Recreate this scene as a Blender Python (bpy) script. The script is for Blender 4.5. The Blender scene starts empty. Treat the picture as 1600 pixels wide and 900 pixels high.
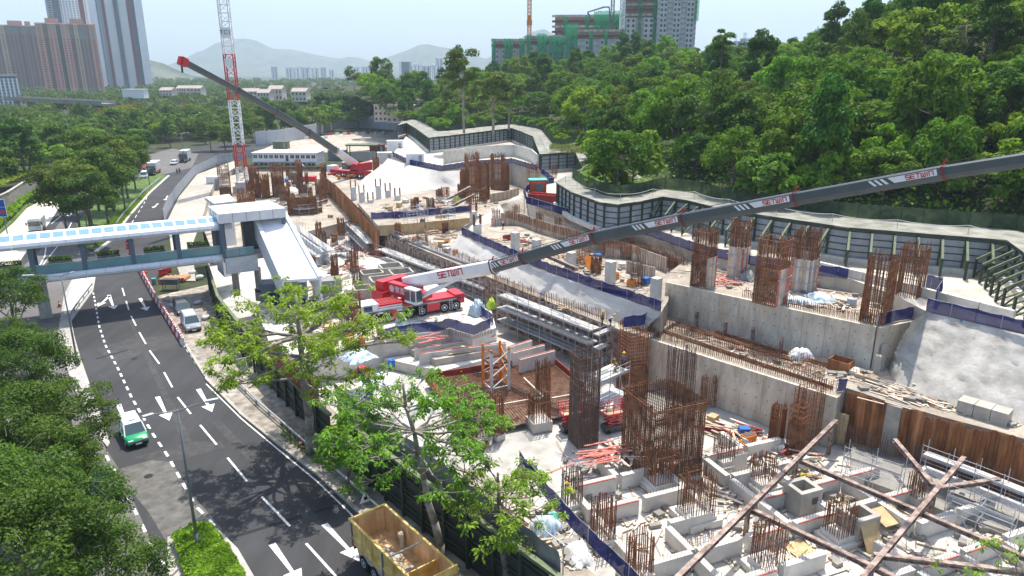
import bpy, bmesh, math, random
import numpy as np
from mathutils import Vector, Matrix
RND = random.Random(11)
rad = math.radians
scene = bpy.context.scene

# ------------------------------------------------------------------ camera, sky, sun, exposure
CAM_H, PITCH, FPX = 30.0, rad(16.8), 1120.0
cam = bpy.data.objects.new('camera', bpy.data.cameras.new('camera'))
scene.collection.objects.link(cam)
cam.location = (0, 0, CAM_H)
cam.rotation_euler = (rad(90) - PITCH, 0, 0)
cam.data.sensor_width = 36
cam.data.lens = FPX / 1600 * 36
cam.data.clip_start = 0.5
cam.data.clip_end = 60000
scene.camera = cam

SUN_EL, SUN_AZ = rad(66), rad(14)          # the sun stands high, ahead of the camera and a little to the right
world = bpy.data.worlds.new('World'); scene.world = world; world.use_nodes = True
wn = world.node_tree
sky = wn.nodes.new('ShaderNodeTexSky'); sky.sky_type = 'NISHITA'; sky.sun_disc = False
sky.sun_elevation = SUN_EL; sky.sun_rotation = SUN_AZ
sky.air_density = 0.9; sky.dust_density = 2.4; sky.ozone_density = 1.6
bg = wn.nodes['Background']; bg.inputs['Strength'].default_value = 0.125
wn.links.new(sky.outputs[0], bg.inputs['Color'])
sd = bpy.data.lights.new('sun', 'SUN'); sd.energy = 3.0; sd.angle = rad(0.6); sd.color = (1.0, 0.94, 0.85)
sun = bpy.data.objects.new('sun', sd); scene.collection.objects.link(sun)
to_sun = Vector((math.sin(SUN_AZ) * math.cos(SUN_EL), math.cos(SUN_AZ) * math.cos(SUN_EL), math.sin(SUN_EL)))
sun.rotation_euler = to_sun.to_track_quat('Z', 'Y').to_euler()
sun.location = (0, 0, 200)
vs = scene.view_settings
vs.view_transform = 'Standard'; vs.look = 'None'; vs.exposure = 1.08; vs.gamma = 1.0; vs.use_curve_mapping = False
scene.render.engine = 'CYCLES'
cy = scene.cycles
cy.use_denoising = True
cy.max_bounces = 6; cy.diffuse_bounces = 3; cy.glossy_bounces = 2; cy.transmission_bounces = 4
cy.transparent_max_bounces = 12; cy.volume_bounces = 1
cy.caustics_reflective = False; cy.caustics_refractive = False
cy.sample_clamp_indirect = 6

# ------------------------------------------------------------------ helpers
CP, SP = math.cos(PITCH), math.sin(PITCH)
def P(x, y, z):
    """world point at height z seen at photo position (x, y) - used to read real positions off the survey"""
    u = (x - 800) / FPX; v = (450 - y) / FPX
    t = (z - CAM_H) / (-SP + v * CP)
    return Vector((u * t, (CP + v * SP) * t, z))
def PD(x, y, dist):
    """point at horizontal distance Y = dist"""
    u = (x - 800) / FPX; v = (450 - y) / FPX
    t = dist / (CP + v * SP)
    return Vector((u * t, dist, CAM_H + (-SP + v * CP) * t))
COL = scene.collection
def V(*a): return Vector(a)

class MB:
    def __init__(s): s.v = []; s.f = []
    def add(s, vs_, fs):
        n = len(s.v); s.v += [tuple(p) for p in vs_]; s.f += [tuple(i + n for i in f) for f in fs]; return s
    def box(s, c, d, rz=0.0, taper=1.0):
        cx, cy_, cz = c; hx, hy, hz = d[0] / 2, d[1] / 2, d[2] / 2
        co, si = math.cos(rz), math.sin(rz); o = []
        for k, zz in enumerate((-hz, hz)):
            t = taper if k else 1.0
            for (a, b) in ((-hx, -hy), (hx, -hy), (hx, hy), (-hx, hy)):
                a *= t; b *= t
                o.append((cx + a * co - b * si, cy_ + a * si + b * co, cz + zz))
        return s.add(o, [(3, 2, 1, 0), (4, 5, 6, 7), (0, 1, 5, 4), (1, 2, 6, 5), (2, 3, 7, 6), (3, 0, 4, 7)])
    def bar(s, p, q, w, h=None, up=(0, 0, 1)):
        h = w if h is None else h
        p = Vector(p); q = Vector(q); d = (q - p)
        if d.length < 1e-6: return s
        d.normalize(); u = Vector(up)
        if abs(d.dot(u)) > 0.98: u = Vector((1, 0, 0))
        x = d.cross(u).normalized() * (w / 2); y = x.cross(d).normalized() * (h / 2)
        o = [p - x - y, p + x - y, p + x + y, p - x + y, q - x - y, q + x - y, q + x + y, q - x + y]
        return s.add(o, [(0, 3, 2, 1), (4, 5, 6, 7), (0, 1, 5, 4), (1, 2, 6, 5), (2, 3, 7, 6), (3, 0, 4, 7)][::1])
    def tube(s, p, q, r, n=6, r2=None, cap=True):
        p = Vector(p); q = Vector(q); d = q - p
        if d.length < 1e-6: return s
        d.normalize(); u = Vector((0, 0, 1)) if abs(d.z) < 0.95 else Vector((1, 0, 0))
        x = d.cross(u).normalized(); y = x.cross(d).normalized(); r2 = r if r2 is None else r2
        o = []
        for c, rr in ((p, r), (q, r2)):
            for k in range(n):
                a = 2 * math.pi * k / n
                o.append(c + x * (rr * math.cos(a)) + y * (rr * math.sin(a)))
        fs = [(k, (k + 1) % n, n + (k + 1) % n, n + k) for k in range(n)]
        if cap: fs += [tuple(range(n - 1, -1, -1)), tuple(range(n, 2 * n))]
        return s.add(o, fs)
    def path(s, pts, r, n=5):
        for a, b in zip(pts, pts[1:]): s.tube(a, b, r, n)
        return s
    def prism(s, poly, z0, z1):
        poly = [(p[0], p[1]) for p in poly]
        ar = sum(a[0] * b[1] - b[0] * a[1] for a, b in zip(poly, poly[1:] + poly[:1]))
        if ar < 0: poly = poly[::-1]
        n = len(poly)
        o = [(x, y, z0) for x, y in poly] + [(x, y, z1) for x, y in poly]
        return s.add(o, [tuple(range(n - 1, -1, -1)), tuple(range(n, 2 * n))] + [(k, (k + 1) % n, n + (k + 1) % n, n + k) for k in range(n)])
    def poly(s, pts): return s.add(pts, [tuple(range(len(pts)))])
    def extrude(s, prof, p, q, up=(0, 0, 1)):
        """profile (side, up) swept from p to q"""
        p = Vector(p); q = Vector(q); d = (q - p).normalized(); x = d.cross(Vector(up)).normalized(); y = x.cross(d).normalized()
        n = len(prof); o = [c + x * a + y * b for c in (p, q) for a, b in prof]
        return s.add(o, [(k, (k + 1) % n, n + (k + 1) % n, n + k) for k in range(n)] + [tuple(range(n - 1, -1, -1)), tuple(range(n, 2 * n))])
    def ibeam(s, p, q, h, w, t=0.03):
        pr = [(-w/2,-h/2),(w/2,-h/2),(w/2,-h/2+t),(t/2,-h/2+t),(t/2,h/2-t),(w/2,h/2-t),(w/2,h/2),(-w/2,h/2),(-w/2,h/2-t),(-t/2,h/2-t),(-t/2,-h/2+t),(-w/2,-h/2+t)]
        return s.extrude(pr, p, q)
    def lathe(s, prof, c, n=10, axis='z'):
        o = []
        for r, z in prof:
            for k in range(n):
                a = 2 * math.pi * k / n; x, y = r * math.cos(a), r * math.sin(a)
                if axis == 'z': o.append((c[0] + x, c[1] + y, c[2] + z))
                elif axis == 'y': o.append((c[0] + x, c[1] + z, c[2] + y))
                else: o.append((c[0] + z, c[1] + x, c[2] + y))
        m = len(prof)
        fs = [(j*n+k, j*n+(k+1) % n, (j+1)*n+(k+1) % n, (j+1)*n+k) for j in range(m-1) for k in range(n)]
        fs += [tuple(range(n-1, -1, -1)), tuple(range((m-1)*n, m*n))]
        return s.add(o, fs)
    def blob(s, c, r, seed=0, n=10, m=6, amp=0.2):
        q = random.Random(seed); o = []; fs = []
        for j in range(m + 1):
            t = math.pi * j / m
            for k in range(n):
                a = 2 * math.pi * k / n; w = 1 + amp * (q.random() - .5) * 2
                o.append((c[0] + r[0] * w * math.sin(t) * math.cos(a), c[1] + r[1] * w * math.sin(t) * math.sin(a), c[2] + r[2] * w * math.cos(t)))
        for j in range(m):
            for k in range(n): fs.append((j*n+k, (j+1)*n+k, (j+1)*n+(k+1) % n, j*n+(k+1) % n))
        return s.add(o, fs)
    def build(s, name, mat, parent=None, smooth=False, world=False, label=None):
        off = (0, 0, 0)
        if world and parent is not None:
            r = parent
            while r.parent: r = r.parent
            off = r.location
        me = bpy.data.meshes.new(name)
        vv = [(a[0] - off[0], a[1] - off[1], a[2] - off[2]) for a in s.v] if world else s.v
        me.from_pydata(vv, [], s.f); me.update()
        if mat is not None: me.materials.append(mat)
        if smooth: me.polygons.foreach_set('use_smooth', [True] * len(me.polygons))
        o = bpy.data.objects.new(name, me); COL.objects.link(o)
        if parent is not None: o.parent = parent
        if label: o['label'] = label
        return o

def tag(o, label=None, cat=None, group=None, kind=None):
    if label: o['label'] = label
    if cat:
        o['category'] = cat
        if not kind: o['kind'] = 'thing'
    if group: o['group'] = group
    if kind: o['kind'] = kind
    return o
def thing(name, label, cat, loc=(0, 0, 0), rz=0.0, group=None):
    o = bpy.data.objects.new(name, None); COL.objects.link(o)
    o.location = loc; o.rotation_euler = (0, 0, rz); o.empty_display_size = 0.3
    return tag(o, label, cat, group, 'thing')
def struct(name, mb, mat, parent=None):
    o = mb.build(name, mat, parent)
    if parent is None: o['kind'] = 'structure'
    return o
KIDS = {}
def dup(root, loc=None, rz=None, label=None, scale=None, group=None):
    if not KIDS.get('n') == len(bpy.data.objects):
        KIDS.clear()
        for o in bpy.data.objects:
            if o.parent: KIDS.setdefault(o.parent.name, []).append(o)
    def cp(o, par):
        c = o.copy(); COL.objects.link(c)
        if par is not None: c.parent = par
        for k in KIDS.get(o.name, []): cp(k, c)
        return c
    r = cp(root, None); KIDS['n'] = len(bpy.data.objects)
    if loc is not None: r.location = loc
    if rz is not None: r.rotation_euler = (0, 0, rz)
    if scale is not None: r.scale = scale if hasattr(scale, '__len__') else (scale,) * 3
    if label: r['label'] = label
    if group: r['group'] = group
    return r

# ------------------------------------------------------------------ materials
def nodes(name):
    m = bpy.data.materials.new(name); m.use_nodes = True
    t = m.node_tree; b = t.nodes['Principled BSDF']
    return m, t, b
def M(name, col, rough=0.8, metal=0.0, var=0.18, scale=1.5, bump=0.0, c2=None, lo=0.35, hi=0.65, stretch=None, big=0.0, rnd=0.0, spec=None, bscale=None):
    m, t, b = nodes(name); N = t.nodes.new; L = t.links.new
    b.inputs['Roughness'].default_value = rough; b.inputs['Metallic'].default_value = metal
    b.inputs['Specular IOR Level'].default_value = 0.3 if spec is None else spec
    geo = N('ShaderNodeNewGeometry'); src = geo.outputs['Position']
    if stretch:
        mp = N('ShaderNodeMapping'); mp.inputs['Scale'].default_value = stretch; L(src, mp.inputs[0]); src = mp.outputs[0]
    nz = N('ShaderNodeTexNoise'); nz.inputs['Scale'].default_value = scale; nz.inputs['Detail'].default_value = 8; nz.inputs['Roughness'].default_value = 0.62
    L(src, nz.inputs['Vector'])
    cr = N('ShaderNodeValToRGB'); L(nz.outputs['Fac'], cr.inputs['Fac'])
    a = [c * (1 - var) for c in col]; z = [min(1, c * (1 + var)) for c in (col if c2 is None else c2)]
    cr.color_ramp.elements[0].position = lo; cr.color_ramp.elements[0].color = (*a, 1)
    cr.color_ramp.elements[1].position = hi; cr.color_ramp.elements[1].color = (*z, 1)
    out = cr.outputs['Color']
    if big or rnd:
        hs = N('ShaderNodeHueSaturation'); L(out, hs.inputs['Color']); val = None
        if big:
            n2 = N('ShaderNodeTexNoise'); n2.inputs['Scale'].default_value = 0.09; n2.inputs['Detail'].default_value = 4
            L(geo.outputs['Position'], n2.inputs['Vector'])
            mr = N('ShaderNodeMapRange'); mr.inputs['From Min'].default_value = 0.3; mr.inputs['From Max'].default_value = 0.7
            mr.inputs['To Min'].default_value = 1 - big; mr.inputs['To Max'].default_value = 1 + big
            L(n2.outputs['Fac'], mr.inputs['Value']); val = mr.outputs[0]
        if rnd:
            oi = N('ShaderNodeObjectInfo'); m2 = N('ShaderNodeMapRange'); m2.inputs['To Min'].default_value = 1 - rnd; m2.inputs['To Max'].default_value = 1 + rnd
            L(oi.outputs['Random'], m2.inputs['Value'])
            if val is not None:
                mu = N('ShaderNodeMath'); mu.operation = 'MULTIPLY'; L(val, mu.inputs[0]); L(m2.outputs[0], mu.inputs[1]); val = mu.outputs[0]
            else: val = m2.outputs[0]
        L(val, hs.inputs['Value']); out = hs.outputs['Color']
    L(out, b.inputs['Base Color'])
    if bump:
        n3 = N('ShaderNodeTexNoise'); n3.inputs['Scale'].default_value = bscale or scale * 4; n3.inputs['Detail'].default_value = 6; L(src, n3.inputs['Vector'])
        bp = N('ShaderNodeBump'); bp.inputs['Strength'].default_value = bump; bp.inputs['Distance'].default_value = 0.05
        L(n3.outputs['Fac'], bp.inputs['Height']); L(bp.outputs[0], b.inputs['Normal'])
    return m
def leafmat(name, col, c2, trans=0.42, vary=0.22):
    m, t, b = nodes(name); N = t.nodes.new; L = t.links.new; t.nodes.remove(b)
    geo = N('ShaderNodeNewGeometry'); oi = N('ShaderNodeObjectInfo')
    nz = N('ShaderNodeTexNoise'); nz.inputs['Scale'].default_value = 0.55; nz.inputs['Detail'].default_value = 5; L(geo.outputs['Position'], nz.inputs['Vector'])
    ad = N('ShaderNodeMath'); ad.operation = 'MULTIPLY_ADD'; L(geo.outputs['Random Per Island'], ad.inputs[0]); ad.inputs[1].default_value = 0.4; L(nz.outputs['Fac'], ad.inputs[2])
    cr = N('ShaderNodeValToRGB'); L(ad.outputs[0], cr.inputs['Fac'])
    cr.color_ramp.elements[0].position = 0.4; cr.color_ramp.elements[0].color = (*col, 1)
    cr.color_ramp.elements[1].position = 0.95; cr.color_ramp.elements[1].color = (*c2, 1)
    hs = N('ShaderNodeHueSaturation'); L(cr.outputs[0], hs.inputs['Color'])
    mr = N('ShaderNodeMapRange'); mr.inputs['To Min'].default_value = 1 - vary; mr.inputs['To Max'].default_value = 1 + vary; L(oi.outputs['Random'], mr.inputs['Value']); L(mr.outputs[0], hs.inputs['Value'])
    mh = N('ShaderNodeMapRange'); mh.inputs['To Min'].default_value = 0.492; mh.inputs['To Max'].default_value = 0.528
    ml = N('ShaderNodeMath'); ml.operation = 'FRACT'; mm = N('ShaderNodeMath'); mm.operation = 'MULTIPLY'; mm.inputs[1].default_value = 7.31; L(oi.outputs['Random'], mm.inputs[0]); L(mm.outputs[0], ml.inputs[0]); L(ml.outputs[0], mh.inputs['Value']); L(mh.outputs[0], hs.inputs['Hue'])
    d = N('ShaderNodeBsdfDiffuse'); tr = N('ShaderNodeBsdfTranslucent'); gl = N('ShaderNodeBsdfGlossy'); gl.inputs['Roughness'].default_value = 0.6; gl.inputs['Color'].default_value = (.8, .85, .8, 1)
    L(hs.outputs[0], d.inputs['Color']); L(hs.outputs[0], tr.inputs['Color'])
    mx = N('ShaderNodeMixShader'); mx.inputs[0].default_value = trans; L(d.outputs[0], mx.inputs[1]); L(tr.outputs[0], mx.inputs[2])
    m3 = N('ShaderNodeMixShader'); m3.inputs[0].default_value = 0.018; L(mx.outputs[0], m3.inputs[1]); L(gl.outputs[0], m3.inputs[2])
    L(m3.outputs[0], t.nodes['Material Output'].inputs['Surface'])
    return m
def netmat(name, col, alpha):
    """woven mesh: part of the light passes"""
    m, t, b = nodes(name); N = t.nodes.new; L = t.links.new; t.nodes.remove(b)
    geo = N('ShaderNodeNewGeometry'); nz = N('ShaderNodeTexNoise'); nz.inputs['Scale'].default_value = 1.3; nz.inputs['Detail'].default_value = 6; L(geo.outputs['Position'], nz.inputs['Vector'])
    cr = N('ShaderNodeValToRGB'); L(nz.outputs['Fac'], cr.inputs['Fac']); cr.color_ramp.elements[0].color = (*[c * .75 for c in col], 1); cr.color_ramp.elements[1].color = (*[min(1, c * 1.3) for c in col], 1)
    cr.color_ramp.elements[0].position = .35; cr.color_ramp.elements[1].position = .65
    d = N('ShaderNodeBsdfDiffuse'); L(cr.outputs[0], d.inputs[0]); tl = N('ShaderNodeBsdfTranslucent'); L(cr.outputs[0], tl.inputs[0])
    m1 = N('ShaderNodeMixShader'); m1.inputs[0].default_value = .35; L(d.outputs[0], m1.inputs[1]); L(tl.outputs[0], m1.inputs[2])
    tr = N('ShaderNodeBsdfTransparent'); mx = N('ShaderNodeMixShader'); mx.inputs[0].default_value = alpha
    L(tr.outputs[0], mx.inputs[1]); L(m1.outputs[0], mx.inputs[2]); L(mx.outputs[0], t.nodes['Material Output'].inputs['Surface'])
    return m
K = {}
K['asphalt'] = M('asphalt', (.052, .053, .056), .9, var=.13, scale=.8, stretch=(.9, .12, 1), big=.24, bump=.25, bscale=30)
K['asphalt_old'] = M('asphalt_old', (.15, .145, .138), .92, var=.14, scale=1.6, big=.14, bump=.25, bscale=30)
K['asphalt_patch'] = M('asphalt_patch', (.135, .13, .12), .92, var=.3, scale=1.2, big=.1, bump=.3, bscale=25)
K['paint'] = M('road_paint', (.62, .62, .60), .7, var=.16, scale=5, c2=(.74, .74, .72), lo=.3, hi=.6)
K['pave'] = M('pavement', (.42, .40, .37), .9, var=.14, scale=1.8, big=.15)
K['pave_dirty'] = M('dirty_pavement', (.27, .24, .20), .95, var=.3, scale=1.1, big=.25, c2=(.34, .31, .26), bump=.4, bscale=9)
K['conc'] = M('concrete', (.42, .39, .335), .88, var=.16, scale=.9, big=.12, bump=.15, bscale=12)
K['conc_pale'] = M('concrete_pale', (.62, .60, .55), .88, var=.12, scale=.8, big=.1, bump=.12, bscale=12)
K['pit'] = M('pit_blinding_concrete', (.52, .50, .455), .95, var=.22, scale=.5, big=.2, bump=.4, bscale=5)
K['conc_dark'] = M('concrete_dark', (.28, .265, .235), .9, var=.22, scale=.7, big=.15, bump=.2, bscale=12)
K['dirt'] = M('dirt', (.40, .34, .265), .95, var=.22, scale=.5, big=.2, bump=.4, bscale=5, c2=(.46, .42, .36))
K['site'] = M('site_ground', (.40, .355, .29), .95, var=.26, scale=.35, big=.2, bump=.5, bscale=4)
K['haul'] = M('haul_road', (.56, .52, .44), .95, var=.15, scale=.3, big=.12, bump=.3, bscale=4)
K['shot'] = M('shotcrete', (.44, .42, .375), .95, var=.26, scale=.5, big=.16, bump=.9, bscale=3)
K['shot_white'] = M('shotcrete_white', (.57, .55, .505), .95, var=.1, scale=.4, big=.08, bump=.45, bscale=2.5)
K['rebar'] = M('rusty_rebar', (.19, .082, .04), .85, var=.35, scale=1.2, c2=(.28, .125, .058), rnd=.2)
K['rebar2'] = M('bright_rust_rebar', (.26, .105, .038), .85, var=.25, scale=.8, rnd=.12)
K['rebar_g'] = M('grey_rust_rebar', (.19, .125, .095), .85, var=.3, scale=1.0, rnd=.15)
K['rust'] = M('rust_steel', (.27, .10, .035), .8, var=.35, scale=.9, c2=(.36, .16, .065), stretch=(1, 1, .25), bump=.2, rnd=.2)
K['rust_dark'] = M('brown_steel', (.17, .10, .075), .75, var=.35, scale=1.6, c2=(.36, .28, .235), bump=.1)
K['galv'] = M('galvanised', (.48, .49, .50), .5, metal=.35, var=.15, scale=3)
K['alu'] = M('aluminium_panel', (.74, .765, .79), .38, metal=.3, var=.05, scale=.6)
K['white'] = M('white_panel', (.80, .81, .82), .55, var=.05, scale=.7)
K['white_d'] = M('white_dusty', (.66, .66, .64), .7, var=.1, scale=1.2)
K['grey'] = M('grey_paint', (.30, .32, .34), .6, var=.1, scale=2)
K['dgrey'] = M('dark_grey', (.085, .092, .10), .5, var=.15, scale=2)
K['black'] = M('black_rubber', (.018, .018, .019), .8, var=.2, scale=5)
K['steelblue'] = M('blue_grey_steel', (.13, .17, .21), .5, var=.1, scale=2)
K['red'] = M('crane_red', (.55, .018, .03), .35, var=.1, scale=1.5, spec=.5)
K['red_s'] = M('barrier_red', (.58, .04, .04), .5, var=.15, scale=4)
K['red_b'] = M('red_brown_board', (.30, .045, .03), .7, var=.3, scale=.9, stretch=(1, 1, .3))
K['maroon'] = M('maroon_paint', (.20, .035, .035), .6, var=.25, scale=1.5)
K['orange'] = M('orange_paint', (.72, .22, .02), .5, var=.15, scale=2)
K['yellow'] = M('yellow_paint', (.75, .50, .03), .5, var=.15, scale=2)
K['truck_y'] = M('worn_yellow_steel', (.72, .46, .10), .6, var=.22, scale=1.2, c2=(.72, .52, .2), bump=.1)
K['truck_in'] = M('rust_stained_tan_steel', (.62, .36, .16), .75, var=.3, scale=.8, c2=(.72, .50, .27), stretch=(1, 1, .5))
K['green'] = M('taxi_green', (.0, .33, .12), .25, var=.04, scale=2, spec=.6)
K['green_d'] = M('dark_green_steel', (.045, .062, .042), .6, var=.25, scale=1.2)
K['green_o'] = M('olive_green_steel', (.15, .185, .10), .65, var=.25, scale=1.2)
K['deckgreen'] = M('weathered_green_deck', (.235, .25, .205), .85, var=.25, scale=.5, c2=(.29, .28, .24), big=.15)
K['panel'] = M('grey_corrugated', (.33, .37, .42), .55, metal=.2, var=.14, scale=1.0, stretch=(1, 1, .4))
K['hoard_dark'] = M('dark_hoarding_sheet', (.042, .048, .046), .6, var=.25, scale=1.0)
K['tarp_grey'] = M('grey_tarpaulin', (.26, .27, .265), .75, var=.15, scale=1.2, big=.12)
K['tarp_blue'] = M('pale_blue_tarpaulin', (.50, .62, .70), .6, var=.25, scale=1.2)
K['teal'] = M('teal_cloth', (.10, .42, .36), .7, var=.25, scale=1.5)
K['net_blue'] = netmat('blue_safety_net', (.020, .026, .125), .94)
K['net_green'] = netmat('green_scaffold_net', (.01, .36, .16), .68)
K['net_grey'] = netmat('green_fence_mesh', (.075, .105, .07), .85)
K['ply'] = M('plywood', (.56, .41, .22), .8, var=.2, scale=1.2)
K['timber'] = M('timber', (.50, .39, .27), .85, var=.25, scale=1.5, rnd=.22)
K['timber_p'] = M('pale_timber', (.62, .53, .42), .85, var=.2, scale=1.5, rnd=.25)
K['form'] = M('formwork_board', (.42, .30, .235), .85, var=.35, scale=.8, c2=(.52, .44, .36), stretch=(1, 1, .25), rnd=.15)
K['pink'] = M('pink_timber', (.60, .20, .16), .8, var=.25, scale=2)
K['pipe_clay'] = M('clay_pipe', (.50, .25, .12), .8, var=.2, scale=2)
K['bark'] = M('bark', (.17, .145, .115), .95, var=.3, scale=3, bump=.4)
K['bark_pale'] = M('pale_bark', (.30, .27, .22), .95, var=.3, scale=3, bump=.4)
K['glass'] = M('dark_glass', (.035, .05, .06), .12, var=.2, scale=.5, spec=.8)
K['glass_car'] = M('windscreen_glass', (.06, .10, .11), .08, var=.1, scale=.5, spec=1.0)
K['sky_panel'] = M('roof_skylight_glass', (.17, .33, .48), .25, var=.08, scale=.5, spec=.6)
K['glass_teal'] = M('teal_balustrade_glass', (.16, .32, .33), .15, var=.1, scale=.5, spec=.6)
K['sign_blue'] = M('sign_blue', (.01, .10, .42), .4, var=.05, scale=2)
K['hivis'] = M('hivis_yellow', (.72, .68, .03), .7, var=.1, scale=5)
K['lime'] = M('lime_cloth', (.45, .62, .06), .7, var=.15, scale=5)
K['skin'] = M('skin', (.38, .22, .15), .7, var=.05, scale=5)
K['navy'] = M('navy_cloth', (.02, .03, .07), .8, var=.2, scale=5)
K['khaki'] = M('khaki_cloth', (.24, .23, .10), .85, var=.2, scale=5)
K['blue'] = M('blue_plastic', (.03, .14, .45), .5, var=.15, scale=3)
K['soil'] = M('soil', (.12, .09, .06), .95, var=.3, scale=2)
K['lamp'] = M('lamp_pole_steel', (.22, .24, .25), .55, metal=.3, var=.1, scale=2)
K['wood_ground'] = M('leaf_litter_soil', (.045, .055, .025), .95, var=.35, scale=.4)
K['grass'] = M('grass_bank', (.075, .135, .025), .95, var=.35, scale=.8, c2=(.10, .16, .04), bump=.6, bscale=6)
K['leaf_a'] = leafmat('leaf_mid_green', (0.067, 0.139, 0.009), (0.204, 0.342, 0.021))
K['leaf_b'] = leafmat('leaf_fresh_green', (0.098, 0.19, 0.009), (0.292, 0.44, 0.021))
K['leaf_c'] = leafmat('leaf_deep_green', (0.039, 0.103, 0.01), (0.117, 0.228, 0.023))
K['leaf_d'] = leafmat('leaf_olive', (0.066, 0.112, 0.014), (0.178, 0.25, 0.036))
K['leaf_kapok'] = leafmat('leaf_yellow_green', (0.131, 0.238, 0.01), (0.377, 0.528, 0.024), trans=.4, vary=.05)
K['leaf_bombax'] = leafmat('leaf_bright_green', (0.08, 0.185, 0.01), (0.246, 0.409, 0.024), trans=.35, vary=.05)
K['leaf_mela'] = leafmat('leaf_paperbark', (0.042, 0.09, 0.008), (0.145, 0.235, 0.022), vary=.12)
K['leaf_hedge'] = leafmat('leaf_hedge', (0.15, 0.24, 0.011), (0.40, 0.52, 0.035), vary=.05)
K['leaf_far'] = leafmat('leaf_far', (0.06, 0.118, 0.013), (0.177, 0.274, 0.028))
K['flower'] = leafmat('flame_flower', (.35, .06, .02), (.45, .12, .03))
K['grass_pale'] = leafmat('pale_grass', (.14, .20, .045), (.30, .32, .11), vary=.1)
# ------------------------------------------------------------------ the setting: ground, roads, terraces, hill, mountains
HOLE = [(5, 28), (-6.2, 42.8), (-11.0, 48.6), (-19.2, 59.4), (-26.5, 69.5), (-35.5, 83.5), (-44, 101), (-55, 125), (-66, 150), (-77, 180), (-90, 220), (-88, 238), (-45, 238), (-30, 262), (30, 262), (45, 220), (60, 120), (90, 80), (90, 10), (30, 8)]
bm = bmesh.new()
outer = [(-9000, -400), (9000, -400), (9000, 16000), (-9000, 16000)]
def ring(pts, z):
    vsl = [bm.verts.new((x, y, z)) for x, y in pts]
    return [bm.edges.new((vsl[i], vsl[(i + 1) % len(vsl)])) for i in range(len(vsl))]
bmesh.ops.triangle_fill(bm, edges=ring(outer, -.06) + ring(HOLE, -.06), use_beauty=True)
for f in bm.faces:
    if f.normal.z < 0: f.normal_flip()
me = bpy.data.meshes.new('ground'); bm.to_mesh(me); bm.free(); me.materials.append(K['wood_ground'])
o = bpy.data.objects.new('ground', me); COL.objects.link(o); tag(o, kind='structure')

ROAD = [(-3, 35), (-10.9, 44.2), (-14.8, 48.8), (-20.1, 54.4), (-24.5, 59.1), (-30.8, 66.8), (-37.3, 76.6), (-49.7, 94.8), (-57, 112), (-71, 147), (-84, 179), (-97, 220), (-99, 256), (-96, 300), (-92, 340), (-112, 340), (-132, 300), (-140, 240), (-125, 190), (-106, 150), (-92, 122), (-84, 100), (-78, 80), (-72, 40), (-50, 25)]
def sheet(name, pts, z, mat, parent=None):
    pts = [(p[0], p[1]) for p in pts]
    if sum(a[0] * b[1] - b[0] * a[1] for a, b in zip(pts, pts[1:] + pts[:1])) < 0: pts = pts[::-1]
    return struct(name, MB().poly([(x, y, z) for x, y in pts]), mat, parent)
road = sheet('road', ROAD, 0.0, K['asphalt'])
def IP(pts, z=0.0): return [P(x, y, z) for x, y in pts]
# older, paler asphalt of the left road, the worn patch near the planter, the far junction
sheet('road_left_lane', IP([(165, 700), (110, 590), (96, 520), (100, 470), (150, 425), (95, 345), (60, 395), (20, 430), (-60, 470), (-160, 640), (-60, 900), (150, 1000), (260, 900), (190, 740)]), .004, K['asphalt_old'])
sheet('road_patch', IP([(262, 712), (300, 772), (348, 828), (262, 850), (232, 800), (178, 735)]), .008, K['asphalt_patch'])
sheet('road_far', IP([(218, 300), (245, 275), (300, 262), (310, 240), (270, 232), (215, 245)]), .004, K['asphalt_old'])
sheet('layby', IP([(-40, 400), (0, 366), (22, 347), (42, 325), (72, 310), (99, 314), (76, 350), (50, 380), (20, 425), (-40, 460)]), .008, K['haul'])
# pavement strip on the site side with its kerb; loose dirt against the hoarding
KR = [V(-1.5, 33.5, 0), V(-10.9, 44.2, 0), V(-14.8, 48.8, 0), V(-20.1, 54.4, 0), V(-24.5, 59.1, 0), V(-30.8, 66.8, 0), V(-37.3, 76.6, 0), V(-49.7, 94.8, 0)]
HL = [V(5.5, 29.0, 0), V(-6.2, 42.2, 0), V(-11.2, 48.2, 0), V(-19.4, 59.0, 0), V(-22.5, 63.2, 0), V(-26.8, 69.2, 0), V(-35.8, 83.2, 0), V(-44.4, 100.8, 0)]
strip = KR + HL[::-1]
pv = MB().prism([(p.x, p.y) for p in strip], -.3, .12); struct('pavement', pv, K['pave_dirty'])
def polyline_off(pts, d):
    out = []
    for i, p in enumerate(pts):
        a = pts[max(0, i - 1)]; b = pts[min(len(pts) - 1, i + 1)]
        t = (b - a); t.z = 0; t.normalize(); out.append(p + V(t.y, -t.x, 0) * d)
    return out
def along(pts, step, start=0.0):
    """points and unit tangents every step metres along a polyline"""
    res = []; acc = start; L0 = 0.0
    for a, b in zip(pts, pts[1:]):
        d = (b - a).length; t = (b - a).normalized() if d else V(1, 0, 0)
        while acc <= L0 + d: res.append((a + t * (acc - L0), t)); acc += step
        L0 += d
    return res
def strip_mesh(mb, pts, w, z0, z1):
    a = polyline_off(pts, -w / 2); b = polyline_off(pts, w / 2)
    for i in range(len(pts) - 1):
        q = [a[i], b[i], b[i + 1], a[i + 1]]
        mb.add([(p.x, p.y, z0) for p in q] + [(p.x, p.y, z1) for p in q], [(3, 2, 1, 0), (4, 5, 6, 7), (0, 1, 5, 4), (1, 2, 6, 5), (2, 3, 7, 6), (3, 0, 4, 7)])
    return mb
for i, (p, t) in enumerate(along(KR, 2.0)):                      # kerb stones
    if i % 1 == 0: MB().box((0, 0, .0), (1.97, .26, .3)).build('kerb_stone', K['conc'], None)
kerbs = [o for o in bpy.data.objects if o.name.startswith('kerb_stone')]
pav = bpy.data.objects['pavement']
km = kerbs[0].data
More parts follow.
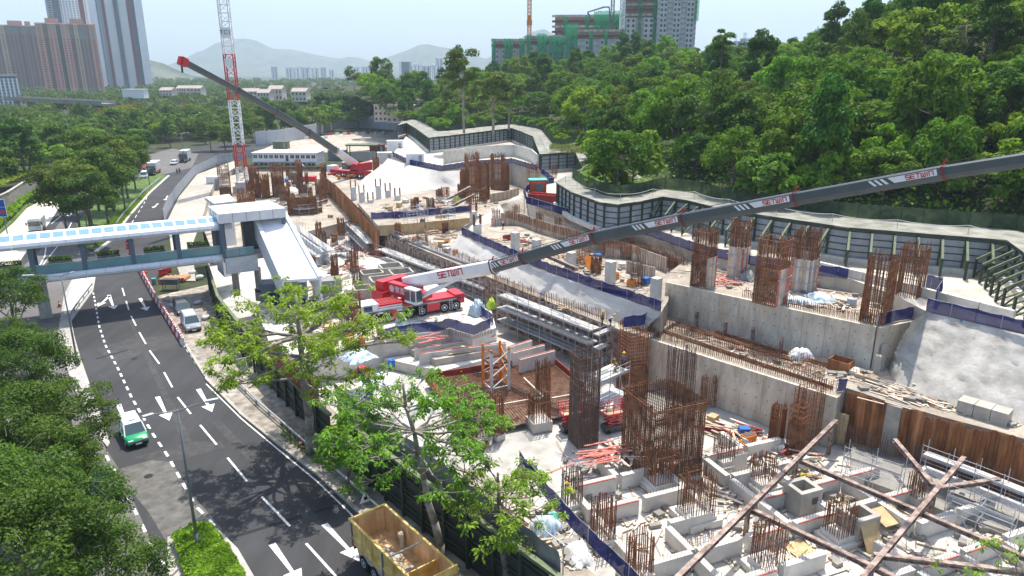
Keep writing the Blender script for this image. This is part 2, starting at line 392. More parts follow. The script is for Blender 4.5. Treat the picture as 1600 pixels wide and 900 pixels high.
for o, (p, t) in zip(kerbs, along(KR, 2.0)):
    if o.data != km:
        old = o.data; o.data = km; bpy.data.meshes.remove(old)
    o.parent = pav; o.location = (p.x, p.y, .0); o.rotation_euler = (0, 0, math.atan2(t.y, t.x))
# median between the two roads
MEDL = IP([(86, 500), (90, 525), (100, 560), (112, 600), (132, 640), (160, 690), (168, 700)]); MEDR = IP([(172, 694), (160, 655), (140, 600), (126, 560), (116, 525), (112, 502), (146, 455), (150, 430)])
med = MEDL[1:] + MEDR + IP([(118, 428), (100, 462), (96, 490)])
struct('median', MB().prism([(p.x, p.y) for p in med], -.2, .14), K['pave'])
sheet('median_paving', [p + (V(0, 0, 0)) for p in IP([(100, 492), (104, 470), (120, 434), (146, 434), (142, 455), (112, 492)])], .15, K['conc_pale'])
# planted wedge with the roadside trees
wedge = IP([(150, 392), (172, 376), (200, 338), (232, 302), (262, 275), (236, 270), (205, 285), (160, 310), (128, 340), (112, 365), (124, 386)])
struct('grass_verge', MB().prism([(p.x, p.y) for p in wedge], -.2, .2), K['grass'])
vk = MB(); strip_mesh(vk, IP([(150, 394), (174, 376), (202, 338), (234, 302), (264, 275)]), .5, -.1, .24); struct('verge_kerb', vk, K['conc_pale'])
# left bank with hedge, wall and green
bankpts = IP([(-60, 380), (0, 366), (22, 347), (42, 325), (72, 310), (80, 297), (20, 300), (-60, 340)])
struct('bank', MB().prism([(p.x, p.y) for p in bankpts], -.2, .3), K['grass'])
# planter island at the bottom
isl = IP([(262, 842), (296, 826), (340, 828), (372, 860), (410, 925), (300, 960), (262, 900)])
struct('planter_island', MB().prism([(p.x, p.y) for p in isl], -.2, .16), K['pave'])
# walkway slab beyond the hoarding
ws = IP([(268, 395), (262, 345), (280, 308), (308, 273), (368, 251), (368, 262), (338, 280), (325, 310), (318, 335), (300, 385), (306, 440), (285, 440)], 0.)
struct('walkway_slab', MB().prism([(p.x, p.y) for p in ws], -1.6, .14), K['conc'])

# ---- painted markings (children of the road)
def dashes(line, dash, gap, w, name='lane_dash', start=0.0, z=.014):
    pts = [P(x, y, 0) for x, y in line]; tot = sum((b - a).length for a, b in zip(pts, pts[1:]))
    a = along(pts, .25); n = len(a); s = start
    while s + dash < tot:
        i0, i1 = int(s / .25), min(n - 1, int((s + dash) / .25))
        p, q = a[i0][0], a[i1][0]; t = (q - p).normalized(); nx = V(t.y, -t.x, 0) * w / 2
        MB().poly([(c.x, c.y, z) for c in (p - nx, p + nx, q + nx, q - nx)]).build(name, K['paint'], road); s += dash + gap
dashes([(144, 452), (147, 463), (155, 510), (165, 540), (184, 575), (205, 620), (240, 680), (262, 712), (305, 790), (348, 834)], 1.05, .95, .2)
dashes([(191, 450), (203, 490), (218, 520), (235, 550), (250, 570), (280, 625), (305, 655), (347, 705), (384, 750), (435, 803), (495, 867), (560, 940)], 4.6, 2.7, .17)
dashes([(166, 712), (177, 732), (195, 767), (216, 808), (236, 850), (250, 872), (270, 905)], 1.1, 1.3, .2)
dashes([(286, 538), (300, 558), (312, 578)], 1.0, 1.0, .15)
dashes([(240, 288), (225, 318), (205, 350), (195, 372)], 3, 3, .15)
K['asphalt_seam'] = M('asphalt_seam', (.028, .028, .030), .9, var=.2, scale=3)
K['asphalt_lite'] = M('asphalt_worn', (.066, .066, .067), .92, var=.2, scale=1.4, big=.2)
for k_, (mt_, pts_) in enumerate([('asphalt_lite', [(150, 545), (176, 566), (296, 536), (284, 522), (200, 530)]), ('asphalt_lite', [(206, 716), (262, 700), (300, 690), (345, 690), (352, 700), (268, 722)]), ('asphalt_seam', [(150, 560), (200, 546), (200, 548), (150, 562)]), ('asphalt_seam', [(360, 838), (520, 790), (522, 793), (362, 842)]), ('asphalt_lite', [(330, 660), (345, 658), (520, 830), (500, 836)]), ('asphalt_lite', [(200, 500), (206, 500), (300, 690), (286, 692)])]): sheet('road_repair', IP(pts_), .0085 + k_ * .0006, K[mt_], road)
for x_, y_ in ((210, 560), (232, 744), (402, 790), (226, 470), (340, 610)):
    w_ = P(x_, y_, .012); MB().lathe([(.33, 0), (.33, .012), (.3, .012)], (0, 0, 0), 18).build('manhole_cover', K['asphalt_seam'], road).location = w_
def solid(line, w, name='edge_line', z=.014):
    pts = IP(line); a = polyline_off(pts, -w / 2); b = polyline_off(pts, w / 2); m = MB()
    for i in range(len(pts) - 1): m.poly([(c.x, c.y, z) for c in (a[i], b[i], b[i + 1], a[i + 1])])
    m.build(name, K['paint'], road)
solid([(322, 600), (378, 655), (428, 697), (495, 752), (545, 800), (600, 860)], .12)
solid([(112, 347), (100, 372), (62, 420), (40, 450)], .18)
solid([(96, 332), (108, 338), (112, 334)], .4); solid([(62, 415), (70, 400), (72, 385)], .2)
solid([(80, 350), (90, 342), (97, 336)], .15)
def arrow(x, y, x2, y2, ln=4.6, w=.3, hw=.95, hl=1.7):
    a = P(x, y, 0); b = P(x2, y2, 0); t = (b - a).normalized(); n = V(t.y, -t.x, 0); b = a + t * ln; h = b - t * hl; z = .014
    m = MB(); q = [a - n * w * .75, a + n * w * .75, h + n * w * .38, h - n * w * .38]; m.poly([(c.x, c.y, z) for c in q])
    m.poly([(c.x, c.y, z) for c in (h - n * hw / 1.6, h + n * hw / 1.6, b)]); m.build('arrow_marking', K['paint'], road)
arrow(425, 850, 460, 898, 5.2); arrow(507, 819, 546, 860, 5.2); arrow(246, 620, 257, 642, 6); arrow(310, 608, 322, 628, 6); arrow(185, 632, 195, 655, 6); arrow(219, 466, 225, 477, 6.5)
arrow(170, 461, 178, 481, 7.5); arrow(172, 462, 155, 477, 5)
arrow(262, 306, 256, 316, 7); arrow(247, 318, 240, 324, 6)

# ---- excavation: floor and terraces (outlines read at their own heights)
PIT = -4.2
sheet('pit_floor', HOLE, PIT - .06, K['pit'])
WL = [(470, 250), (500, 268), (520, 284), (536, 300), (564, 328), (592, 355), (640, 381), (725, 416), (800, 448), (880, 480), (962, 512)]     # retaining line, top +1.5
WLw = IP(WL, 1.5)
T = {}
def terrace(name, pts, z, mat, z0=PIT):
    T[name] = MB().prism([(p.x, p.y) for p in pts], z0, z); return struct(name, T[name], mat)
# plateau behind the retaining line
UPB = WLw[2:] + IP([(1012, 527), (1060, 500), (1100, 470), (1100, 440), (1000, 400), (900, 345), (850, 300), (700, 262), (600, 245), (530, 262)], 1.5)
terrace('bench_terrace', UPB, 1.45, K['site'])
terrace('lower_terrace', IP([(1012, 527), (1200, 586), (1311, 620), (1323, 606), (1380, 625), (1475, 652), (1552, 672), (1660, 702), (1900, 768), (1960, 735), (1500, 600), (1400, 545), (1200, 490), (1050, 455), (985, 500)], 1.), 1.0, K['site'])
terrace('upper_terrace', IP([(1042, 440), (1200, 474), (1370, 510), (1424, 499), (1500, 470), (1400, 425), (1250, 395), (1100, 385), (1046, 425)], 5.5), 5.5, K['site'])
terrace('net_terrace', IP([(722, 367), (790, 398), (860, 427), (940, 455), (1033, 488), (1044, 470), (1052, 420), (1000, 395), (900, 362), (820, 332), (780, 340)], 4.), 4.0, K['site'])
# haul road platform in front of the barrier
HAUL_F = [(612, 243), (640, 256), (690, 266), (740, 258), (800, 254), (840, 266), (866, 285), (830, 292), (818, 305), (832, 320), (880, 335), (960, 357), (1010, 366), (1100, 397), (1200, 418), (1330, 436), (1400, 462), (1445, 485), (1520, 502), (1640, 530), (1900, 592)]
HAUL_B = [(1980, 560), (1720, 470), (1600, 420), (1480, 392), (1325, 380), (1125, 350), (1000, 338), (940, 340), (900, 318), (880, 296), (905, 262), (860, 225), (760, 200), (690, 210), (640, 205)]
terrace('haul_road', IP(HAUL_F, 7.0) + IP(HAUL_B, 7.0), 7.0, K['haul'])
# crane platform and inner slabs
terrace('crane_platform', IP([(430, 560), (520, 548), (600, 528), (690, 519), (703, 513), (716, 519), (738, 526), (775, 512), (768, 486), (700, 452), (640, 425), (560, 392), (470, 400), (400, 480)], -.6), -.6, K['conc_pale'])
terrace('back_slab', [V(-66, 150, 0), V(-77, 180, 0), V(-90, 220, 0), V(-88, 237.5, 0), V(-45, 237.5, 0), V(-47, 200, 0), V(-40, 178, 0), V(-34, 160, 0), V(-45, 140, 0), V(-55, 128, 0)], -1.6, K['site'])
terrace('roadside_ledge', [V(-6.0, 42.9, 0), V(-11.0, 48.6, 0), V(-19.2, 59.4, 0), V(-26.5, 69.5, 0), V(-24.0, 71.0, 0), V(-16.0, 60.2, 0), V(-8.2, 52.5, 0), V(-2.0, 50.0, 0), V(1.2, 47.0, 0), V(3.2, 41.5, 0), V(6.6, 36.0, 0), V(9, 31, 0), V(5, 28, 0)], -.5, K['site'])

def loft(name, rows, mat, seed=0, rough=.25, n=26, m=9, smooth=True):
    """uneven slope surface between two or more polylines"""
    q = random.Random(seed)
    def res(pts, k):
        L_ = [0.0]
        for a, b in zip(pts, pts[1:]): L_.append(L_[-1] + (b - a).length)
        out = []
        for i in range(k):
            s = L_[-1] * i / (k - 1); j = max(jj for jj in range(len(L_)) if L_[jj] <= s + 1e-6); j = min(j, len(pts) - 2)
            f = (s - L_[j]) / max(1e-6, L_[j + 1] - L_[j]); out.append(pts[j].lerp(pts[j + 1], f))
        return out
    R_ = [res(r, n) for r in rows]; mb = MB(); vsl = []
    seg = len(R_) - 1
    for j in range(m):
        t = j / (m - 1) * seg; a = min(int(t), seg - 1); f = t - a
        for i in range(n):
            p = R_[a][i].lerp(R_[a + 1][i], f)
            e = rough if 0 < j < m - 1 else 0
            vsl.append(p + V(q.uniform(-e, e), q.uniform(-e, e), q.uniform(-e, e) * .7))
    fs = [(j * n + i, j * n + i + 1, (j + 1) * n + i + 1, (j + 1) * n + i) for j in range(m - 1) for i in range(n - 1)]
    mb.add(vsl, fs); o = mb.build(name, mat, smooth=smooth); o['kind'] = 'structure'; return o
# white shotcrete slope below the long net, and the far white slope
loft('shotcrete_slope', [IP([(716, 366), (790, 397), (860, 426), (940, 455), (1036, 488)], 4.05), IP([(700, 396), (770, 428), (850, 462), (930, 492), (1006, 516)], 1.5)], K['shot_white'], 3, .12)
loft('far_shotcrete_slope', [IP([(606, 247), (640, 258), (690, 268), (720, 266)], 7.02), IP([(575, 275), (620, 285), (670, 290), (722, 290)], 4), IP([(545, 300), (590, 312), (640, 318), (722, 312)], 1.5)], K['shot_white'], 4, .3)
loft('bench_slope', [IP([(782, 318), (826, 306), (832, 322), (880, 337), (960, 359), (1010, 368), (1080, 392)], 7.02), IP([(790, 345), (820, 340), (860, 352), (920, 372), (985, 390), (1020, 398), (1084, 424)], 4.)], K['dirt'], 5, .2)
loft('white_ramp', [IP([(728, 352), (770, 328), (812, 304)], 4.5), IP([(700, 366), (755, 352), (826, 320)], 3.6)], K['shot_white'], 9, .1)
loft('shotcrete_cutting', [IP([(1424, 502), (1450, 488), (1520, 504), (1640, 532), (1900, 594)], 6.98), IP([(1385, 572), (1400, 600), (1470, 632), (1580, 660), (1900, 748)], 1.0)], K['shot'], 6, .11, 56, 26)
# face below the haul road on the right of the upper terrace
# ------------------------------------------------------------------ hill behind the barrier
BAR = [(620, 196), (636, 192), (650, 200), (671, 215), (700, 212), (800, 200), (834, 213), (845, 241), (900, 237), (912, 262), (869, 284), (895, 300), (940, 316), (965, 319), (1000, 314), (1035, 307), (1072, 312), (1125, 325), (1200, 337), (1325, 355), (1475, 367), (1575, 375), (1600, 392), (1640, 425), (1760, 490)]
ZB = 11.5
BARw = IP(BAR, ZB)
DECK_W = 4.6
BACKw = IP([(628, 190), (646, 186), (664, 193), (684, 205), (704, 204), (800, 193), (845, 202), (868, 230), (905, 226), (925, 258), (893, 277), (912, 292), (944, 305), (968, 309), (1000, 304), (1036, 295), (1078, 300), (1130, 313), (1204, 322), (1328, 340), (1480, 352), (1590, 360), (1622, 372), (1665, 400), (1800, 470)], ZB)
def side_dist(p, line):
    best = 1e9
    for a, b in zip(line, line[1:]):
        ab = V(b.x - a.x, b.y - a.y, 0); ap = V(p.x - a.x, p.y - a.y, 0); t = max(0, min(1, ap.dot(ab) / max(ab.dot(ab), 1e-6)))
        d = (ap - ab * t).length; best = min(best, d)
    return best
hillpoly = [(p.x, p.y) for p in BACKw] + [(90, 40), (260, 40), (260, 520), (-140, 520)]
def inside(x, y, poly):
    c = False; j = len(poly) - 1
    for i in range(len(poly)):
        if (poly[i][1] > y) != (poly[j][1] > y) and x < (poly[j][0] - poly[i][0]) * (y - poly[i][1]) / (poly[j][1] - poly[i][1]) + poly[i][0]: c = not c
        j = i
    return c
def slope_at(x, y):
    u = x / max(y, 1); pts = [(-.5, .05), (-.12, .11), (.02, .145), (.12, .19), (.2, .215), (.31, .17), (.42, .215), (.5, .30), (.6, .37), (2, .40)]
    for (a, sa), (b, sb) in zip(pts, pts[1:]):
        if u <= b: return sa + (sb - sa) * max(0, (u - a) / (b - a))
    return .4
def hill_z(x, y):
    d = side_dist(V(x, y, 0), BACKw)
    return ZB - .3 + slope_at(x, y) * min(d, 95) + 1.2 * math.sin(x * .11) * math.sin(y * .09) * min(1, d / 15)
mb = MB(); gx = {}; step = 5.0
xs = [-140 + step * i for i in range(81)]; ys = [40 + step * j for j in range(97)]
for j, y in enumerate(ys):
    for i, x in enumerate(xs):
        if inside(x, y, hillpoly):
            gx[(i, j)] = len(mb.v); mb.v.append((x, y, hill_z(x, y)))
for j in range(len(ys) - 1):
    for i in range(len(xs) - 1):
        k = [(i, j), (i + 1, j), (i + 1, j + 1), (i, j + 1)]
        if all(c in gx for c in k): mb.f.append(tuple(gx[c] for c in k))
hill = mb.build('hill', K['wood_ground'], smooth=True); hill['kind'] = 'structure'
# verge between deck and hill
mb = MB(); fr = BACKw; bk = polyline_off(BACKw, -7)
for i in range(len(fr) - 1):
    a, b, c, d = fr[i], fr[i + 1], bk[i + 1], bk[i]
    if not (inside(c.x, c.y, hillpoly) and inside(d.x, d.y, hillpoly)): continue
    mb.poly([(a.x, a.y, ZB - .1), (b.x, b.y, ZB - .1), (c.x, c.y, ZB + 1.0), (d.x, d.y, ZB + 1.0)])
o = mb.build('hill_foot', K['grass']); o['kind'] = 'structure'

# ------------------------------------------------------------------ mountains
def ridge(name, prof, dist, depth, mat, seed, base=0.0):
    """prof: skyline in photo positions, built as a real ridge at its own distance"""
    q = random.Random(seed); cols = []
    xs_ = np.linspace(prof[0][0], prof[-1][0], 90)
    for x in xs_:
        y = np.interp(x, [p[0] for p in prof], [p[1] for p in prof]); top = PD(float(x), float(y), dist)
        cols.append(top)
    mb = MB(); n = len(cols); rows = 12
    jit = [[q.uniform(-1, 1) for _ in range(n)] for _ in range(rows)]
    for r in range(rows):
        f = r / (rows - 1)
        for i, t in enumerate(cols):
            spur = math.sin(i * .55 + seed) * .5 + math.sin(i * 1.37 + 2 * seed) * .3
            h = base + (t.z - base) * (1 - f) ** 1.25 * (1 + .05 * jit[r][i] * (1 if r else 0))
            yy = t.y - depth * f * (1 + .25 * spur)
            mb.v.append((t.x * (1 - .1 * f), yy, h))
    for r in range(rows - 1):
        for i in range(n - 1): mb.f.append((r * n + i, (r + 1) * n + i, (r + 1) * n + i + 1, r * n + i + 1))
    o = mb.build(name, mat, smooth=True); o['kind'] = 'structure'; return o
K['mountain'] = M('mountain_scrub', (.045, .062, .032), .95, var=.4, scale=.006, c2=(.09, .095, .055))
ridge('mountain', [(180, 118), (230, 112), (285, 100), (310, 84), (335, 68), (362, 61), (385, 60), (402, 64), (425, 76), (455, 77), (490, 85), (530, 92), (545, 89), (560, 90), (580, 96), (620, 100), (700, 112), (760, 118)], 7000, 1800, K['mountain'], 1)
ridge('mountain_right', [(560, 110), (585, 96), (615, 86), (640, 77), (655, 70), (668, 69), (685, 73), (705, 76), (760, 92), (830, 50), (850, 45), (870, 56), (920, 96), (1000, 112)], 6400, 1700, K['mountain'], 2)
ridge('wooded_hill', [(205, 112), (222, 97), (235, 94), (255, 99), (272, 107), (300, 118), (330, 122)], 2600, 500, K['mountain'], 3)
# ------------------------------------------------------------------ haze
hz = MB().box((0, 5300, 396), (17000, 12000, 800))
hz = hz.build('haze', None); hz['kind'] = 'stuff'
hm = bpy.data.materials.new('haze'); hm.use_nodes = True; ht = hm.node_tree; ht.nodes.remove(ht.nodes['Principled BSDF'])
pvn = ht.nodes.new('ShaderNodeVolumePrincipled'); pvn.inputs['Color'].default_value = (.70, .86, .98, 1); pvn.inputs['Density'].default_value = 0.00016; pvn.inputs['Anisotropy'].default_value = 0.0
ht.links.new(pvn.outputs[0], ht.nodes['Material Output'].inputs['Volume']); hz.data.materials.append(hm)
tag(hz, 'pale summer haze hanging over the whole valley', 'haze')
# ------------------------------------------------------------------ towers and houses
K['brick_pink'] = M('pinkish_tile', (.70, .33, .25), .8, var=.08, scale=.05)
K['brick_brown'] = M('brown_tile', (.34, .22, .195), .8, var=.08, scale=.05)
K['tan'] = M('tan_tile', (.66, .46, .30), .8, var=.08, scale=.05)
K['tower_white'] = M('tower_white', (.92, .93, .94), .7, var=.05, scale=.05)
K['tower_grey'] = M('tower_slate', (.11, .135, .17), .7, var=.06, scale=.05)
K['tower_lgrey'] = M('tower_light_grey', (.42, .46, .52), .7, var=.06, scale=.05)
K['tower_maroon'] = M('tower_maroon', (.30, .07, .08), .7, var=.06, scale=.05)
K['win'] = M('far_window', (.06, .08, .10), .3, var=.2, scale=.05)
K['win_teal'] = M('teal_window', (.08, .34, .33), .25, var=.2, scale=.05)
K['bare'] = M('bare_concrete', (.60, .60, .59), .85, var=.12, scale=.3, stretch=(1, 1, .3))
K['cream'] = M('cream_render', (.60, .54, .46), .85, var=.1, scale=.3)
K['rooft'] = M('roof_pink', (.40, .34, .30), .85, var=.15, scale=.5)
def tower(name, label, x0, x1, ytop, ybase, dist, depth, bays, floors, wall, floor_h=2.9, group=None, win='win', roof=True, cat='tower', z0=0.0, top_teal=None, penth=1):
    """bays: list of (width share, proud in metres, material, windows per floor or 0)"""
    a = PD(x0, (ytop + ybase) / 2, dist); b = PD(x1, (ytop + ybase) / 2, dist); H_ = PD((x0 + x1) / 2, ytop, dist).z; W_ = b.x - a.x
    t = thing(name, label, cat, ((a.x + b.x) / 2, dist, z0), math.atan2(a.x + b.x, 2 * dist) * -1, group)
    core = MB().box((0, depth / 2, (H_ - z0) / 2), (W_ * .985, depth, H_ - z0)); core.build('wall', K[wall], t)
    tot = sum(c[0] for c in bays); x = -W_ / 2; wm = MB(); wt = MB()
    nf = floors; fh = (H_ - z0 - 3) / nf
    for (sh, pr, mt, nw) in bays:
        w = W_ * sh / tot
        MB().box((x + w / 2, -pr / 2 + .6, (H_ - z0) / 2 - (.8 if pr < 2 else 0)), (w * .99, pr + 1.2, H_ - z0 - (1.6 if pr < 2 else 0))).build('bay', K[mt], t)
        for f in range(nf):
            zz = 3 + fh * (f + .5)
            for k in range(nw):
                tgt = wt if (top_teal and (f > nf - top_teal or f < 4)) else wm
                tgt.box((x + w * (k + .5) / nw, -pr - .05, zz), (w / nw * .48, .3, fh * .42))
        x += w
    if wm.v: wm.build('windows', K[win], t)['kind'] = 'stuff'
    if wt.v: wt.build('corner_windows', K['win_teal'], t)['kind'] = 'stuff'
    if roof:
        MB().box((0, depth / 2 - .3, H_ - z0 + .5), (W_ * 1.01, depth + 1, 1.4)).build('parapet', K['tower_lgrey' if wall != 'brick_brown' else 'tan'], t)
        for k in range(penth): MB().box((W_ * (-.22 + .42 * k), depth / 2, H_ - z0 + 4), (W_ * .22, depth * .5, 6)).build('plant_room', K[wall], t)
    return t
tower('residential_tower', 'pink and brown apartment tower with teal corner windows, in front of the tall white tower', 72, 152, 38, 160, 900, 40, [(.5, 3, 'brick_pink', 1), (.35, .5, 'brick_brown', 1), (.6, 4, 'brick_pink', 2), (.3, .3, 'tower_grey', 1), (.6, 4.5, 'brick_pink', 2), (.35, .5, 'brick_brown', 1), (.3, 3, 'tan', 1), (.8, 1, 'brick_brown', 3), (.5, 3, 'brick_pink', 1)], 40, 'brick_brown', top_teal=9, penth=2)
tower('residential_tower', 'brown apartment tower at the left edge with rooftop plant room', -30, 58, 40, 160, 960, 40, [(.6, 3, 'brick_pink', 1), (.7, .5, 'brick_brown', 3), (.4, 3, 'brick_brown', 2), (.3, 4, 'tan', 1), (.9, 1, 'brick_brown', 4), (.4, 3.5, 'brick_brown', 2), (.5, 1, 'brick_brown', 2)], 40, 'brick_brown', top_teal=6, penth=2)
tower('residential_tower', 'narrow brown apartment tower behind the pink one', 46, 80, 42, 160, 990, 34, [(.5, 2, 'brick_brown', 2), (.4, .4, 'tower_grey', 1), (.5, 3, 'brick_brown', 2)], 40, 'brick_brown', top_teal=6)
tower('high_rise', 'very tall white and slate high-rise behind the pink tower, cut by the top', 80, 152, -95, 145, 1150, 40, [(.4, 1, 'tower_lgrey', 1), (.4, 3, 'tower_grey', 0), (.5, 2, 'tower_white', 3), (.6, 1, 'tower_white', 3), (.3, .4, 'tower_maroon', 1), (.4, 3, 'tower_white', 2), (.5, 2, 'tower_grey', 1)], 66, 'tower_white', roof=False)
tower('high_rise', 'tall white high-rise with slate and maroon stripes, right of its twin', 148, 222, -70, 145, 1100, 44, [(.5, 3.5, 'tower_white', 0), (.4, 1, 'tower_lgrey', 2), (.25, .3, 'tower_maroon', 1), (.6, 2, 'tower_white', 4), (.35, 3, 'tower_grey', 0), (.6, 2, 'tower_white', 4), (.3, .5, 'tower_maroon', 1), (.3, 2, 'tower_grey', 1), (.6, 4, 'tower_white', 0)], 62, 'tower_white', roof=False)
mw = PD(207, 20, 1100)
tower('slab_block', 'low grey slab block with vertical fins at the left edge', -12, 27, 119, 168, 640, 24, [(.2, .5, 'tower_lgrey', 1), (.12, 1.6, 'tower_white', 0)] * 7, 9, 'tower_grey', penth=0)
# far white estates below the mountains
FT = [(424, 434, 105, 2300, 'slim white tower left of the far estate row'), (447, 457, 107, 2450, 'leftmost white block of the far estate row'), (457, 469, 106, 2500, 'second white block of the far estate row'), (470, 484, 106, 2450, 'third white block of the far estate row'), (485, 499, 107, 2500, 'fourth white block of the far estate row'), (501, 510, 106, 2480, 'fifth white block of the far estate row'), (514, 522, 109, 2520, 'rightmost white block of the far estate row'), (538, 549, 107, 2700, 'pale block left in the far trio below the ridge gap'), (550, 563, 105, 2750, 'pale middle block in the far trio below the ridge gap'), (565, 576, 105, 2700, 'pale block right in the far trio below the ridge gap'),
 (632, 645, 105, 1900, 'low white block beside the blue glass tower'), (646, 658, 102, 1950, 'tall white block in the middle of the white cluster'), (659, 674, 104, 1900, 'wide white block in the white cluster'), (674, 690, 103, 1950, 'white block at the right of the white cluster'), (681, 693, 92, 2100, 'pinkish tower rising behind the white cluster')]
for i, (x0, x1, yt, d, lb) in enumerate(FT):
    tower('far_tower', lb, x0, x1, yt, 125, d, 22, [(.4, 1, 'tower_white', 1), (.25, .2, 'tower_lgrey', 1), (.5, 2, 'tower_white', 2), (.25, .2, 'tower_grey', 0), (.4, 1, 'tower_white', 1)], 24, 'tower_white', group='far white estate towers', penth=1)
tower('glass_tower', 'dark blue glass tower left of the far white cluster', 624, 643, 97, 122, 1850, 26, [(.3, 2, 'tower_white', 0), (1, .5, 'tower_grey', 3), (.3, 2, 'tower_lgrey', 0)], 22, 'tower_grey', penth=0)
RTW = [(1145, 1156, 66, 'slim pale tower at the left of the right-hand ridge group'), (1155, 1178, 62, 'pale slab tower in the right-hand ridge group'), (1178, 1200, 66, 'grey-striped slab tower in the right-hand ridge group'), (1200, 1222, 68, 'pale tower at the right of the right-hand ridge group'), (1270, 1284, 52, 'left half of the white tower pair above the ridge dip'), (1284, 1310, 47, 'taller right half of the white tower pair above the ridge dip')]
for x0, x1, yt, lb in RTW:
    tower('ridge_tower', lb, x0, x1, yt, 110, 760, 24, [(.4, 1, 'tower_white', 1), (.2, .2, 'tower_lgrey', 1), (.5, 2, 'tower_white', 2), (.3, .3, 'tower_grey', 1), (.4, 1.5, 'tower_white', 2)], 30, 'tower_white', group='white towers behind the ridge')
# ---- unfinished blocks wrapped in green netting
def unfinished(name, label, x0, x1, ytop, dist, depth, nb, nf, nets, formed=3, z0=5.0):
    a = PD(x0, ytop, dist); b = PD(x1, ytop, dist); W_ = b.x - a.x; H_ = a.z - z0; fh = H_ / nf
    t = thing(name, label, 'building', ((a.x + b.x) / 2, dist, z0), -math.atan2(a.x + b.x, 2 * dist))
    MB().box((0, depth / 2, (H_ - formed * fh) / 2), (W_ * .98, depth, H_ - formed * fh)).build('wall', K['bare'], t)
    MB().box((0, depth / 2, H_ - formed * fh / 2 - .2), (W_ * .94, depth * .9, formed * fh)).build('floor_frames', K['conc_dark'], t)
    wn_ = MB(); sl = MB(); bw = W_ / nb
    for k in range(nb):
        x = -W_ / 2 + bw * (k + .5)
        MB().box((x, -.5, (H_ - formed * fh) / 2), (bw * .56, 1.9 + (k % 2), H_ - formed * fh - .1)).build('bay', K['bare'], t)
        for f in range(nf - formed):
            for s in (-1, 1): wn_.box((x + s * bw * .14, -1.6 - (k % 2) * .5, fh * (f + .5)), (bw * .13, .4, fh * .5))
    for f in range(nf - formed + 1):
        sl.box((0, depth / 2 - .4, fh * f), (W_ * 1.0, depth + 1.2, .3))
    wn_.build('window_openings', K['win'], t)['kind'] = 'stuff'; sl.build('slab_edges', K['bare'], t)['kind'] = 'stuff'
    for f in range(formed):
        MB().box((0, -.9, H_ - fh * (f + .35)), (W_ * 1.02, .5, fh * .42)).build('formwork_band', K['maroon' if f % 2 else 'form'], t)
    for (u0, u1, f0, f1) in nets:
        q = random.Random(int(u0 * 100) + nb); m = MB(); n = 9; xx = [(-.5 + u0 + (u1 - u0) * i / n) * W_ for i in range(n + 1)]
        for i in range(n):
            y0, y1 = -2.6 - q.random() * .8, -2.6 - q.random() * .8
            m.poly([(xx[i], y0, H_ * f0), (xx[i + 1], y1, H_ * f0), (xx[i + 1], y1 - .2, H_ * f1 - q.random()), (xx[i], y0 - .2, H_ * f1)])
        m.build('safety_net', K['net_green'], t)
    return t
D = 470
unfinished('unfinished_tower', 'bare grey unfinished tower at the right of the netted blocks', 1030, 1092, -30, D, 18, 3, 26, [(.93, 1.04, .70, 1.0)], 0)
unfinished('unfinished_tower', 'unfinished tower with green net corners left of the bare grey tower', 974, 1030, -12, D + 8, 18, 2, 24, [(-.02, .08, .5, .95), (.44, .54, .35, .95), (.86, 1.0, .55, .98)], 5)
unfinished('unfinished_block', 'stepped unfinished block with maroon formwork bands and a placing boom', 864, 974, 22, D + 14, 18, 5, 19, [(.15, .21, .7, .98), (.46, .52, .68, .98), (.58, .82, .74, 1.03), (.84, 1.0, .74, 1.03)], 4)
unfinished('unfinished_block', 'front unfinished block with green net corners between the others', 886, 980, 45, D - 12, 14, 4, 16, [(-.03, .18, .66, 1.06), (.37, .44, .66, .98), (.62, .68, .66, .98), (.9, .97, .7, 1.0)], 2)
unfinished('unfinished_block', 'low unfinished block heavily wrapped in green netting at the left', 820, 890, 55, D - 6, 16, 4, 15, [(.04, .14, .55, 1.0), (.27, .5, .52, 1.02), (.54, .88, .55, .98)], 2)
unfinished('unfinished_block', 'lowest far left unfinished block with green net strips', 768, 822, 60, D + 30, 14, 4, 14, [(.0, .12, .6, 1.0), (.36, .62, .66, 1.0), (.8, 1.0, .58, 1.0)], 2)
def lattice(mb, p, q_, w, step, r, r2=None, n=4):
    """square lattice mast between two points"""
    p = Vector(p); q_ = Vector(q_); d = (q_ - p); L_ = d.length; d.normalize(); u = V(1, 0, 0) if abs(d.z) > .9 else V(0, 0, 1)
    x = d.cross(u).normalized() * w / 2; y = d.cross(x).normalized() * w / 2; r2 = r2 or r * .6
    cs = [x + y, x - y, -x - y, -x + y]
    for c in cs: mb.tube(p + c, q_ + c, r, n)
    k = max(1, int(L_ / step))
    for i in range(k):
        a = p + d * (L_ * i / k); b = p + d * (L_ * (i + 1) / k)
        for j in range(4):
            c0, c1 = cs[j], cs[(j + 1) % 4]
            mb.tube(a + (c0 if i % 2 else c1), b + (c1 if i % 2 else c0), r2, 3); mb.tube(b + c0, b + c1, r2, 3)
    return mb
w = PD(827, 60, D + 20); t = thing('tower_crane_mast', 'orange tower crane mast rising from the far left unfinished block', 'crane', (w.x, w.y, 4)); lattice(MB(), (0, 0, 0), (0, 0, 78), 2.2, 2.2, .28, .2).build('mast', K['orange'], t); MB().box((0, -.6, 56), (3.4, 3.4, 3.2)).box((0, -.5, 59), (2.6, 2.6, 3)).build('climbing_collar', K['orange'], t)
w = PD(971, 60, D - 6); t = thing('tower_crane_mast', 'white tower crane mast between the unfinished blocks', 'crane', (w.x, w.y, 4)); lattice(MB(), (0, 0, 0), (0, 0, 84), 2.6, 2.4, .26, .18).build('mast', K['white'], t)
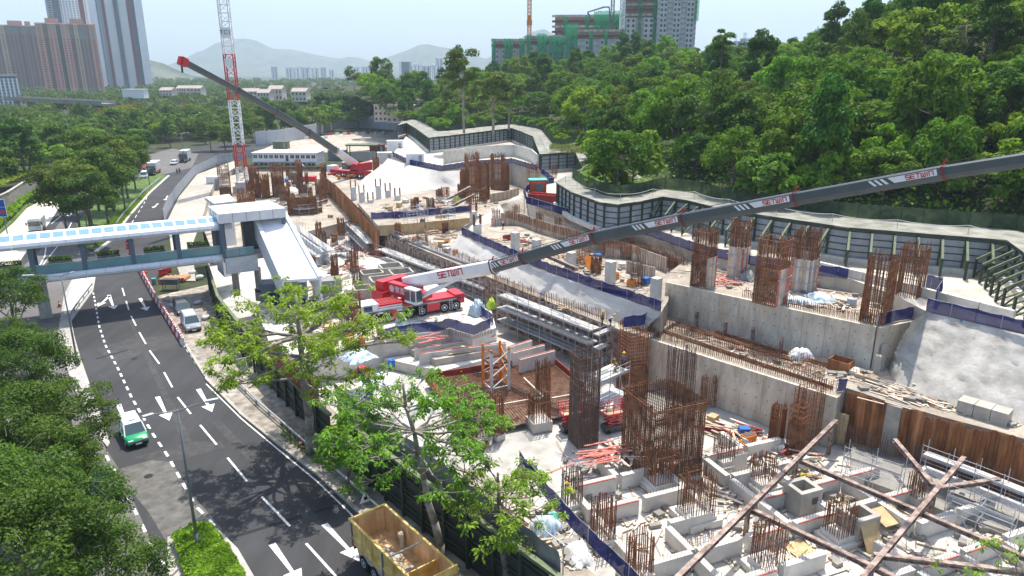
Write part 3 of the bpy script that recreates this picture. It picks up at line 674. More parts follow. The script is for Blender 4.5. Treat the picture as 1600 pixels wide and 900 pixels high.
w = PD(957, 20, D); t = thing('tower_crane_mast', 'short green hoist mast above the stepped unfinished block', 'crane', (w.x, w.y, 40)); lattice(MB(), (0, 0, 0), (0, 0, 45), 1.8, 2, .2).build('mast', K['green_o'], t); MB().box((0, -.5, 36), (2.4, 2.4, 5)).build('hoist_cage', K['lime'], t)
w = PD(953, 38, D); t = thing('placing_boom', 'dark blue concrete placing boom folded over the unfinished blocks', 'boom', (w.x, w.y, w.z - 10))
bp = [PD(953, 38, D), PD(952, 11, D), PD(944, 11, D), PD(918, 19, D), PD(924, 30, D)]; m = MB()
for a, b in zip(bp, bp[1:]): m.tube(a, b, .55, 6, .4)
m.tube(bp[0], bp[0] - V(0, 0, 14), .6, 6); m.build('arm', K['steelblue'], t, world=True)
# ---- viaduct
t = thing('railway_viaduct', 'long grey railway viaduct crossing behind the left wood', 'viaduct', PD(100, 178, 520))
m = MB(); a = PD(20, 172, 560); b = PD(172, 172, 470); a.z = b.z = 10.5; m.extrude([(-4.5, -1.2), (4.5, -1.2), (5, 1.6), (4.6, 1.6), (4.4, 0), (-4.4, 0), (-4.6, 1.6), (-5, 1.6)], a, b); m.build('deck', K['conc_dark'], t, world=True)
for i in range(7):
    c = a.lerp(b, (i + .5) / 7); MB().box((c.x, c.y, 4.6), (2.4, 3, 9.2)).build('pier', K['conc_dark'], t, world=True)
m = MB()
for i in range(31):
    c = a.lerp(b, i / 30); m.box((c.x - .7, c.y - 5.0, 11.7), (.25, .3, 2.0))
m.build('barrier_ribs', K['conc_dark'], t, world=True)['kind'] = 'stuff'
# ---- houses
def house(name, label, x0, x1, ytop, ybase, dist, depth, floors, wall, roofm, nw, flat=True):
    a = PD(x0, ybase, dist); b = PD(x1, ybase, dist); zt = PD(x0, ytop, dist).z; z0 = min(a.z, 8); W_ = b.x - a.x; H_ = zt - z0
    t = thing(name, label, 'house', ((a.x + b.x) / 2, dist, z0)); MB().box((0, depth / 2, H_ / 2), (W_, depth, H_)).build('wall', K[wall], t)
    if flat:
        MB().box((0, depth / 2, H_ + .2), (W_ + .6, depth + .6, .5)).build('roof', K[wall], t); MB().box((W_ * .2, depth / 2, H_ + 1.4), (W_ * .35, depth * .5, 2.2)).build('roof_room', K[wall], t)
    else: MB().extrude([(-depth / 2 - .5, 0), (depth / 2 + .5, 0), (0, 2.6)], (-W_ / 2 - .4, depth / 2, H_), (W_ / 2 + .4, depth / 2, H_)).build('roof', K[roofm], t)
    fh = H_ / floors
    for f in range(floors):
        for k in range(nw):
            wd = MB().box((-W_ / 2 + W_ * (k + .5) / nw, -.02, fh * (f + .55)), (W_ / nw * .42, .12, fh * .45)).build('window', K['win'], t)
    return t
v = house('villa', 'abandoned cream villa with flat roofs behind the grey wall', 604, 646, 166, 188, 330, 14, 3, 'cream', 'rooft', 5)
house('villa_wing', 'lower left wing of the abandoned cream villa', 585, 605, 165, 186, 336, 12, 3, 'cream', 'rooft', 3)
house('villa_wing', 'right wing of the abandoned cream villa with a plain wall', 646, 664, 158, 184, 342, 12, 3, 'cream', 'rooft', 2)
for x0, x1, yt, yb, d, lb in [(249, 268, 136, 144, 700, 'pink village house at the left of the far village'), (276, 291, 133, 145, 720, 'middle pink village house in the far village'), (292, 314, 133, 145, 700, 'cream village house at the right of the far village'), (402, 420, 140, 148, 560, 'pink-roofed house left of the light trees'), (419, 440, 134, 142, 580, 'cream house with pink roof behind the light trees'), (455, 478, 138, 148, 560, 'cream house peeping right of the dark tree'), (377, 402, 138, 147, 620, 'long low house right of the white crane mast')]:
    house('village_house', lb, x0, x1, yt + 5, yb, d, 12, 2, 'cream', 'rooft', 4, flat=False)
m = thing('white_shed', 'long low white shed in the trees below the white high-rise', 'shed', PD(208, 148, 620)); w = m.location; MB().box((0, 4, .5), (18, 8, 7)).build('wall', K['white'], m); MB().box((0, 4, 4.2), (19, 9, .5)).build('roof', K['white_d'], m)
# ------------------------------------------------------------------ trees and plants
def leaf_mesh(name, C, Nn, S, aspect=.55, seed=0, T_=None):
    g = np.random.default_rng(seed); n = len(C)
    Nn = Nn / np.maximum(np.linalg.norm(Nn, axis=1, keepdims=True), 1e-6)
    if T_ is None:
        T_ = g.normal(size=(n, 3))
    T_ = T_ - Nn * np.sum(T_ * Nn, axis=1, keepdims=True); T_ /= np.maximum(np.linalg.norm(T_, axis=1, keepdims=True), 1e-6)
    B = np.cross(Nn, T_); S = np.asarray(S).reshape(-1, 1)
    bend = Nn * S * .22
    vv = np.stack([C - T_ * S - bend * .6, C - B * S * aspect + T_ * S * .1, C + T_ * S - bend, C + B * S * aspect + T_ * S * .1], axis=1).reshape(-1, 3)
    me = bpy.data.meshes.new(name)
    me.vertices.add(4 * n); me.vertices.foreach_set('co', vv.astype(np.float32).ravel())
    me.loops.add(4 * n); me.loops.foreach_set('vertex_index', np.arange(4 * n, dtype=np.int32))
    me.polygons.add(n); me.polygons.foreach_set('loop_start', np.arange(0, 4 * n, 4, dtype=np.int32)); me.polygons.foreach_set('loop_total', np.full(n, 4, dtype=np.int32))
    me.update(); me.validate()
    return me
def crown_pts(rad_, zc, nclump, nleaf, seed, shell=.62, clump=.30, low=-.55, lump=1.0):
    """leaf centres and normals for a crown of clumps round (0,0,zc)"""
    g = np.random.default_rng(seed); rx, ry, rz_ = rad_; cc = []
    while len(cc) < nclump:
        d = g.normal(size=3); d /= np.linalg.norm(d)
        if d[2] < low: continue
        r = shell + (1 - shell) * g.random() ** .6
        cc.append(d * r)
    cc = np.array(cc) * np.array([rx, ry, rz_]) + np.array([0, 0, zc])
    cr = clump * (rx + ry + rz_) / 3 * g.uniform(.6, 1.25, nclump)
    w = cr ** 2; idx = g.choice(nclump, nleaf, p=w / w.sum())
    d = g.normal(size=(nleaf, 3)); d /= np.linalg.norm(d, axis=1, keepdims=True); d[:, 2] = np.where(d[:, 2] < -.35, -d[:, 2], d[:, 2])
    rr = cr[idx][:, None] * g.uniform(.55, 1.05, (nleaf, 1)) * np.array([[1.15, 1.15, .8 * lump]])
    C = cc[idx] + d * rr
    Nn = d + g.normal(size=(nleaf, 3)) * .55 + np.array([0, 0, .45])
    return C, Nn, cc
def trunk_mb(h, r, cc, zc, seed, nl=7, lean=(0, 0)):
    q = random.Random(seed); m = MB(); p = V(0, 0, 0); k = 5; ax = []
    for i in range(1, k + 1):
        f = i / k; n_ = V(lean[0] * f + q.uniform(-.12, .12) * r * 3, lean[1] * f + q.uniform(-.12, .12) * r * 3, h * f)
        m.tube(p, n_, r * (1 - .5 * (f - 1 / k)), 7, r * (1 - .5 * f)); ax.append(n_); p = n_
    ids = list(range(len(cc))); q.shuffle(ids)
    for i in ids[:nl]:
        c = Vector(cc[i]); s = ax[q.randrange(1, k)]; mid = s.lerp(c, .5) + V(0, 0, .08 * h)
        m.tube(s, mid, r * .42, 5, r * .28); m.tube(mid, c, r * .28, 5, r * .1)
    return m
def tree_proto(name, label, rad_, zc, nclump, nleaf, size, leaf, seed, trunk_h, trunk_r, bark='bark', **kw):
    t = thing(name, label, 'tree'); C, Nn, cc = crown_pts(rad_, zc, nclump, nleaf, seed, **kw)
    g = np.random.default_rng(seed + 9)
    me = leaf_mesh('crown', C, Nn, size * g.uniform(.6, 1.3, nleaf), seed=seed); me.materials.append(K[leaf])
    o = bpy.data.objects.new('crown', me); COL.objects.link(o); o.parent = t
    trunk_mb(trunk_h, trunk_r, cc, zc, seed).build('trunk', K[bark], t, smooth=True)
    return t
def hill_hit(x, y):
    for k in range(60, 300):
        w = PD(x, y, k)
        if inside(w.x, w.y, hillpoly) and w.z <= hill_z(w.x, w.y): return w
    return PD(x, y, 200)
class Kind:
    """a prototype used in place the first time and copied afterwards"""
    def __init__(s, root): s.root = root; s.used = False
    def put(s, loc, rz=0.0, scale=1.0, label=None, group=None):
        if not s.used:
            s.used = True; r = s.root; r.location = loc; r.rotation_euler = (0, 0, rz); r.scale = scale if hasattr(scale, '__len__') else (scale,) * 3
            if label: r['label'] = label
            if group: r['group'] = group
            return r
        return dup(s.root, loc, rz, label, scale, group)
HT = [ # crowns reach low so that trunks hardly show
 Kind(tree_proto('broadleaf_tree', 'x', (4.2, 4.2, 3.9), 5.2, 42, 4200, .30, 'leaf_a', 1, 5, .22)),
 Kind(tree_proto('broadleaf_tree', 'x', (4.8, 4.4, 3.7), 5.0, 46, 4400, .32, 'leaf_b', 2, 5, .24)),
 Kind(tree_proto('broadleaf_tree', 'x', (4.0, 4.4, 4.2), 5.4, 44, 4300, .30, 'leaf_c', 3, 5, .22)),
 Kind(tree_proto('spreading_tree', 'x', (5.6, 5.2, 3.0), 4.8, 54, 4800, .30, 'leaf_a', 4, 4.6, .24)),
 Kind(tree_proto('tall_tree', 'x', (3.2, 3.2, 4.8), 7.4, 44, 4000, .30, 'leaf_c', 5, 6.5, .22)),
 Kind(tree_proto('spreading_tree', 'x', (5.2, 5.6, 3.1), 4.7, 52, 4800, .34, 'leaf_b', 6, 4.6, .24)),
 Kind(tree_proto('olive_tree', 'x', (3.8, 3.6, 4.2), 6.6, 38, 3600, .27, 'leaf_d', 7, 6, .2, 'bark_pale', shell=.5)),
]
BU = [Kind(tree_proto('bush', 'x', (2.6, 2.6, 1.7), 1.4, 26, 2000, .24, 'leaf_b', 21, 1.0, .1, low=-.3)), Kind(tree_proto('bush', 'x', (2.4, 2.8, 1.9), 1.5, 26, 2000, .26, 'leaf_a', 22, 1.0, .1, low=-.3))]
for k in BU: k.root['category'] = 'bush'
KN = {0: 'rounded mid-green tree', 1: 'rounded fresh-green tree', 2: 'dense deep-green tree', 3: 'spreading mid-green tree', 4: 'tall deep-green tree', 5: 'spreading fresh-green tree', 6: 'olive-green thin-crowned tree'}
def in_view(p, ztop=10, m=70):
    q = p.z + ztop * .5 - CAM_H; d = p.y * CP - q * SP
    if d < 5: return False
    x = 800 + FPX * p.x / d; y = 450 - FPX * (p.y * SP + q * CP) / d
    return -m < x < 1600 + m and -m < y < 980
q = random.Random(5); spots = []; tries = 0
FREE = [(P(1010, 268, 13).xy, 9), (P(1150, 262, 15).xy, 6), (P(930, 225, 14).xy, 8), (P(860, 205, 13).xy, 6)]     # rock outcrops and grass stay open
while len(spots) < 300 and tries < 40000:
    tries += 1
    y = 62 + 330 * q.random() ** 1.25; x = q.uniform(-.22, .95) * y
    if not inside(x, y, hillpoly): continue
    d = side_dist(V(x, y, 0), BACKw)
    if d < 3.5 or d > 120: continue
    z = hill_z(x, y)
    if not in_view(V(x, y, z)): continue
    if any((V(x, y) - c).length < r for c, r in FREE): continue
    mind = 5.6 + .010 * y
    if any((x - a) ** 2 + (y - b) ** 2 < mind * mind for a, b, *_ in spots): continue
    spots.append((x, y, z, d))
for x, y, z, d in spots:
    k = q.choices(range(7), (5, 4, 5, 4, 3, 3, 2))[0]
    PL = ('just above the barrier fence' if d < 14 else 'halfway up' if d < 45 else 'near the skyline') + ' on the ' + ('far left' if x / y < .05 else 'left' if x / y < .25 else 'middle' if x / y < .45 else 'right') + ' of the wooded hill'
    s = q.uniform(.85, 1.28) * (.85 if d < 8 else 1.0)
    HT[k].put((x, y, z - .3), q.uniform(0, 6.28), (s * q.uniform(.9, 1.12), s * q.uniform(.9, 1.12), s * q.uniform(.85, 1.4)), KN[k] + ' ' + PL, KN[k] + 's ' + PL)
for i in range(46):                                       # bushes along the deck fence and the open bank
    p, t = along(polyline_off(BACKw, -2.4), 6.2)[min(i, 45)] if i < len(along(polyline_off(BACKw, -2.4), 6.2)) else (None, None)
    if p is None: break
    w = V(p.x + q.uniform(-1, 1.5), p.y + q.uniform(-1, 1.5), ZB + .1)
    if not in_view(w, 2) or not inside(w.x, w.y, hillpoly): continue
    BU[i % 2].put(w, q.uniform(0, 6.28), q.uniform(.7, 1.2), 'low green bush growing along the mesh fence above the barrier', 'bushes along the barrier fence')
nb_ = 0
while nb_ < 120:
    y = 62 + 130 * q.random() ** 1.2; x = q.uniform(-.05, .9) * y
    if not inside(x, y, hillpoly) or any((V(x, y) - c).length < r * .7 for c, r in FREE): continue
    d = side_dist(V(x, y, 0), BACKw); nb_ += 1
    if d < 2.5 or d > 60 or not in_view(V(x, y, hill_z(x, y)), 2): continue
    s = q.uniform(1.1, 2.0); BU[nb_ % 2].put((x, y, hill_z(x, y) - .2), q.uniform(0, 6.28), (s, s, s * q.uniform(1.0, 1.5)), 'dense shrub between trees on the ' + ('left' if x / y < .25 else 'middle' if x / y < .45 else 'right') + ' of the wooded hill', 'shrubs on the hillside')
# two eucalypts standing clear of the wood, left of the unfinished tower, and the lone tree on the skyline
euc = tree_proto('eucalyptus_tree', 'tall airy eucalyptus with pale trunk, the highest crown left of the unfinished blocks', (5.0, 5.0, 8.0), 14, 34, 3600, .42, 'leaf_d', 41, 15, .4, 'bark_pale', shell=.35, clump=.26)
e0 = PD(724, 150, 215); euc.location = (e0.x, e0.y, hill_z(e0.x, e0.y) - 1); euc.scale = (1, 1, 1.12)
e1 = PD(770, 150, 222); dup(euc, (e1.x, e1.y, hill_z(e1.x, e1.y) - 1), 2.1, 'broad eucalyptus with hanging foliage just right of the tallest eucalyptus', (1.15, 1.15, .86))
e2 = PD(795, 150, 240); dup(euc, (e2.x, e2.y, hill_z(e2.x, e2.y) - 1), 4.0, 'olive eucalyptus nearest the green-netted blocks', (1.0, 1.0, .8))
ln = tree_proto('skyline_tree', 'lone dark tree with stacked tufts standing above the ridge skyline', (2.6, 2.6, 5.0), 9, 16, 2200, .34, 'leaf_c', 45, 11, .25, clump=.34, shell=.4)
e3 = PD(1128, 90, 190); ln.location = (e3.x, e3.y, e3.z - 6.5)
for x_, y_, h_, lb in ((1495, 85, 9, 'bare dead tree with pale branches high on the right hillside'), (1340, 120, 7, 'small bare tree in the gap left of the tall dark trees')):
    w = hill_hit(x_, y_ + 40); t = thing('bare_tree', lb, 'tree', w); C, Nn, cc = crown_pts((3.4, 3.4, 3.2), h_ * .75, 34, 10, x_, shell=.5); trunk_mb(h_, .2, cc, h_ * .75, x_, 30).build('trunk', K['bark_pale'], t)
# undergrowth carpets the hill between the trees
g = np.random.default_rng(3); C = []; Nn = []
while len(C) < 42000:
    y = 62 + 260 * g.random() ** 1.4; x = g.uniform(-.2, .9) * y
    if inside(x, y, hillpoly):
        C.append((x, y, hill_z(x, y) + abs(g.normal()) * .7)); Nn.append((g.normal() * .6, g.normal() * .6 - .3, 1))
me = leaf_mesh('undergrowth', np.array(C), np.array(Nn), g.uniform(.2, .5, len(C)), seed=8); me.materials.append(K['leaf_b'])
o = bpy.data.objects.new('undergrowth', me); COL.objects.link(o); tag(o, 'green undergrowth covering the hillside between the trees', 'undergrowth', kind='stuff')
# pale tall grass on the bank beside the far barrier
def grass_patch(name, pts, z, n, h, mat, label, seed=0):
    g = np.random.default_rng(seed); C = []; w = [P(a, b, z) for a, b in pts]; pol = [(p.x, p.y) for p in w]
    x0, x1 = min(p[0] for p in pol), max(p[0] for p in pol); y0, y1 = min(p[1] for p in pol), max(p[1] for p in pol)
    while len(C) < n:
        x, y = g.uniform(x0, x1), g.uniform(y0, y1)
        if inside(x, y, pol): C.append((x, y, (hill_z(x, y) if z > 11 else z) + h * .5 * g.random()))
    C = np.array(C); Nn = g.normal(size=(n, 3)) * np.array([1, 1, .25]); T_ = np.tile(np.array([[0, 0, 1.]]), (n, 1)) + g.normal(size=(n, 3)) * .3
    me = leaf_mesh(name, C, Nn, g.uniform(.5, 1.1, n) * h, .16, seed, T_); me.materials.append(K[mat]); o = bpy.data.objects.new(name, me); COL.objects.link(o)
    return tag(o, label, 'grass', kind='stuff')
grass_patch('tall_grass', [(858, 235), (880, 200), (930, 195), (990, 215), (980, 235), (900, 236)], 12.2, 9000, .9, 'grass_pale', 'pale tall grass on the bank beside the stepped barrier', 1)
grass_patch('verge_grass', [(150, 388), (172, 374), (200, 338), (230, 303), (224, 300), (195, 325), (165, 350), (140, 372)], .2, 5000, .45, 'leaf_hedge', 'bright grass on the verge below the roadside trees', 2)
# rock outcrops on the hillside
for x, y, n_, lb in ((1140, 240, 7, 'pale bare rock face showing between hillside trees'), (1008, 276, 6, 'low pale rock slab among bushes above the barrier deck'), (848, 196, 5, 'grey rock at the foot of the dark trees')):
    w = hill_hit(x, y); t = thing('rock_outcrop', lb, 'rock', w); q = random.Random(x)
    for k in range(n_): MB().blob((q.uniform(-3, 3), q.uniform(-1.8, 1.8), q.uniform(-.5, .1)), (q.uniform(1, 2), q.uniform(.8, 1.4), q.uniform(.5, .9)), k + x, 9, 6, .35).build('boulder', K['shot'], t)

# ---- left-hand wood, the far wood and the roadside trees
q = random.Random(8); LS = []
def near_road(x, y): return inside(x, y, ROAD) or side_dist(V(x, y, 0), [V(a, b, 0) for a, b in ROAD]) < 4
bpol = [(p.x, p.y) for p in bankpts]; wpol = [(p.x, p.y) for p in wedge]; spol = [(p.x, p.y) for p in ws]
tries = 0
while len(LS) < 120 and tries < 20000:
    tries += 1
    x_, y_ = q.uniform(-60, 420), q.uniform(178, 300)
    w = P(x_, y_, 0)
    if near_road(w.x, w.y) or inside(w.x, w.y, HOLE) or inside(w.x, w.y, bpol) or inside(w.x, w.y, spol): continue
    if w.y > 430 or (w.x > -100 and w.y < 300) or (w.x > -75 and w.y < 345): continue
    if any((w.x - a) ** 2 + (w.y - b) ** 2 < (7.5 + .012 * w.y) ** 2 for a, b in LS): continue
    LS.append((w.x, w.y)); k = q.choices(range(7), (4, 2, 6, 3, 4, 2, 3))[0]; s = q.uniform(1.1, 1.5) * (1 if w.y < 260 else .72)
    HT[k].put((w.x, w.y, -.1), q.uniform(0, 6.28), s, KN[k] + ' in the wood left of the road', KN[k] + 's left of the road')
fl = [(70, 232), (85, 245), (48, 240), (62, 222)]
for i, (x_, y_) in enumerate(fl):
    w = P(x_, y_ + 32, 0); HT[1].put((w.x, w.y, 0), i * 1.3, 1.1, 'bright green young tree at the left wood edge above the bank hedge', 'bright trees above the bank hedge')
for i, (x_, y_) in enumerate([(200, 172), (215, 170), (300, 168), (180, 178)]):          # flame trees
    w = P(x_, y_ + 26, 0); t = HT[3].put((w.x, w.y, 0), i, 1.35, 'spreading tree dotted with orange flowers in the left wood', 'flowering trees in the left wood')
    C, Nn, cc = crown_pts((5.6, 5.2, 2.8), 5.8, 30, 90, 70 + i, low=.1); me = leaf_mesh('flowers', C + np.array([[0, 0, .35]]), Nn, np.full(90, .3), seed=i); me.materials.append(K['flower']); f = bpy.data.objects.new('flowers', me); COL.objects.link(f); f.parent = t
# olive trees on the verge between the roads
ol = tree_proto('roadside_tree', 'x', (4.4, 4.4, 4.6), 8.4, 40, 6500, .25, 'leaf_d', 61, 8, .24, 'bark', shell=.45)
ok_ = Kind(ol); RS = [(106, 372, 1.0), (128, 376, 1.05), (142, 360, 1.15), (150, 386, .95), (170, 352, 1.1), (178, 330, 1.15), (200, 310, 1.1), (196, 330, .9), (155, 330, 1.25), (212, 296, 1.0)]
for i, (x_, y_, s) in enumerate(RS):
    w = P(x_, y_, .2); ok_.put((w.x, w.y, .15), i * 1.9, (s, s, s * 1.08), 'olive-green roadside tree standing on the verge between the two roads', 'roadside trees on the verge')
# far wood: trees run together into one mass
g = np.random.default_rng(12); Cs = []; Ns = []; Ss = []
for k in range(1500):
    y = 330 + 1500 * g.random() ** 1.8; u = g.uniform(-.78, -.02); x = u * y
    if inside(x, y, hillpoly) or (y < 420 and x > -135) : continue
    r = g.uniform(3.6, 5.4) * (1 + y / 1500); zc = g.uniform(2, 5) + y / 300
    n = 46; d = g.normal(size=(n, 3)); d /= np.linalg.norm(d, axis=1, keepdims=True); d[:, 2] = np.abs(d[:, 2]) * .9 - .1
    Cs.append(np.array([x, y, zc]) + d * r * np.array([1, 1, .8]) * g.uniform(.7, 1.05, (n, 1))); Ns.append(d + g.normal(size=(n, 3)) * .5); Ss.append(np.full(n, r * .24))
me = leaf_mesh('far_wood', np.concatenate(Cs), np.concatenate(Ns), np.concatenate(Ss), .7, seed=13); me.materials.append(K['leaf_far'])
o = bpy.data.objects.new('far_wood', me); COL.objects.link(o); tag(o, 'distant green wood stretching to the foot of the mountains', 'wood', kind='stuff')
# light trees in the middle distance behind the grey wall
for i, (x_, y_, k, s) in enumerate([(440, 215, 2, 1.5), (462, 212, 0, 1.4), (490, 210, 1, 1.5), (520, 205, 1, 1.6), (548, 196, 1, 1.9), (575, 192, 0, 1.4), (418, 218, 4, 1.5), (395, 222, 6, 1.4), (560, 200, 3, 1.2), (372, 228, 2, 1.3), (352, 236, 0, 1.2), (330, 236, 6, 1.2), (600, 190, 2, 1.0), (455, 205, 2, 1.5), (505, 200, 4, 1.5), (535, 190, 0, 1.7)]):
    w = P(x_, y_, 0); HT[k].put((w.x, w.y, -.2), i * 1.7, s, KN[k] + ' behind the grey wall at the far end of the site', KN[k] + 's behind the grey far wall')

# ---- near trees: dark paperbarks bottom left
mel = tree_proto('paperbark_tree', 'x', (3.7, 3.5, 3.3), 6.2, 60, 15000, .105, 'leaf_mela', 81, 6.2, .22, 'bark_pale', shell=.5, clump=.25)
mel2 = tree_proto('paperbark_tree', 'x', (3.4, 3.8, 3.0), 5.8, 56, 14000, .105, 'leaf_mela', 82, 6.0, .22, 'bark_pale', shell=.5, clump=.25)
for root in (mel, mel2):                                   # bare pale twigs
    q2 = random.Random(root.name); m = MB()
    for _ in range(60):
        a = V(q2.uniform(-3, 3), q2.uniform(-3, 3), 6 + q2.uniform(-.5, 2.8)); b = a + V(q2.uniform(-.7, .7), q2.uniform(-.7, .7), q2.uniform(.1, .8)); m.tube(a, b, .018, 4, .006)
    m.build('twigs', K['bark_pale'], root)
KM = [Kind(mel), Kind(mel2)]
ML = [('topmost paperbark at the left edge, beside the footbridge end', 15, 470, 1.0), ('small paperbark crown at the left edge below the topmost one', 22, 528, .7), ('paperbark overhanging the left road with its crown nearest the median', 45, 585, 1.0), ('paperbark crown nearest the taxi', 108, 655, .92), ('paperbark at the left edge level with the taxi', 20, 690, 1.05), ('paperbark hiding the rear of the dark parked car', 62, 735, .95), ('paperbark at the left edge level with the dark car', 5, 800, 1.05), ('paperbark crown reaching furthest toward the dashed lane line', 118, 806, .85), ('paperbark in the bottom left corner', 45, 880, 1.05), ('paperbark at the bottom edge beside the planter island', 165, 884, .8)]
for i, (lb, x_, y_, s) in enumerate(ML):
    w = P(x_, y_, 6.0 * s); KM[i % 2].put((w.x, w.y, 0), i * 2.3, s, lb, 'paperbark trees in the bottom left')

# ---- kapok: open crown, horizontal limbs, rosettes of leaves at the twig ends
def rosette_tree(name, label, base, trunk_top, trunk_r, tiers, leaf, bark, seed, leaf_len=.34, per=22, droop=.35, lean=(0, 0), dens=1.0, tw=9):
    q = random.Random(seed); g = np.random.default_rng(seed)
    t = thing(name, label, 'tree', base); m = MB(); tips = []
    k = 8; ax = [V(0, 0, 0)]
    for i in range(1, k + 1):
        f = i / k; n_ = V(lean[0] * f + q.uniform(-.1, .1), lean[1] * f + q.uniform(-.1, .1), trunk_top * f); m.tube(ax[-1], n_, trunk_r * (1 - .75 * (f - 1 / k)), 9, trunk_r * (1 - .75 * f)); ax.append(n_)
    mb_ = MB()
    for (h, reach, nlimb, rise) in tiers:
        for j in range(nlimb):
            a = 2 * math.pi * (j + q.uniform(-.3, .3)) / nlimb; f = h / trunk_top; s = ax[min(k, int(f * k))]
            L_ = reach * q.uniform(.7, 1.1); r0 = trunk_r * .38 * (L_ / 7) ** .5
            pts = [s]
            for z in range(1, 5): pts.append(s + V(math.cos(a) * L_ * z / 4 + q.uniform(-.25, .25), math.sin(a) * L_ * z / 4 + q.uniform(-.25, .25), rise * L_ * (z / 4) ** 1.3 + q.uniform(-.15, .2)))
            for z, (u, w) in enumerate(zip(pts, pts[1:])): mb_.tube(u, w, r0 * (1 - z * .21), 6, r0 * (1 - (z + 1) * .21))
            for _ in range(int(tw * dens * L_ / 5)):
                z = q.uniform(.3, 1.0); p0 = pts[min(3, int(z * 4))].lerp(pts[min(4, int(z * 4) + 1)], z * 4 % 1); b = a + q.uniform(-1.2, 1.2); l2 = q.uniform(.5, 1.9)
                p1 = p0 + V(math.cos(b) * l2, math.sin(b) * l2, q.uniform(-.1, .8) * l2 * .8); mb_.tube(p0, p1, .035, 4, .012); tips.append(p1)
                if q.random() < .5: p2 = p0.lerp(p1, .6) + V(q.uniform(-.6, .6), q.uniform(-.6, .6), q.uniform(.1, .6)); mb_.tube(p0.lerp(p1, .6), p2, .018, 4, .008); tips.append(p2)
    m.build('trunk', K[bark], t, smooth=True); mb_.build('limbs', K[bark], t, smooth=True)
    tp = np.array(tips); n = len(tp); cnt = n * per; idx = np.repeat(np.arange(n), per)
    ang = g.uniform(0, 2 * np.pi, cnt); el = g.uniform(-.9, .75, cnt) - droop * .3; sz = np.repeat(g.uniform(.65, 1.35, n), per)
    d = np.stack([np.cos(ang) * np.cos(el), np.sin(ang) * np.cos(el), np.sin(el)], 1); L2 = leaf_len * sz * g.uniform(.6, 1.2, cnt)
    C = tp[idx] + d * (L2 * g.uniform(.5, 1.5, cnt))[:, None] + g.normal(size=(cnt, 3)) * .05
    C[:, 2] -= droop * L2 * .4
    Tn = d + np.array([0, 0, -droop]); Nn = np.array([0, 0, 1.]) + d * .5 + g.normal(size=(cnt, 3)) * .35
    me = leaf_mesh('crown', C, Nn, L2 * .5, .42, seed, Tn); me.materials.append(K[leaf]); o = bpy.data.objects.new('crown', me); COL.objects.link(o); o.parent = t
    return t
b1 = P(486, 708, .12)
rosette_tree('kapok_tree', 'large open-crowned tree with yellow-green leaf tufts on pale limbs, in front of the red crane', b1, 13.5, .42, [(7.0, 7.2, 5, .02), (8.6, 8.2, 6, .08), (10.2, 8.0, 6, .12), (11.8, 6.4, 6, .22), (13.2, 4.2, 6, .45)], 'leaf_kapok', 'bark_pale', 101, .26, 38, .2, dens=1.4)
b2 = P(693, 884, .12)
rosette_tree('cotton_tree', 'green drooping-leaved tree leaning up behind the yellow dump truck', b2, 12.5, .30, [(8.4, 4.6, 6, .0), (9.6, 5.4, 7, .05), (10.8, 4.8, 6, .15), (11.6, 3.0, 5, .4)], 'leaf_bombax', 'bark_pale', 103, .27, 40, .7, lean=(-2.1, .2), dens=1.3)
b3 = P(792, 938, .12)
rosette_tree('cotton_tree', 'smaller drooping-leaved tree with forked dark trunk at the lower centre', b3, 8.0, .26, [(5.8, 2.6, 4, .2), (6.9, 2.7, 5, .3), (7.8, 1.8, 4, .6)], 'leaf_bombax', 'bark', 105, .28, 38, .7, lean=(-.5, .9), dens=1.4)
b4 = P(546, 772, .12)
sm = tree_proto('small_tree', 'small dense green tree on the pavement against the dark hoarding', (1.9, 1.9, 1.7), 3.9, 30, 4200, .15, 'leaf_bombax', 107, 3.6, .14, 'bark', shell=.4); sm.location = b4
b5 = P(1600, 1000, 0.0)
rosette_tree('cotton_tree', 'leafy branch tips rising at the bottom right corner', V(b5.x, b5.y, -4), 8.6, .22, [(6.0, 3.0, 4, .2), (7.2, 3.4, 5, .25), (8.4, 2.4, 4, .5)], 'leaf_bombax', 'bark', 109, .28, 26, .6, dens=.9)
# ---- clipped plants: island planter, bank hedge, roadside weeds
def hedge(name, pts, z, n, h, size, label, mat='leaf_hedge', seed=0, ground=None):
    g = np.random.default_rng(seed); pol = [(p.x, p.y) for p in pts]
    x0, x1 = min(p[0] for p in pol), max(p[0] for p in pol); y0, y1 = min(p[1] for p in pol), max(p[1] for p in pol); C = []
    while len(C) < n:
        x, y = g.uniform(x0, x1), g.uniform(y0, y1)
        if inside(x, y, pol): C.append((x, y, z + h * (.35 + .45 * (math.sin(x * 3.1) * math.sin(y * 2.7) * .5 + .5) + .25 * g.random())))
    C = np.array(C); Nn = g.normal(size=(n, 3)) * .8 + np.array([0, 0, 1.]); me = leaf_mesh(name, C, Nn, size * g.uniform(.6, 1.4, n), .6, seed); me.materials.append(K[mat])
    o = bpy.data.objects.new(name, me); COL.objects.link(o); return tag(o, label, 'hedge', kind='stuff')
hedge('island_planting', IP([(270, 850), (300, 832), (334, 834), (360, 868), (392, 925), (300, 950), (285, 890)]), .2, 15000, .8, .11, 'bright yellow-green shrubs filling the planter island', seed=1)
hedge('bank_hedge', IP([(0, 362), (22, 343), (42, 321), (72, 306), (66, 300), (30, 322), (10, 340), (-30, 365)]), .3, 6000, 1.6, .28, 'clipped green hedge along the bank beside the layby', seed=2)
hedge('bank_ivy', IP([(-30, 335), (20, 305), (55, 290), (40, 285), (-30, 310)]), 3.0, 5000, 1.0, .3, 'green cover above the left retaining wall', seed=3)
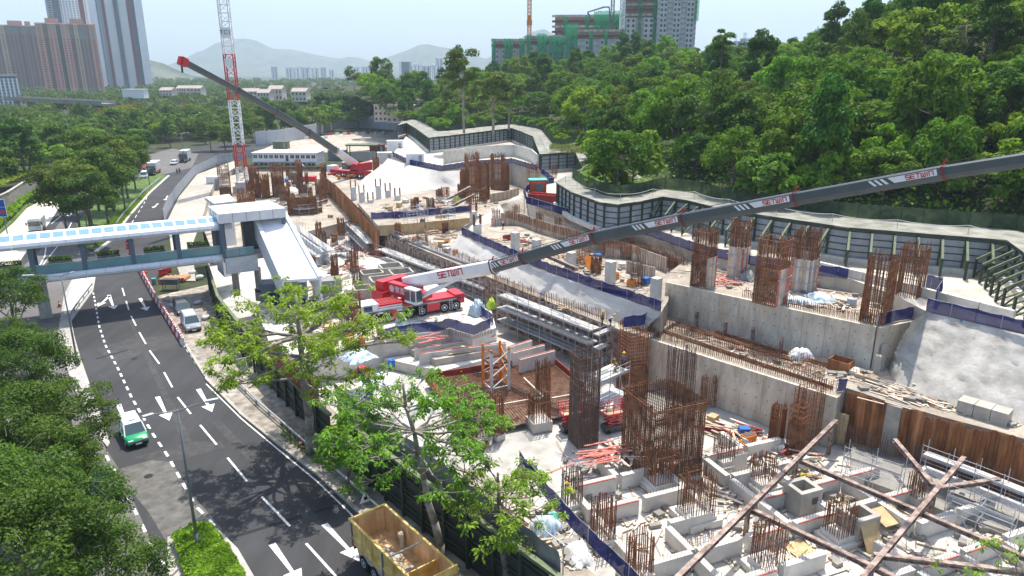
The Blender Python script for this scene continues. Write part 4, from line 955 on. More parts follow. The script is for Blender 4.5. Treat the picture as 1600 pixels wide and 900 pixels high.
hedge('weeds', [p + V(.4, .5, 0) for p in KR[1:4]] + [p - V(1.2, 1.2, 0) for p in HL[1:4][::-1]], .1, 500, .35, .1, 'straggling weeds along the pavement kerb', 'leaf_d', seed=4)
# ------------------------------------------------------------------ footbridge and its landing
FB0 = V(-39.0, 95.2, 0); fu = V(-.867, -.498, 0); fn = V(-.498, .867, 0); FL = 46.0; FW = 4.9
def FP(a, b, z): return FB0 + fu * a + fn * b + V(0, 0, z)
fb = thing('footbridge', 'covered footbridge with blue roof lights crossing both roads', 'footbridge', FP(0, 0, 0))
MB().extrude([(-FW, -.25), (0, -.25), (0, .25), (-FW, .25)], FP(FL, 0, 5.75), FP(0, 0, 5.75)).build('deck', K['grey'], fb, world=True)
prof = [(.45 * math.cos(a), .52 * math.sin(a)) for a in [k * math.pi / 6 for k in range(12)]]
for nm, b in (('fascia_tube', -.25), ('fascia_tube', FW + .25)):
    for k in range(22):
        MB().extrude(prof, FP(FL * k / 22, b, 5.7), FP(FL * (k + .985) / 22, b, 5.7)).build('fascia_panel', K['alu'], fb, world=True, smooth=False)
def rq(a0, a1, pts, mat, name, th=.06):
    for (b0, z0), (b1, z1) in zip(pts, pts[1:]):
        MB().add([FP(a0, b0, z0), FP(a1, b0, z0), FP(a1, b1, z1), FP(a0, b1, z1), FP(a0, b0, z0 - th), FP(a1, b0, z0 - th), FP(a1, b1, z1 - th), FP(a0, b1, z1 - th)], [(0, 1, 2, 3), (7, 6, 5, 4), (0, 4, 5, 1), (1, 5, 6, 2), (2, 6, 7, 3), (3, 7, 4, 0)]).build(name, K[mat], fb, world=True)
nb = 34
for k in range(nb):
    a0, a1 = -1.0 + (FL + 1) * k / nb, -1.0 + (FL + 1) * (k + .985) / nb
    m = MB(); ring = [(.1, 9.55), (-.45, 9.6), (-.62, 9.95), (-.45, 10.3), (.35, 10.55)]
    m.add([FP(a, b, z) for a in (a0, a1) for b, z in ring], [(i, i + 1, i + 6, i + 5) for i in range(4)])
    m.build('eave_panel', K['alu'], fb, world=True)
    w = (a1 - a0)
    MB().add([FP(a0 + w * .1, .42, 10.60), FP(a1 - w * .1, .42, 10.60), FP(a1 - w * .1, 1.75, 11.0), FP(a0 + w * .1, 1.75, 11.0)], [(0, 1, 2, 3)]).build('roof_light', K['sky_panel'], fb, world=True)
rq(-1, FL, [(.35, 10.55), (1.9, 11.0), (3.0, 11.0), (FW + .3, 10.4), (FW + .3, 9.6)], 'white', 'roof')
for k in range(9):
    for b in (.25, FW - .25):
        a = .4 + 5.45 * k
        if a < FL: MB().box(FP(a, b, 7.75), (.55, .42, 3.6), math.atan2(fu.y, fu.x)).build('column', K['steelblue'], fb, world=True)
gp = random.Random(2)
for k in range(8):
    for b in (.55, FW - .6):
        a = .4 + 5.45 * (k + .5)
        c = FP(a, b, 0); rz = math.atan2(fu.y, fu.x)
        MB().box((c.x, c.y, 6.45), (2.7, .7, .85), rz).build('balustrade_panel', K['conc'], fb, world=True) if False else None
        if b < 1: MB().box(FP(a, .08, 6.75), (5.0, .04, 1.1), rz).build('balustrade', K['glass_teal'], fb, world=True); MB().box(FP(a, .08, 7.36), (5.2, .08, .08), rz).build('handrail', K['galv'], fb, world=True)
        pl = thing('planter', 'concrete planter box with low green plants on the footbridge deck', 'planter', (c.x, c.y, 6.01), rz, 'planters along the footbridge'); MB().box((0, 0, .42), (2.6, .62, .84)).build('box', K['conc'], pl); MB().box((0, 0, .86), (2.5, .52, .06)).build('soil', K['soil'], pl)
        g = np.random.default_rng(k * 7 + int(b)); n = 330; C = np.stack([g.uniform(-1.3, 1.3, n), g.uniform(-.35, .35, n), .9 + g.random(n) * .45], 1)
        me = leaf_mesh('plants', C, g.normal(size=(n, 3)) + np.array([0, 0, 1.]), g.uniform(.08, .17, n), .5, k); me.materials.append(K['leaf_a' if k % 3 else 'leaf_kapok']); o = bpy.data.objects.new('plants', me); COL.objects.link(o); o.parent = pl
for a in (22, 44): MB().box(FP(a, FW / 2, 2.7), (1.3, .9, 5.6), math.atan2(fu.y, fu.x)).build('pier', K['conc'], fb, world=True)
# landing: white roof, dark hall, parapet wall
ld = thing('footbridge_landing', 'white-roofed footbridge landing hall beside the slanted escalator housing', 'building', P(380, 420, 0))
rf = IP([(325, 322), (341, 335), (446, 325), (421, 313)], 11.9); rpoly = [(p.x, p.y) for p in rf]
ro = MB().prism(rpoly, 10.6, 11.9).build('roof', K['alu'], ld, world=True)
ctr = sum((p for p in rf), V(0, 0, 0)) / 4
MB().prism([((p.x - ctr.x) * .8 + ctr.x, (p.y - ctr.y) * .8 + ctr.y) for p in rf], 11.9, 12.0).build('roof_hatch', K['white'], ro, world=True)
fl_ = IP([(330, 322), (345, 334), (444, 326), (420, 314)], 11.9)
for (i, j) in ((0, 1), (1, 2)):
    a, b = rf[i], rf[j]; n = max(1, int((b - a).length / 1.5)); t_ = (b - a).normalized(); o_ = V(t_.y, -t_.x, 0) * .03
    for k in range(1, n): p = a.lerp(b, k / n); MB().box((p.x + o_.x, p.y + o_.y, 11.25), (.05, .05, 1.25), math.atan2(t_.y, t_.x)).build('panel_joint', K['grey'], ro, world=True)
MB().prism([((p.x - ctr.x) * .96 + ctr.x, (p.y - ctr.y) * .96 + ctr.y) for p in rf], 5.2, 5.9).build('floor', K['conc'], ld, world=True)
for i, p in enumerate(rf): MB().box(((p.x - ctr.x) * .93 + ctr.x, (p.y - ctr.y) * .93 + ctr.y, 8.2), (.5, .5, 4.7)).build('column', K['steelblue'], ld, world=True)
MB().box((ctr.x, ctr.y + .8, 8.2), (2.2, 2.0, 4.7), .5).build('lift_shaft', K['dgrey'], ld, world=True)
a, b = rf[1].lerp(rf[2], .03), rf[1].lerp(rf[2], .46); t_ = (b - a).normalized()
for k in range(4):
    p = a.lerp(b, (k + .5) / 4); MB().box((p.x, p.y, 6.5), ((b - a).length / 4 * .94, .05, 1.0), math.atan2(t_.y, t_.x)).build('glass_panel', K['glass_teal'], ld, world=True)
    MB().box((p.x, p.y, 7.05), ((b - a).length / 4, .08, .08), math.atan2(t_.y, t_.x)).build('handrail', K['galv'], ld, world=True)
MB().box(((a.x + b.x) / 2, (a.y + b.y) / 2 + .3, 4.7), ((b - a).length * 1.1, .5, 2.2), math.atan2(t_.y, t_.x)).build('base_wall', K['white_d'], ld, world=True)
for f_ in (.1, .9): p = a.lerp(b, f_); MB().box((p.x, p.y + 1.5, 1.9), (.7, .7, 3.6)).build('pier', K['conc'], ld, world=True)
# slanted escalator housing
es = thing('escalator_housing', 'white slanted escalator housing descending from the landing hall', 'building', P(440, 432, 5))
A, B, C_, D_ = P(395, 336, 10.75), P(446, 333, 10.75), P(502, 434, 4.6), P(440, 438, 4.6)
dn = V(0, 0, -3.2); hor = (V(D_.x, D_.y, 0) - V(A.x, A.y, 0)); n5 = 7
for k in range(n5):
    f0, f1 = k / n5, (k + .985) / n5; q4 = [A.lerp(D_, f0), B.lerp(C_, f0), B.lerp(C_, f1), A.lerp(D_, f1)]
    MB().add(q4 + [p + V(0, 0, -.3) for p in q4], [(0, 3, 2, 1), (4, 5, 6, 7), (0, 1, 5, 4), (1, 2, 6, 5), (2, 3, 7, 6), (3, 0, 4, 7)]).build('roof_panel', K['white'], es, world=True)
for (p, r) in ((A, D_), (B, C_)):
    s_ = .28 if p is A else -.28; e = (B - A).normalized() * s_
    MB().add([p, r, r + V(0, 0, -3.4), p + V(0, 0, -3.4), p + e, r + e, r + e + V(0, 0, -3.4), p + e + V(0, 0, -3.4)], [(0, 1, 2, 3), (7, 6, 5, 4), (0, 4, 5, 1), (1, 5, 6, 2), (2, 6, 7, 3), (3, 7, 4, 0)]).build('side_wall', K['white'], es, world=True)
    MB().bar(p + e * .5 + V(0, 0, .12), r + e * .5 + V(0, 0, .12), .5, .3).build('edge_kerb', K['white'], es, world=True)
lf = thing('lift_roof', 'small white flat roof with overhang behind the landing hall', 'roof', P(345, 320, 6)); q4 = IP([(320, 308), (334, 318), (368, 314), (358, 303)], 10.6)
MB().prism([(p.x, p.y) for p in q4], 10.1, 10.6).build('slab', K['white_d'], lf, world=True); c = sum(q4, V(0, 0, 0)) / 4; MB().prism([((p.x - c.x) * .75 + c.x, (p.y - c.y) * .75 + c.y) for p in q4], -1.5, 10.1).build('shaft', K['alu'], lf, world=True)

# ------------------------------------------------------------------ vehicles
def wheel(par, x, y, r, w, rim='galv'):
    t = MB().lathe([(r * .55, -w / 2), (r * .93, -w / 2), (r, -w * .3), (r, w * .3), (r * .93, w / 2), (r * .55, w / 2)], (x, y, r), 18, 'y').build('wheel', K['black'], par, smooth=False)
    s = 1 if y > 0 else -1
    MB().lathe([(r * .6, 0), (r * .56, s * .05), (r * .3, s * .02), (r * .16, s * .06)] if s > 0 else [(r * .16, -.06), (r * .3, -.02), (r * .56, -.05), (r * .6, 0)], (x, y + s * w * .42, r), 14, 'y').build('rim', K[rim], t)
    return t
def car(label, loc, rz, L_=4.4, W_=1.72, H_=1.7, body='green', roof='white', style='mpv', name='car', cat='car', plate=True):
    t = thing(name, label, cat, loc, rz); hw = W_ / 2; h = L_ / 2
    hood = {'mpv': .80, 'suv': .95, 'van': .35}[style]; zs = H_ * .52; zh = H_ * .56
    st = [(-h, .82, .34, zs * .8), (-h + .06, .95, .26, zs), (-h + .8, 1, .22, zs), (0, 1, .2, zs), (h - hood - .5, 1, .2, zs), (h - hood, 1, .22, zh * .98), (h - .35, .96, .24, zh * .86), (h - .08, .88, .28, zh * .70), (h, .74, .34, zh * .5)]
    m = MB(); n = 8
    for x, k, zl, zt in st:
        w = hw * k; zm = (zl + zt) / 2
        m.v += [(x, -w * .9, zl), (x, -w, zm), (x, -w * .985, zt * .93), (x, -w * .86, zt), (x, w * .86, zt), (x, w * .985, zt * .93), (x, w, zm), (x, w * .9, zl)]
    for i in range(len(st) - 1):
        for k in range(n): m.f.append((i * n + k, i * n + (k + 1) % n, (i + 1) * n + (k + 1) % n, (i + 1) * n + k))
    m.f += [tuple(range(n - 1, -1, -1)), tuple(range((len(st) - 1) * n, len(st) * n))]
    m.build('body', K[body], t, smooth=True)
    xr0, xr1 = -h + .10, -h + .42; xf0, xf1 = h - hood - .02, h - hood - (.75 if style != 'van' else .45); wb, wt = hw * .93, hw * .76
    ring = [(xr0, zs - .04, wb), (xr1, H_ - .06, wt), (xf1, H_ - .04, wt), (xf0, zs + .0, wb)]
    m = MB(); m.add([(ring[0][0], -wb, ring[0][1]), (ring[1][0], -wt, ring[1][1]), (ring[2][0], -wt, ring[2][1]), (ring[3][0], -wb, ring[3][1]), (ring[0][0], wb, ring[0][1]), (ring[1][0], wt, ring[1][1]), (ring[2][0], wt, ring[2][1]), (ring[3][0], wb, ring[3][1])], [(0, 1, 2, 3), (7, 6, 5, 4), (0, 4, 5, 1), (2, 6, 7, 3)])
    cab = m.build('cabin', K['glass_car'], t)
    rm = MB(); e = .015
    rm.add([(xr1 - .05, -wt - .02, H_ - .10), (xf1 + .06, -wt - .02, H_ - .08), (xf1 + .06, wt + .02, H_ - .08), (xr1 - .05, wt + .02, H_ - .10), (xr1 + .12, -wt * .86, H_ + .02), (xf1 - .12, -wt * .86, H_ + .03), (xf1 - .12, wt * .86, H_ + .03), (xr1 + .12, wt * .86, H_ + .02)], [(4, 5, 6, 7), (0, 1, 5, 4), (1, 2, 6, 5), (2, 3, 7, 6), (3, 0, 4, 7)])
    rm.build('roof', K[roof], t)
    for s in (-1, 1):                                     # pillars, mirrors, lights
        for (x0, z0, x1, z1) in ((xr0, zs, xr1, H_ - .08), (xf0, zs, xf1, H_ - .06), ((xr0 + xf0) / 2 + .1, zs, (xr1 + xf1) / 2 + .1, H_ - .07), (xr0 + .95, zs, xr1 + .8, H_ - .07)):
            MB().bar((x0, s * (wb + .012), z0), (x1, s * (wt + .012), z1), .09, .05).build('pillar', K[roof], t)
        MB().box((xf0 - .12, s * (hw + .08), zs + .12), (.12, .2, .15)).build('mirror', K[body], t)
        MB().box((h - .17, s * hw * .62, zh * .70), (.22, .36, .13)).build('headlight', K['white'], t)
        MB().box((-h + .04, s * hw * .74, zs * .82), (.1, .2, .3)).build('tail_light', K['red_s'], t)
        for x in (-h * .62, h * .62): wheel(t, x, s * (hw - .11), .31 if style != 'suv' else .36, .2)
    MB().box((h - .02, 0, .36), (.12, W_ * .8, .24)).build('bumper', K['black'], t); MB().box((h - .03, 0, .60), (.08, W_ * .5, .10)).build('grille', K['dgrey'], t)
    if plate: MB().box((h + .06, 0, .42), (.03, .46, .12)).build('number_plate', K['white'], t)
    return t
def heading(x0, y0, x1, y1):
    d = P(x1, y1, 0) - P(x0, y0, 0); return math.atan2(d.y, d.x)
hd = heading(196, 640, 236, 706)
tx = car('green taxi with a white roof driving down the left lane', P(209, 684, .016), hd, 4.4, 1.74, 1.75, 'green', 'white', name='taxi', cat='taxi')
MB().box((.35, 0, 1.83), (.18, .5, .14)).build('roof_sign', K['white'], tx)
car('dark grey car half hidden under the paperbark trees', P(143, 762, .02), hd + .55, 4.6, 1.82, 1.62, 'dgrey', 'dgrey', 'suv')
car('silver grey people carrier parked behind the barrier row', P(299, 512, .02), heading(280, 480, 304, 520), 4.7, 1.85, 1.85, 'grey', 'tower_lgrey')
car('dark saloon parked behind the silver people carrier', P(285, 487, .02), heading(270, 460, 290, 495), 4.4, 1.75, 1.5, 'dgrey', 'dgrey')
car('black van at the left edge below the footbridge end', P(30, 462, .02), heading(60, 420, 20, 470), 4.8, 1.8, 1.95, 'dgrey', 'dgrey', 'van', 'van', 'van')
car('white van with a white roof waiting beside the box lorry', P(226, 278, .02), heading(235, 270, 222, 285), 4.8, 1.8, 2.0, 'white', 'white', 'van', 'van', 'van')
car('silver car on the far road beside the box truck', P(272, 257, .02), heading(290, 250, 268, 260), 4.3, 1.7, 1.5, 'white_d', 'white_d')
def box_truck(label, loc, rz, L_=9.5, W_=2.5, H_=3.7, cabm='dgrey', boxm='white_d', name='box_truck', low=None):
    t = thing(name, label, 'truck', loc, rz); hc = 2.0; x1 = L_ / 2
    MB().box((x1 - hc / 2, 0, 1.65), (hc, W_ * .94, 2.2)).box((x1 - hc / 2 - .1, 0, 2.85), (hc * .8, W_ * .86, .3)).build('cab', K[cabm], t)
    MB().box((x1 + .01, 0, 2.1), (.06, W_ * .84, .8)).build('windscreen', K['glass_car'], t)
    for s in (-1, 1):
        MB().box((x1 - hc * .45, s * W_ * .475, 2.05), (.9, .05, .65)).build('side_window', K['glass_car'], t); MB().box((x1 + .12, s * (W_ / 2 + .12), 2.2), (.1, .22, .5)).build('mirror', K['black'], t); MB().box((x1 + .02, s * W_ * .36, .95), (.08, .4, .22)).build('headlight', K['white'], t)
        for x in (x1 - 1.1, -x1 + 1.2, -x1 + 2.4): wheel(t, x, s * (W_ / 2 - .18), .48, .3)
    MB().box((x1 + .02, 0, .7), (.12, W_ * .9, .3)).build('bumper', K['black'], t)
    b = MB().box((-hc / 2 - .12, 0, (H_ + 1.0) / 2), (L_ - hc - .3, W_, H_ - 1.0)).build('cargo_box', K[boxm], t)
    for k in range(6):
        for s in (-1, 1): MB().box((-x1 + .6 + k * (L_ - hc - 1) / 5, s * (W_ / 2 + .03), (H_ + 1.0) / 2), (.08, .05, H_ - 1.1)).build('rib', K[boxm], b)
    MB().box((-hc / 2, 0, .85), (L_ - hc, W_ * .8, .28)).build('chassis', K['black'], t)
    if low: MB().box((-hc / 2, 0, 1.25), (L_ - hc - .2, W_ + .06, .35)).build('skirt', K[low], t)
    return t
box_truck('long grey box lorry with orange skirt queueing at the far junction', P(241, 272, .02), heading(250, 262, 226, 278), 10.5, cabm='dgrey', low='orange')
box_truck('white box truck with dark cab coming along the far road', P(290, 252, .02), heading(300, 244, 280, 256), 9, 2.5, 3.8)
box_truck('dark box truck partly hidden by trees at the far junction', P(218, 268, .02), heading(228, 260, 210, 275), 8, cabm='dgrey', boxm='orange')
box_truck('small white box truck parked in the layby', P(60, 362, .02), heading(74, 345, 56, 368), 6.2, 2.2, 2.9, 'white_d', 'white')
# dump truck at the bottom edge
tp = V(-9.25, 39.8, 0); th = rad(-50.5)
dt = thing('dump_truck', 'yellow dump truck with an empty rust-stained open body, cut by the bottom edge', 'dump truck', (tp.x, tp.y, .016), th)
L_, W_, z0, z1 = 8.2, 2.45, 1.25, 2.95
for s in (-1, 1):
    MB().box((L_ / 2, s * (W_ / 2 - .03), (z0 + z1) / 2), (L_, .06, z1 - z0)).build('side_board', K['truck_in'], dt)
    for k in range(4): MB().box((L_ * (k + .5) / 4, s * (W_ / 2 + .02), (z0 + z1) / 2 + .05), (L_ / 4 * .97, .03, (z1 - z0) * .92)).build('side_plate', K['truck_y'], dt)
    MB().box((L_ / 2, s * (W_ / 2 + .02), z1 + .04), (L_ + .1, .16, .12)).build('top_rail', K['truck_y'], dt)
    MB().box((L_ / 2, s * (W_ / 2 + .06), z0 + .62), (L_, .08, .14)).build('waist_rail', K['truck_y'], dt)
    for k in range(7): MB().box((.25 + (L_ - .5) * k / 6, s * (W_ / 2 + .07), (z0 + z1) / 2), (.1, .08, z1 - z0)).build('stake', K['truck_y' if k % 3 else 'steelblue'], dt)
    for x in (1.4, 2.75, 4.1): wheel(dt, x, s * (W_ / 2 - .22), .52, .42)
    MB().box((.03, s * W_ * .40, 1.0), (.12, .3, .45)).build('tail_light', K['red'], dt); MB().box((L_ / 2, s * (W_ / 2 - .1), .98), (L_ * .8, .06, .35)).build('side_guard', K['galv'], dt)
MB().box((.03, 0, (z0 + z1) / 2), (.08, W_ - .1, z1 - z0)).build('tailgate', K['truck_y'], dt); MB().box((0, 0, z1 + .04), (.16, W_ + .1, .12)).build('top_rail', K['truck_y'], dt)
MB().box((.09, 0, (z0 + z1) / 2 - .05), (.03, W_ - .2, z1 - z0 - .1)).build('tailgate_lining', K['truck_in'], dt)
MB().box((L_ / 2, 0, z0 + .04), (L_, W_ - .1, .08)).build('floor', K['truck_in'], dt); MB().box((6.3, 0, (z0 + z1) / 2 - .15), (.08, W_ - .14, z1 - z0 - .3)).build('divider', K['truck_y'], dt); MB().box((L_, 0, (z0 + z1) / 2 + .2), (.1, W_, z1 - z0 + .4)).build('headboard', K['truck_y'], dt)
MB().bar((4.6, -W_ / 2 + .1, z1 - .12), (4.6, W_ / 2 - .1, z1 - .12), .08).build('cross_bar', K['galv'], dt)
for i in range(4): MB().blob((2.2 + i * .8, -.2 + .25 * (i % 2), z0 + .08), (.6, .5, .10), i, 10, 5, .3).build('sand_heap', K['dirt'], dt)
MB().box((2.6, .9, z0 + .55), (.35, .12, .9)).blob((2.6, .85, z0 + 1.1), (.2, .2, .22), 3).build('rag', K['cream'], dt)
MB().box((L_ / 2 + 1, 0, .9), (L_ + 2.6, .9, .3)).build('chassis', K['black'], dt); MB().box((L_ + 1.3, 0, 1.7), (2.0, 2.4, 2.3)).build('cab', K['truck_y'], dt)
for s in (-1, 1): wheel(dt, L_ + 1.2, s * (W_ / 2 - .18), .52, .32)
# ------------------------------------------------------------------ lamp posts, signs
def lamp_post(label, base, h, arms, name='street_lamp', r=.11):
    t = thing(name, label, 'street lamp', base); b = V(*base)
    MB().tube((0, 0, 0), (0, 0, 1.3), r * 1.25, 10, r * 1.2).tube((0, 0, 1.3), (0, 0, h), r, 10, r * .5).build('pole', K['lamp'], t, smooth=True)
    for (dx, dy, up) in arms:
        l = math.hypot(dx, dy); MB().tube((0, 0, h - .1), (dx * .85, dy * .85, h + up * .9), .05, 6, .035).build('arm', K['lamp'], t); u = V(dx, dy, 0).normalized()
        MB().bar((dx * .82, dy * .82, h + up * .9), (dx * 1.18, dy * 1.18, h + up + .02), .26, .12).build('lamp_head', K['galv'], t)
    return t
b = P(310, 860, .16); aL, aR = P(232, 653, 10.4) - b, P(332, 630, 10.4) - b
lamp_post('tall double-armed street lamp rising from the planter island', b, 10.1, [(aL.x, aL.y, .3), (aR.x, aR.y, .35)])
lamp_post('double-armed street lamp on the median strip', P(122, 572, .14), 10, [(-2.8, -.8, .2), (1.0, .3, .2)])
lamp_post('single-armed street lamp among the verge trees', P(139, 372, .2), 10, [(2.2, 1.2, .5)])
lamp_post('double-armed street lamp at the far junction', P(234, 290, .2), 10, [(-2.4, .4, .3), (2.2, .6, .3)])
lamp_post('double-armed street lamp beyond the lorries', P(289, 256, .1), 10, [(-2.2, .4, .3), (2.2, .6, .3)])
lamp_post('slim single street lamp beside the far trucks', P(211, 262, .1), 9, [(1.6, .4, .3)])
lamp_post('tall floodlight pole in the left wood', P(117, 262, .0), 15, [(.5, .1, .2), (-.5, .1, .2)])
sg = thing('direction_sign', 'blue direction sign at the left edge below the bank hedge', 'road sign', P(13, 372, .1)); c = P(13, 372, .1)
MB().tube((0, 0, 0), (0, 0, 7.2), .1, 8).build('post', K['lamp'], sg)
for z, h_ in ((5.0, 1.7), (6.6, 1.3)): MB().box((-1.6, -.15, z), (4.6, .06, h_), .0).build('panel', K['sign_blue'], sg); MB().box((-1.6, -.13, z), (4.72, .05, h_ + .12), .0).build('border', K['white'], sg)
MB().box((.1, -.20, 4.95), (.75, .03, .7)).build('red_symbol', K['red_s'], sg)
m = MB()
for z, x0, x1 in ((6.85, -3.6, -.9), (6.35, -3.6, -1.6), (5.45, -3.6, -1.2), (4.6, -3.6, -1.6)): m.box(((x0 + x1) / 2, -.20, z), (x1 - x0, .03, .16))
m.build('lettering', K['white'], sg)
# ------------------------------------------------------------------ water-filled barriers along the closed lane
def barrier_unit(mat):
    m = MB(); m.extrude([(-.24, 0), (.24, 0), (.24, .25), (.11, .5), (.1, .95), (-.1, .95), (-.11, .5), (-.24, .25)], (-.62, 0, 0), (.62, 0, 0)); return m
BROW = [P(220, 425, 0), P(240, 462, 0), P(263, 500, 0), P(288, 541, 0)]
for i, (p, t_) in enumerate(along(BROW, 1.32)):
    red = i % 2
    t = thing('water_barrier', ('red' if red else 'white') + ' water-filled barrier in the row closing off the right lane', 'barrier', (p.x, p.y, .016), math.atan2(t_.y, t_.x), ('red' if red else 'white') + ' barriers closing the lane')
    barrier_unit('red').build('body', K['red_s' if red else 'white_d'], t); MB().box((0, 0, .97), (.5, .12, .06)).build('filler_cap', K['white_d' if red else 'red_s'], t)
for i, (x, y) in enumerate([(203, 378), (204, 388), (206, 398), (206, 408), (262, 425), (255, 430), (226, 428)]):
    p = P(x, y, 0); t = thing('water_barrier', 'red barrier standing apart beneath the footbridge', 'barrier', (p.x, p.y, .016), i * .8, 'loose red barriers by the footbridge'); barrier_unit('r').build('body', K['red_s'], t); MB().box((0, 0, .97), (.5, .12, .06)).build('filler_cap', K['white_d'], t)
# roadworks: pipes, gully box, table stand
t = thing('pipe_stack', 'row of clay-coloured pipes lying in the closed lane', 'pipes', P(272, 447, .02))
for k in range(6): p = P(250 + k * 7, 440 - k * .5, .35); MB().lathe([(.26, 0), (.34, 0), (.34, 2.2), (.26, 2.2)], (0, 0, 0), 12, 'y').build('pipe', K['pipe_clay'], t).location = (p.x - t.location.x, p.y - t.location.y, .34)
t = thing('gully_box', 'black open steel box on legs beside the clay pipes', 'box', P(268, 452, .02)); MB().box((0, 0, 1.2), (2.4, 1.0, .8)).build('box', K['dgrey'], t)
for sx in (-1, 1):
    for sy in (-1, 1): MB().box((sx * 1.0, sy * .4, .4), (.08, .08, .8)).build('leg', K['rust_dark'], t)
t = thing('teal_drum', 'teal drum standing among the lane barriers', 'drum', P(241, 444, .02)); MB().lathe([(.3, 0), (.32, .3), (.3, .35), (.32, .6), (.3, .9), (.28, .9)], (0, 0, 0), 14).build('shell', K['teal'], t); MB().lathe([(.27, .9), (.05, .92)], (0, 0, 0), 14).build('lid', K['teal'], t)
for i, (x, y) in enumerate([(300, 428), (312, 436), (262, 470), (272, 480), (310, 476), (322, 500)]):
    p = P(x, y, .02); o = MB().blob((0, 0, .3), (.6, .5, .35), i + 5, 9, 5, .25).build('sandbag', K['white_d'], smooth=True); o.location = p; o.rotation_euler = (0, 0, i); tag(o, 'white bulk sandbag in the roadworks beside the hoarding', 'sandbag', 'sandbags in the roadworks')
# concrete blocks and rail along the pavement
for i, (p, t_) in enumerate(along([V(-9.2, 46.9, 0), V(-12.8, 51.4, 0), V(-17.6, 57.6, 0)], 1.9)):
    o = MB().extrude([(-.28, 0), (.28, 0), (.16, .35), (.12, .85), (-.12, .85), (-.16, .35)], (-.88, 0, 0), (.88, 0, 0)).build('concrete_block', K['conc']); o.location = (p.x, p.y, .12); o.rotation_euler = (0, 0, math.atan2(t_.y, t_.x)); tag(o, 'weathered concrete barrier block on the pavement in front of the hoarding', 'concrete block', 'concrete blocks along the pavement')
RL = [p + (h - p) * .42 + V(0, 0, .12) for p, h in zip(KR, HL)]
t = thing('pipe_rail', 'low twin steel pipe rail along the pavement', 'rail', RL[1]); m = MB(); m2 = MB()
m.path([p + V(0, 0, .55) for p in RL[:6]], .07, 6).path([p + V(.1, .1, .28) for p in RL[:6]], .06, 6); m.build('pipes', K['galv'], t, world=True)
for p, _ in along(RL[:6], 3.0): MB().box((p.x, p.y, p.z + .28), (.12, .12, .56)).build('post', K['grey'], t, world=True)
for nm, x, y, lb in (('road_cone', 470, 697, 'red and white cone at the foot of the open-crowned tree'), ('road_cone', 93, 478, 'orange cone at the top of the median')):
    p = P(x, y, .14); t = thing(nm, lb, 'cone', p); MB().lathe([(.18, .04), (.13, .3)], (0, 0, 0), 10).lathe([(.09, .45), (.04, .75)], (0, 0, 0), 10).build('cone', K['red_s'], t); MB().lathe([(.13, .3), (.09, .45)], (0, 0, 0), 10).build('white_band', K['white'], t); MB().box((0, 0, .02), (.42, .42, .04)).build('base', K['black'], t)
t = thing('works_sign', 'white triangular roadworks sign on the pavement beside the dump truck', 'road sign', P(572, 790, .12), .6); MB().add([(-.45, 0, .3), (.45, 0, .3), (0, .1, 1.15), (-.45, .04, .3), (.45, .04, .3), (0, .14, 1.15)], [(0, 1, 2), (5, 4, 3), (0, 3, 4, 1), (1, 4, 5, 2), (2, 5, 3, 0)]).build('plate', K['white'], t); MB().box((0, -.02, .62), (.25, .03, .25)).build('pictogram', K['black'], t)
for s in (-1, 1): MB().bar((s * .3, .05, 0), (s * .15, .12, .5), .05).build('leg', K['galv'], t)
# ------------------------------------------------------------------ hoarding along the road
def hoarding(label, pts, h, step=2.45, rails=(.6, .95, 1.9, 2.25, 3.2, 3.55), sheet='hoard_dark', frame='green_d', name='hoarding', off=.14):
    t = thing(name, label, 'hoarding', (pts[0].x, pts[0].y, pts[0].z)); pl = along(pts, step)
    for (p, d), (p2, d2) in zip(pl, pl[1:]):
        n = V(d.y, -d.x, 0); c = (p + p2) / 2; e = (p2 - p); L2 = e.length; rz = math.atan2(e.y, e.x)
        MB().box((c.x, c.y, p.z + h / 2 - .1), (L2 * .98, .05, h - .2), rz).build('sheet', K[sheet], t, world=True)
        for z in rails: a = p + n * -off; b = p2 + n * -off; MB().bar((a.x, a.y, p.z + z), (b.x, b.y, p2.z + z), .1, .13).build('rail', K[frame], t, world=True)
        MB().bar((p.x, p.y, p.z + h), (p2.x, p2.y, p2.z + h), .34, .22).build('top_rail', K['green_o' if frame == 'green_d' else frame], t, world=True)
    for p, d in pl:
        n = V(d.y, -d.x, 0) * -off * 1.3; MB().box((p.x + n.x, p.y + n.y, p.z + h / 2), (.2, .22, h), math.atan2(d.y, d.x)).build('post', K[frame], t, world=True)
    return t
HLz = [p + V(0, 0, .12) for p in HL]
hoarding('dark green steel hoarding with horizontal rails beside the dump truck', [HLz[0], HLz[1], HLz[2], V(-14.8, 53.0, .12)], 3.9)
hoarding('dark hoarding frame carrying red boards behind the open-crowned tree', [V(-14.9, 53.1, .12), HLz[3], HLz[4], HLz[5]], 3.0, rails=(.9, 1.9))
rbd = thing('red_hoarding_boards', 'red-brown boards fixed above the dark hoarding left of the tree trunk', 'hoarding', V(-19.4, 59, 3.1))
for i, (p, d) in enumerate(along([V(-16.3, 54.9, 3.15), V(-19.6, 59.2, 3.15), V(-23.5, 64.6, 3.15)], .42)):
    MB().box((p.x, p.y, p.z + 1.05), (.40, .05, 2.1), math.atan2(d.y, d.x)).build('board', K['red_b'], rbd, world=True)
hoarding('dark braced hoarding frame below the footbridge landing', [V(-27.5, 70.2, .12), HLz[6], HLz[7]], 3.6, 3.2, rails=(.8, 2.0, 3.0), sheet='hoard_dark')
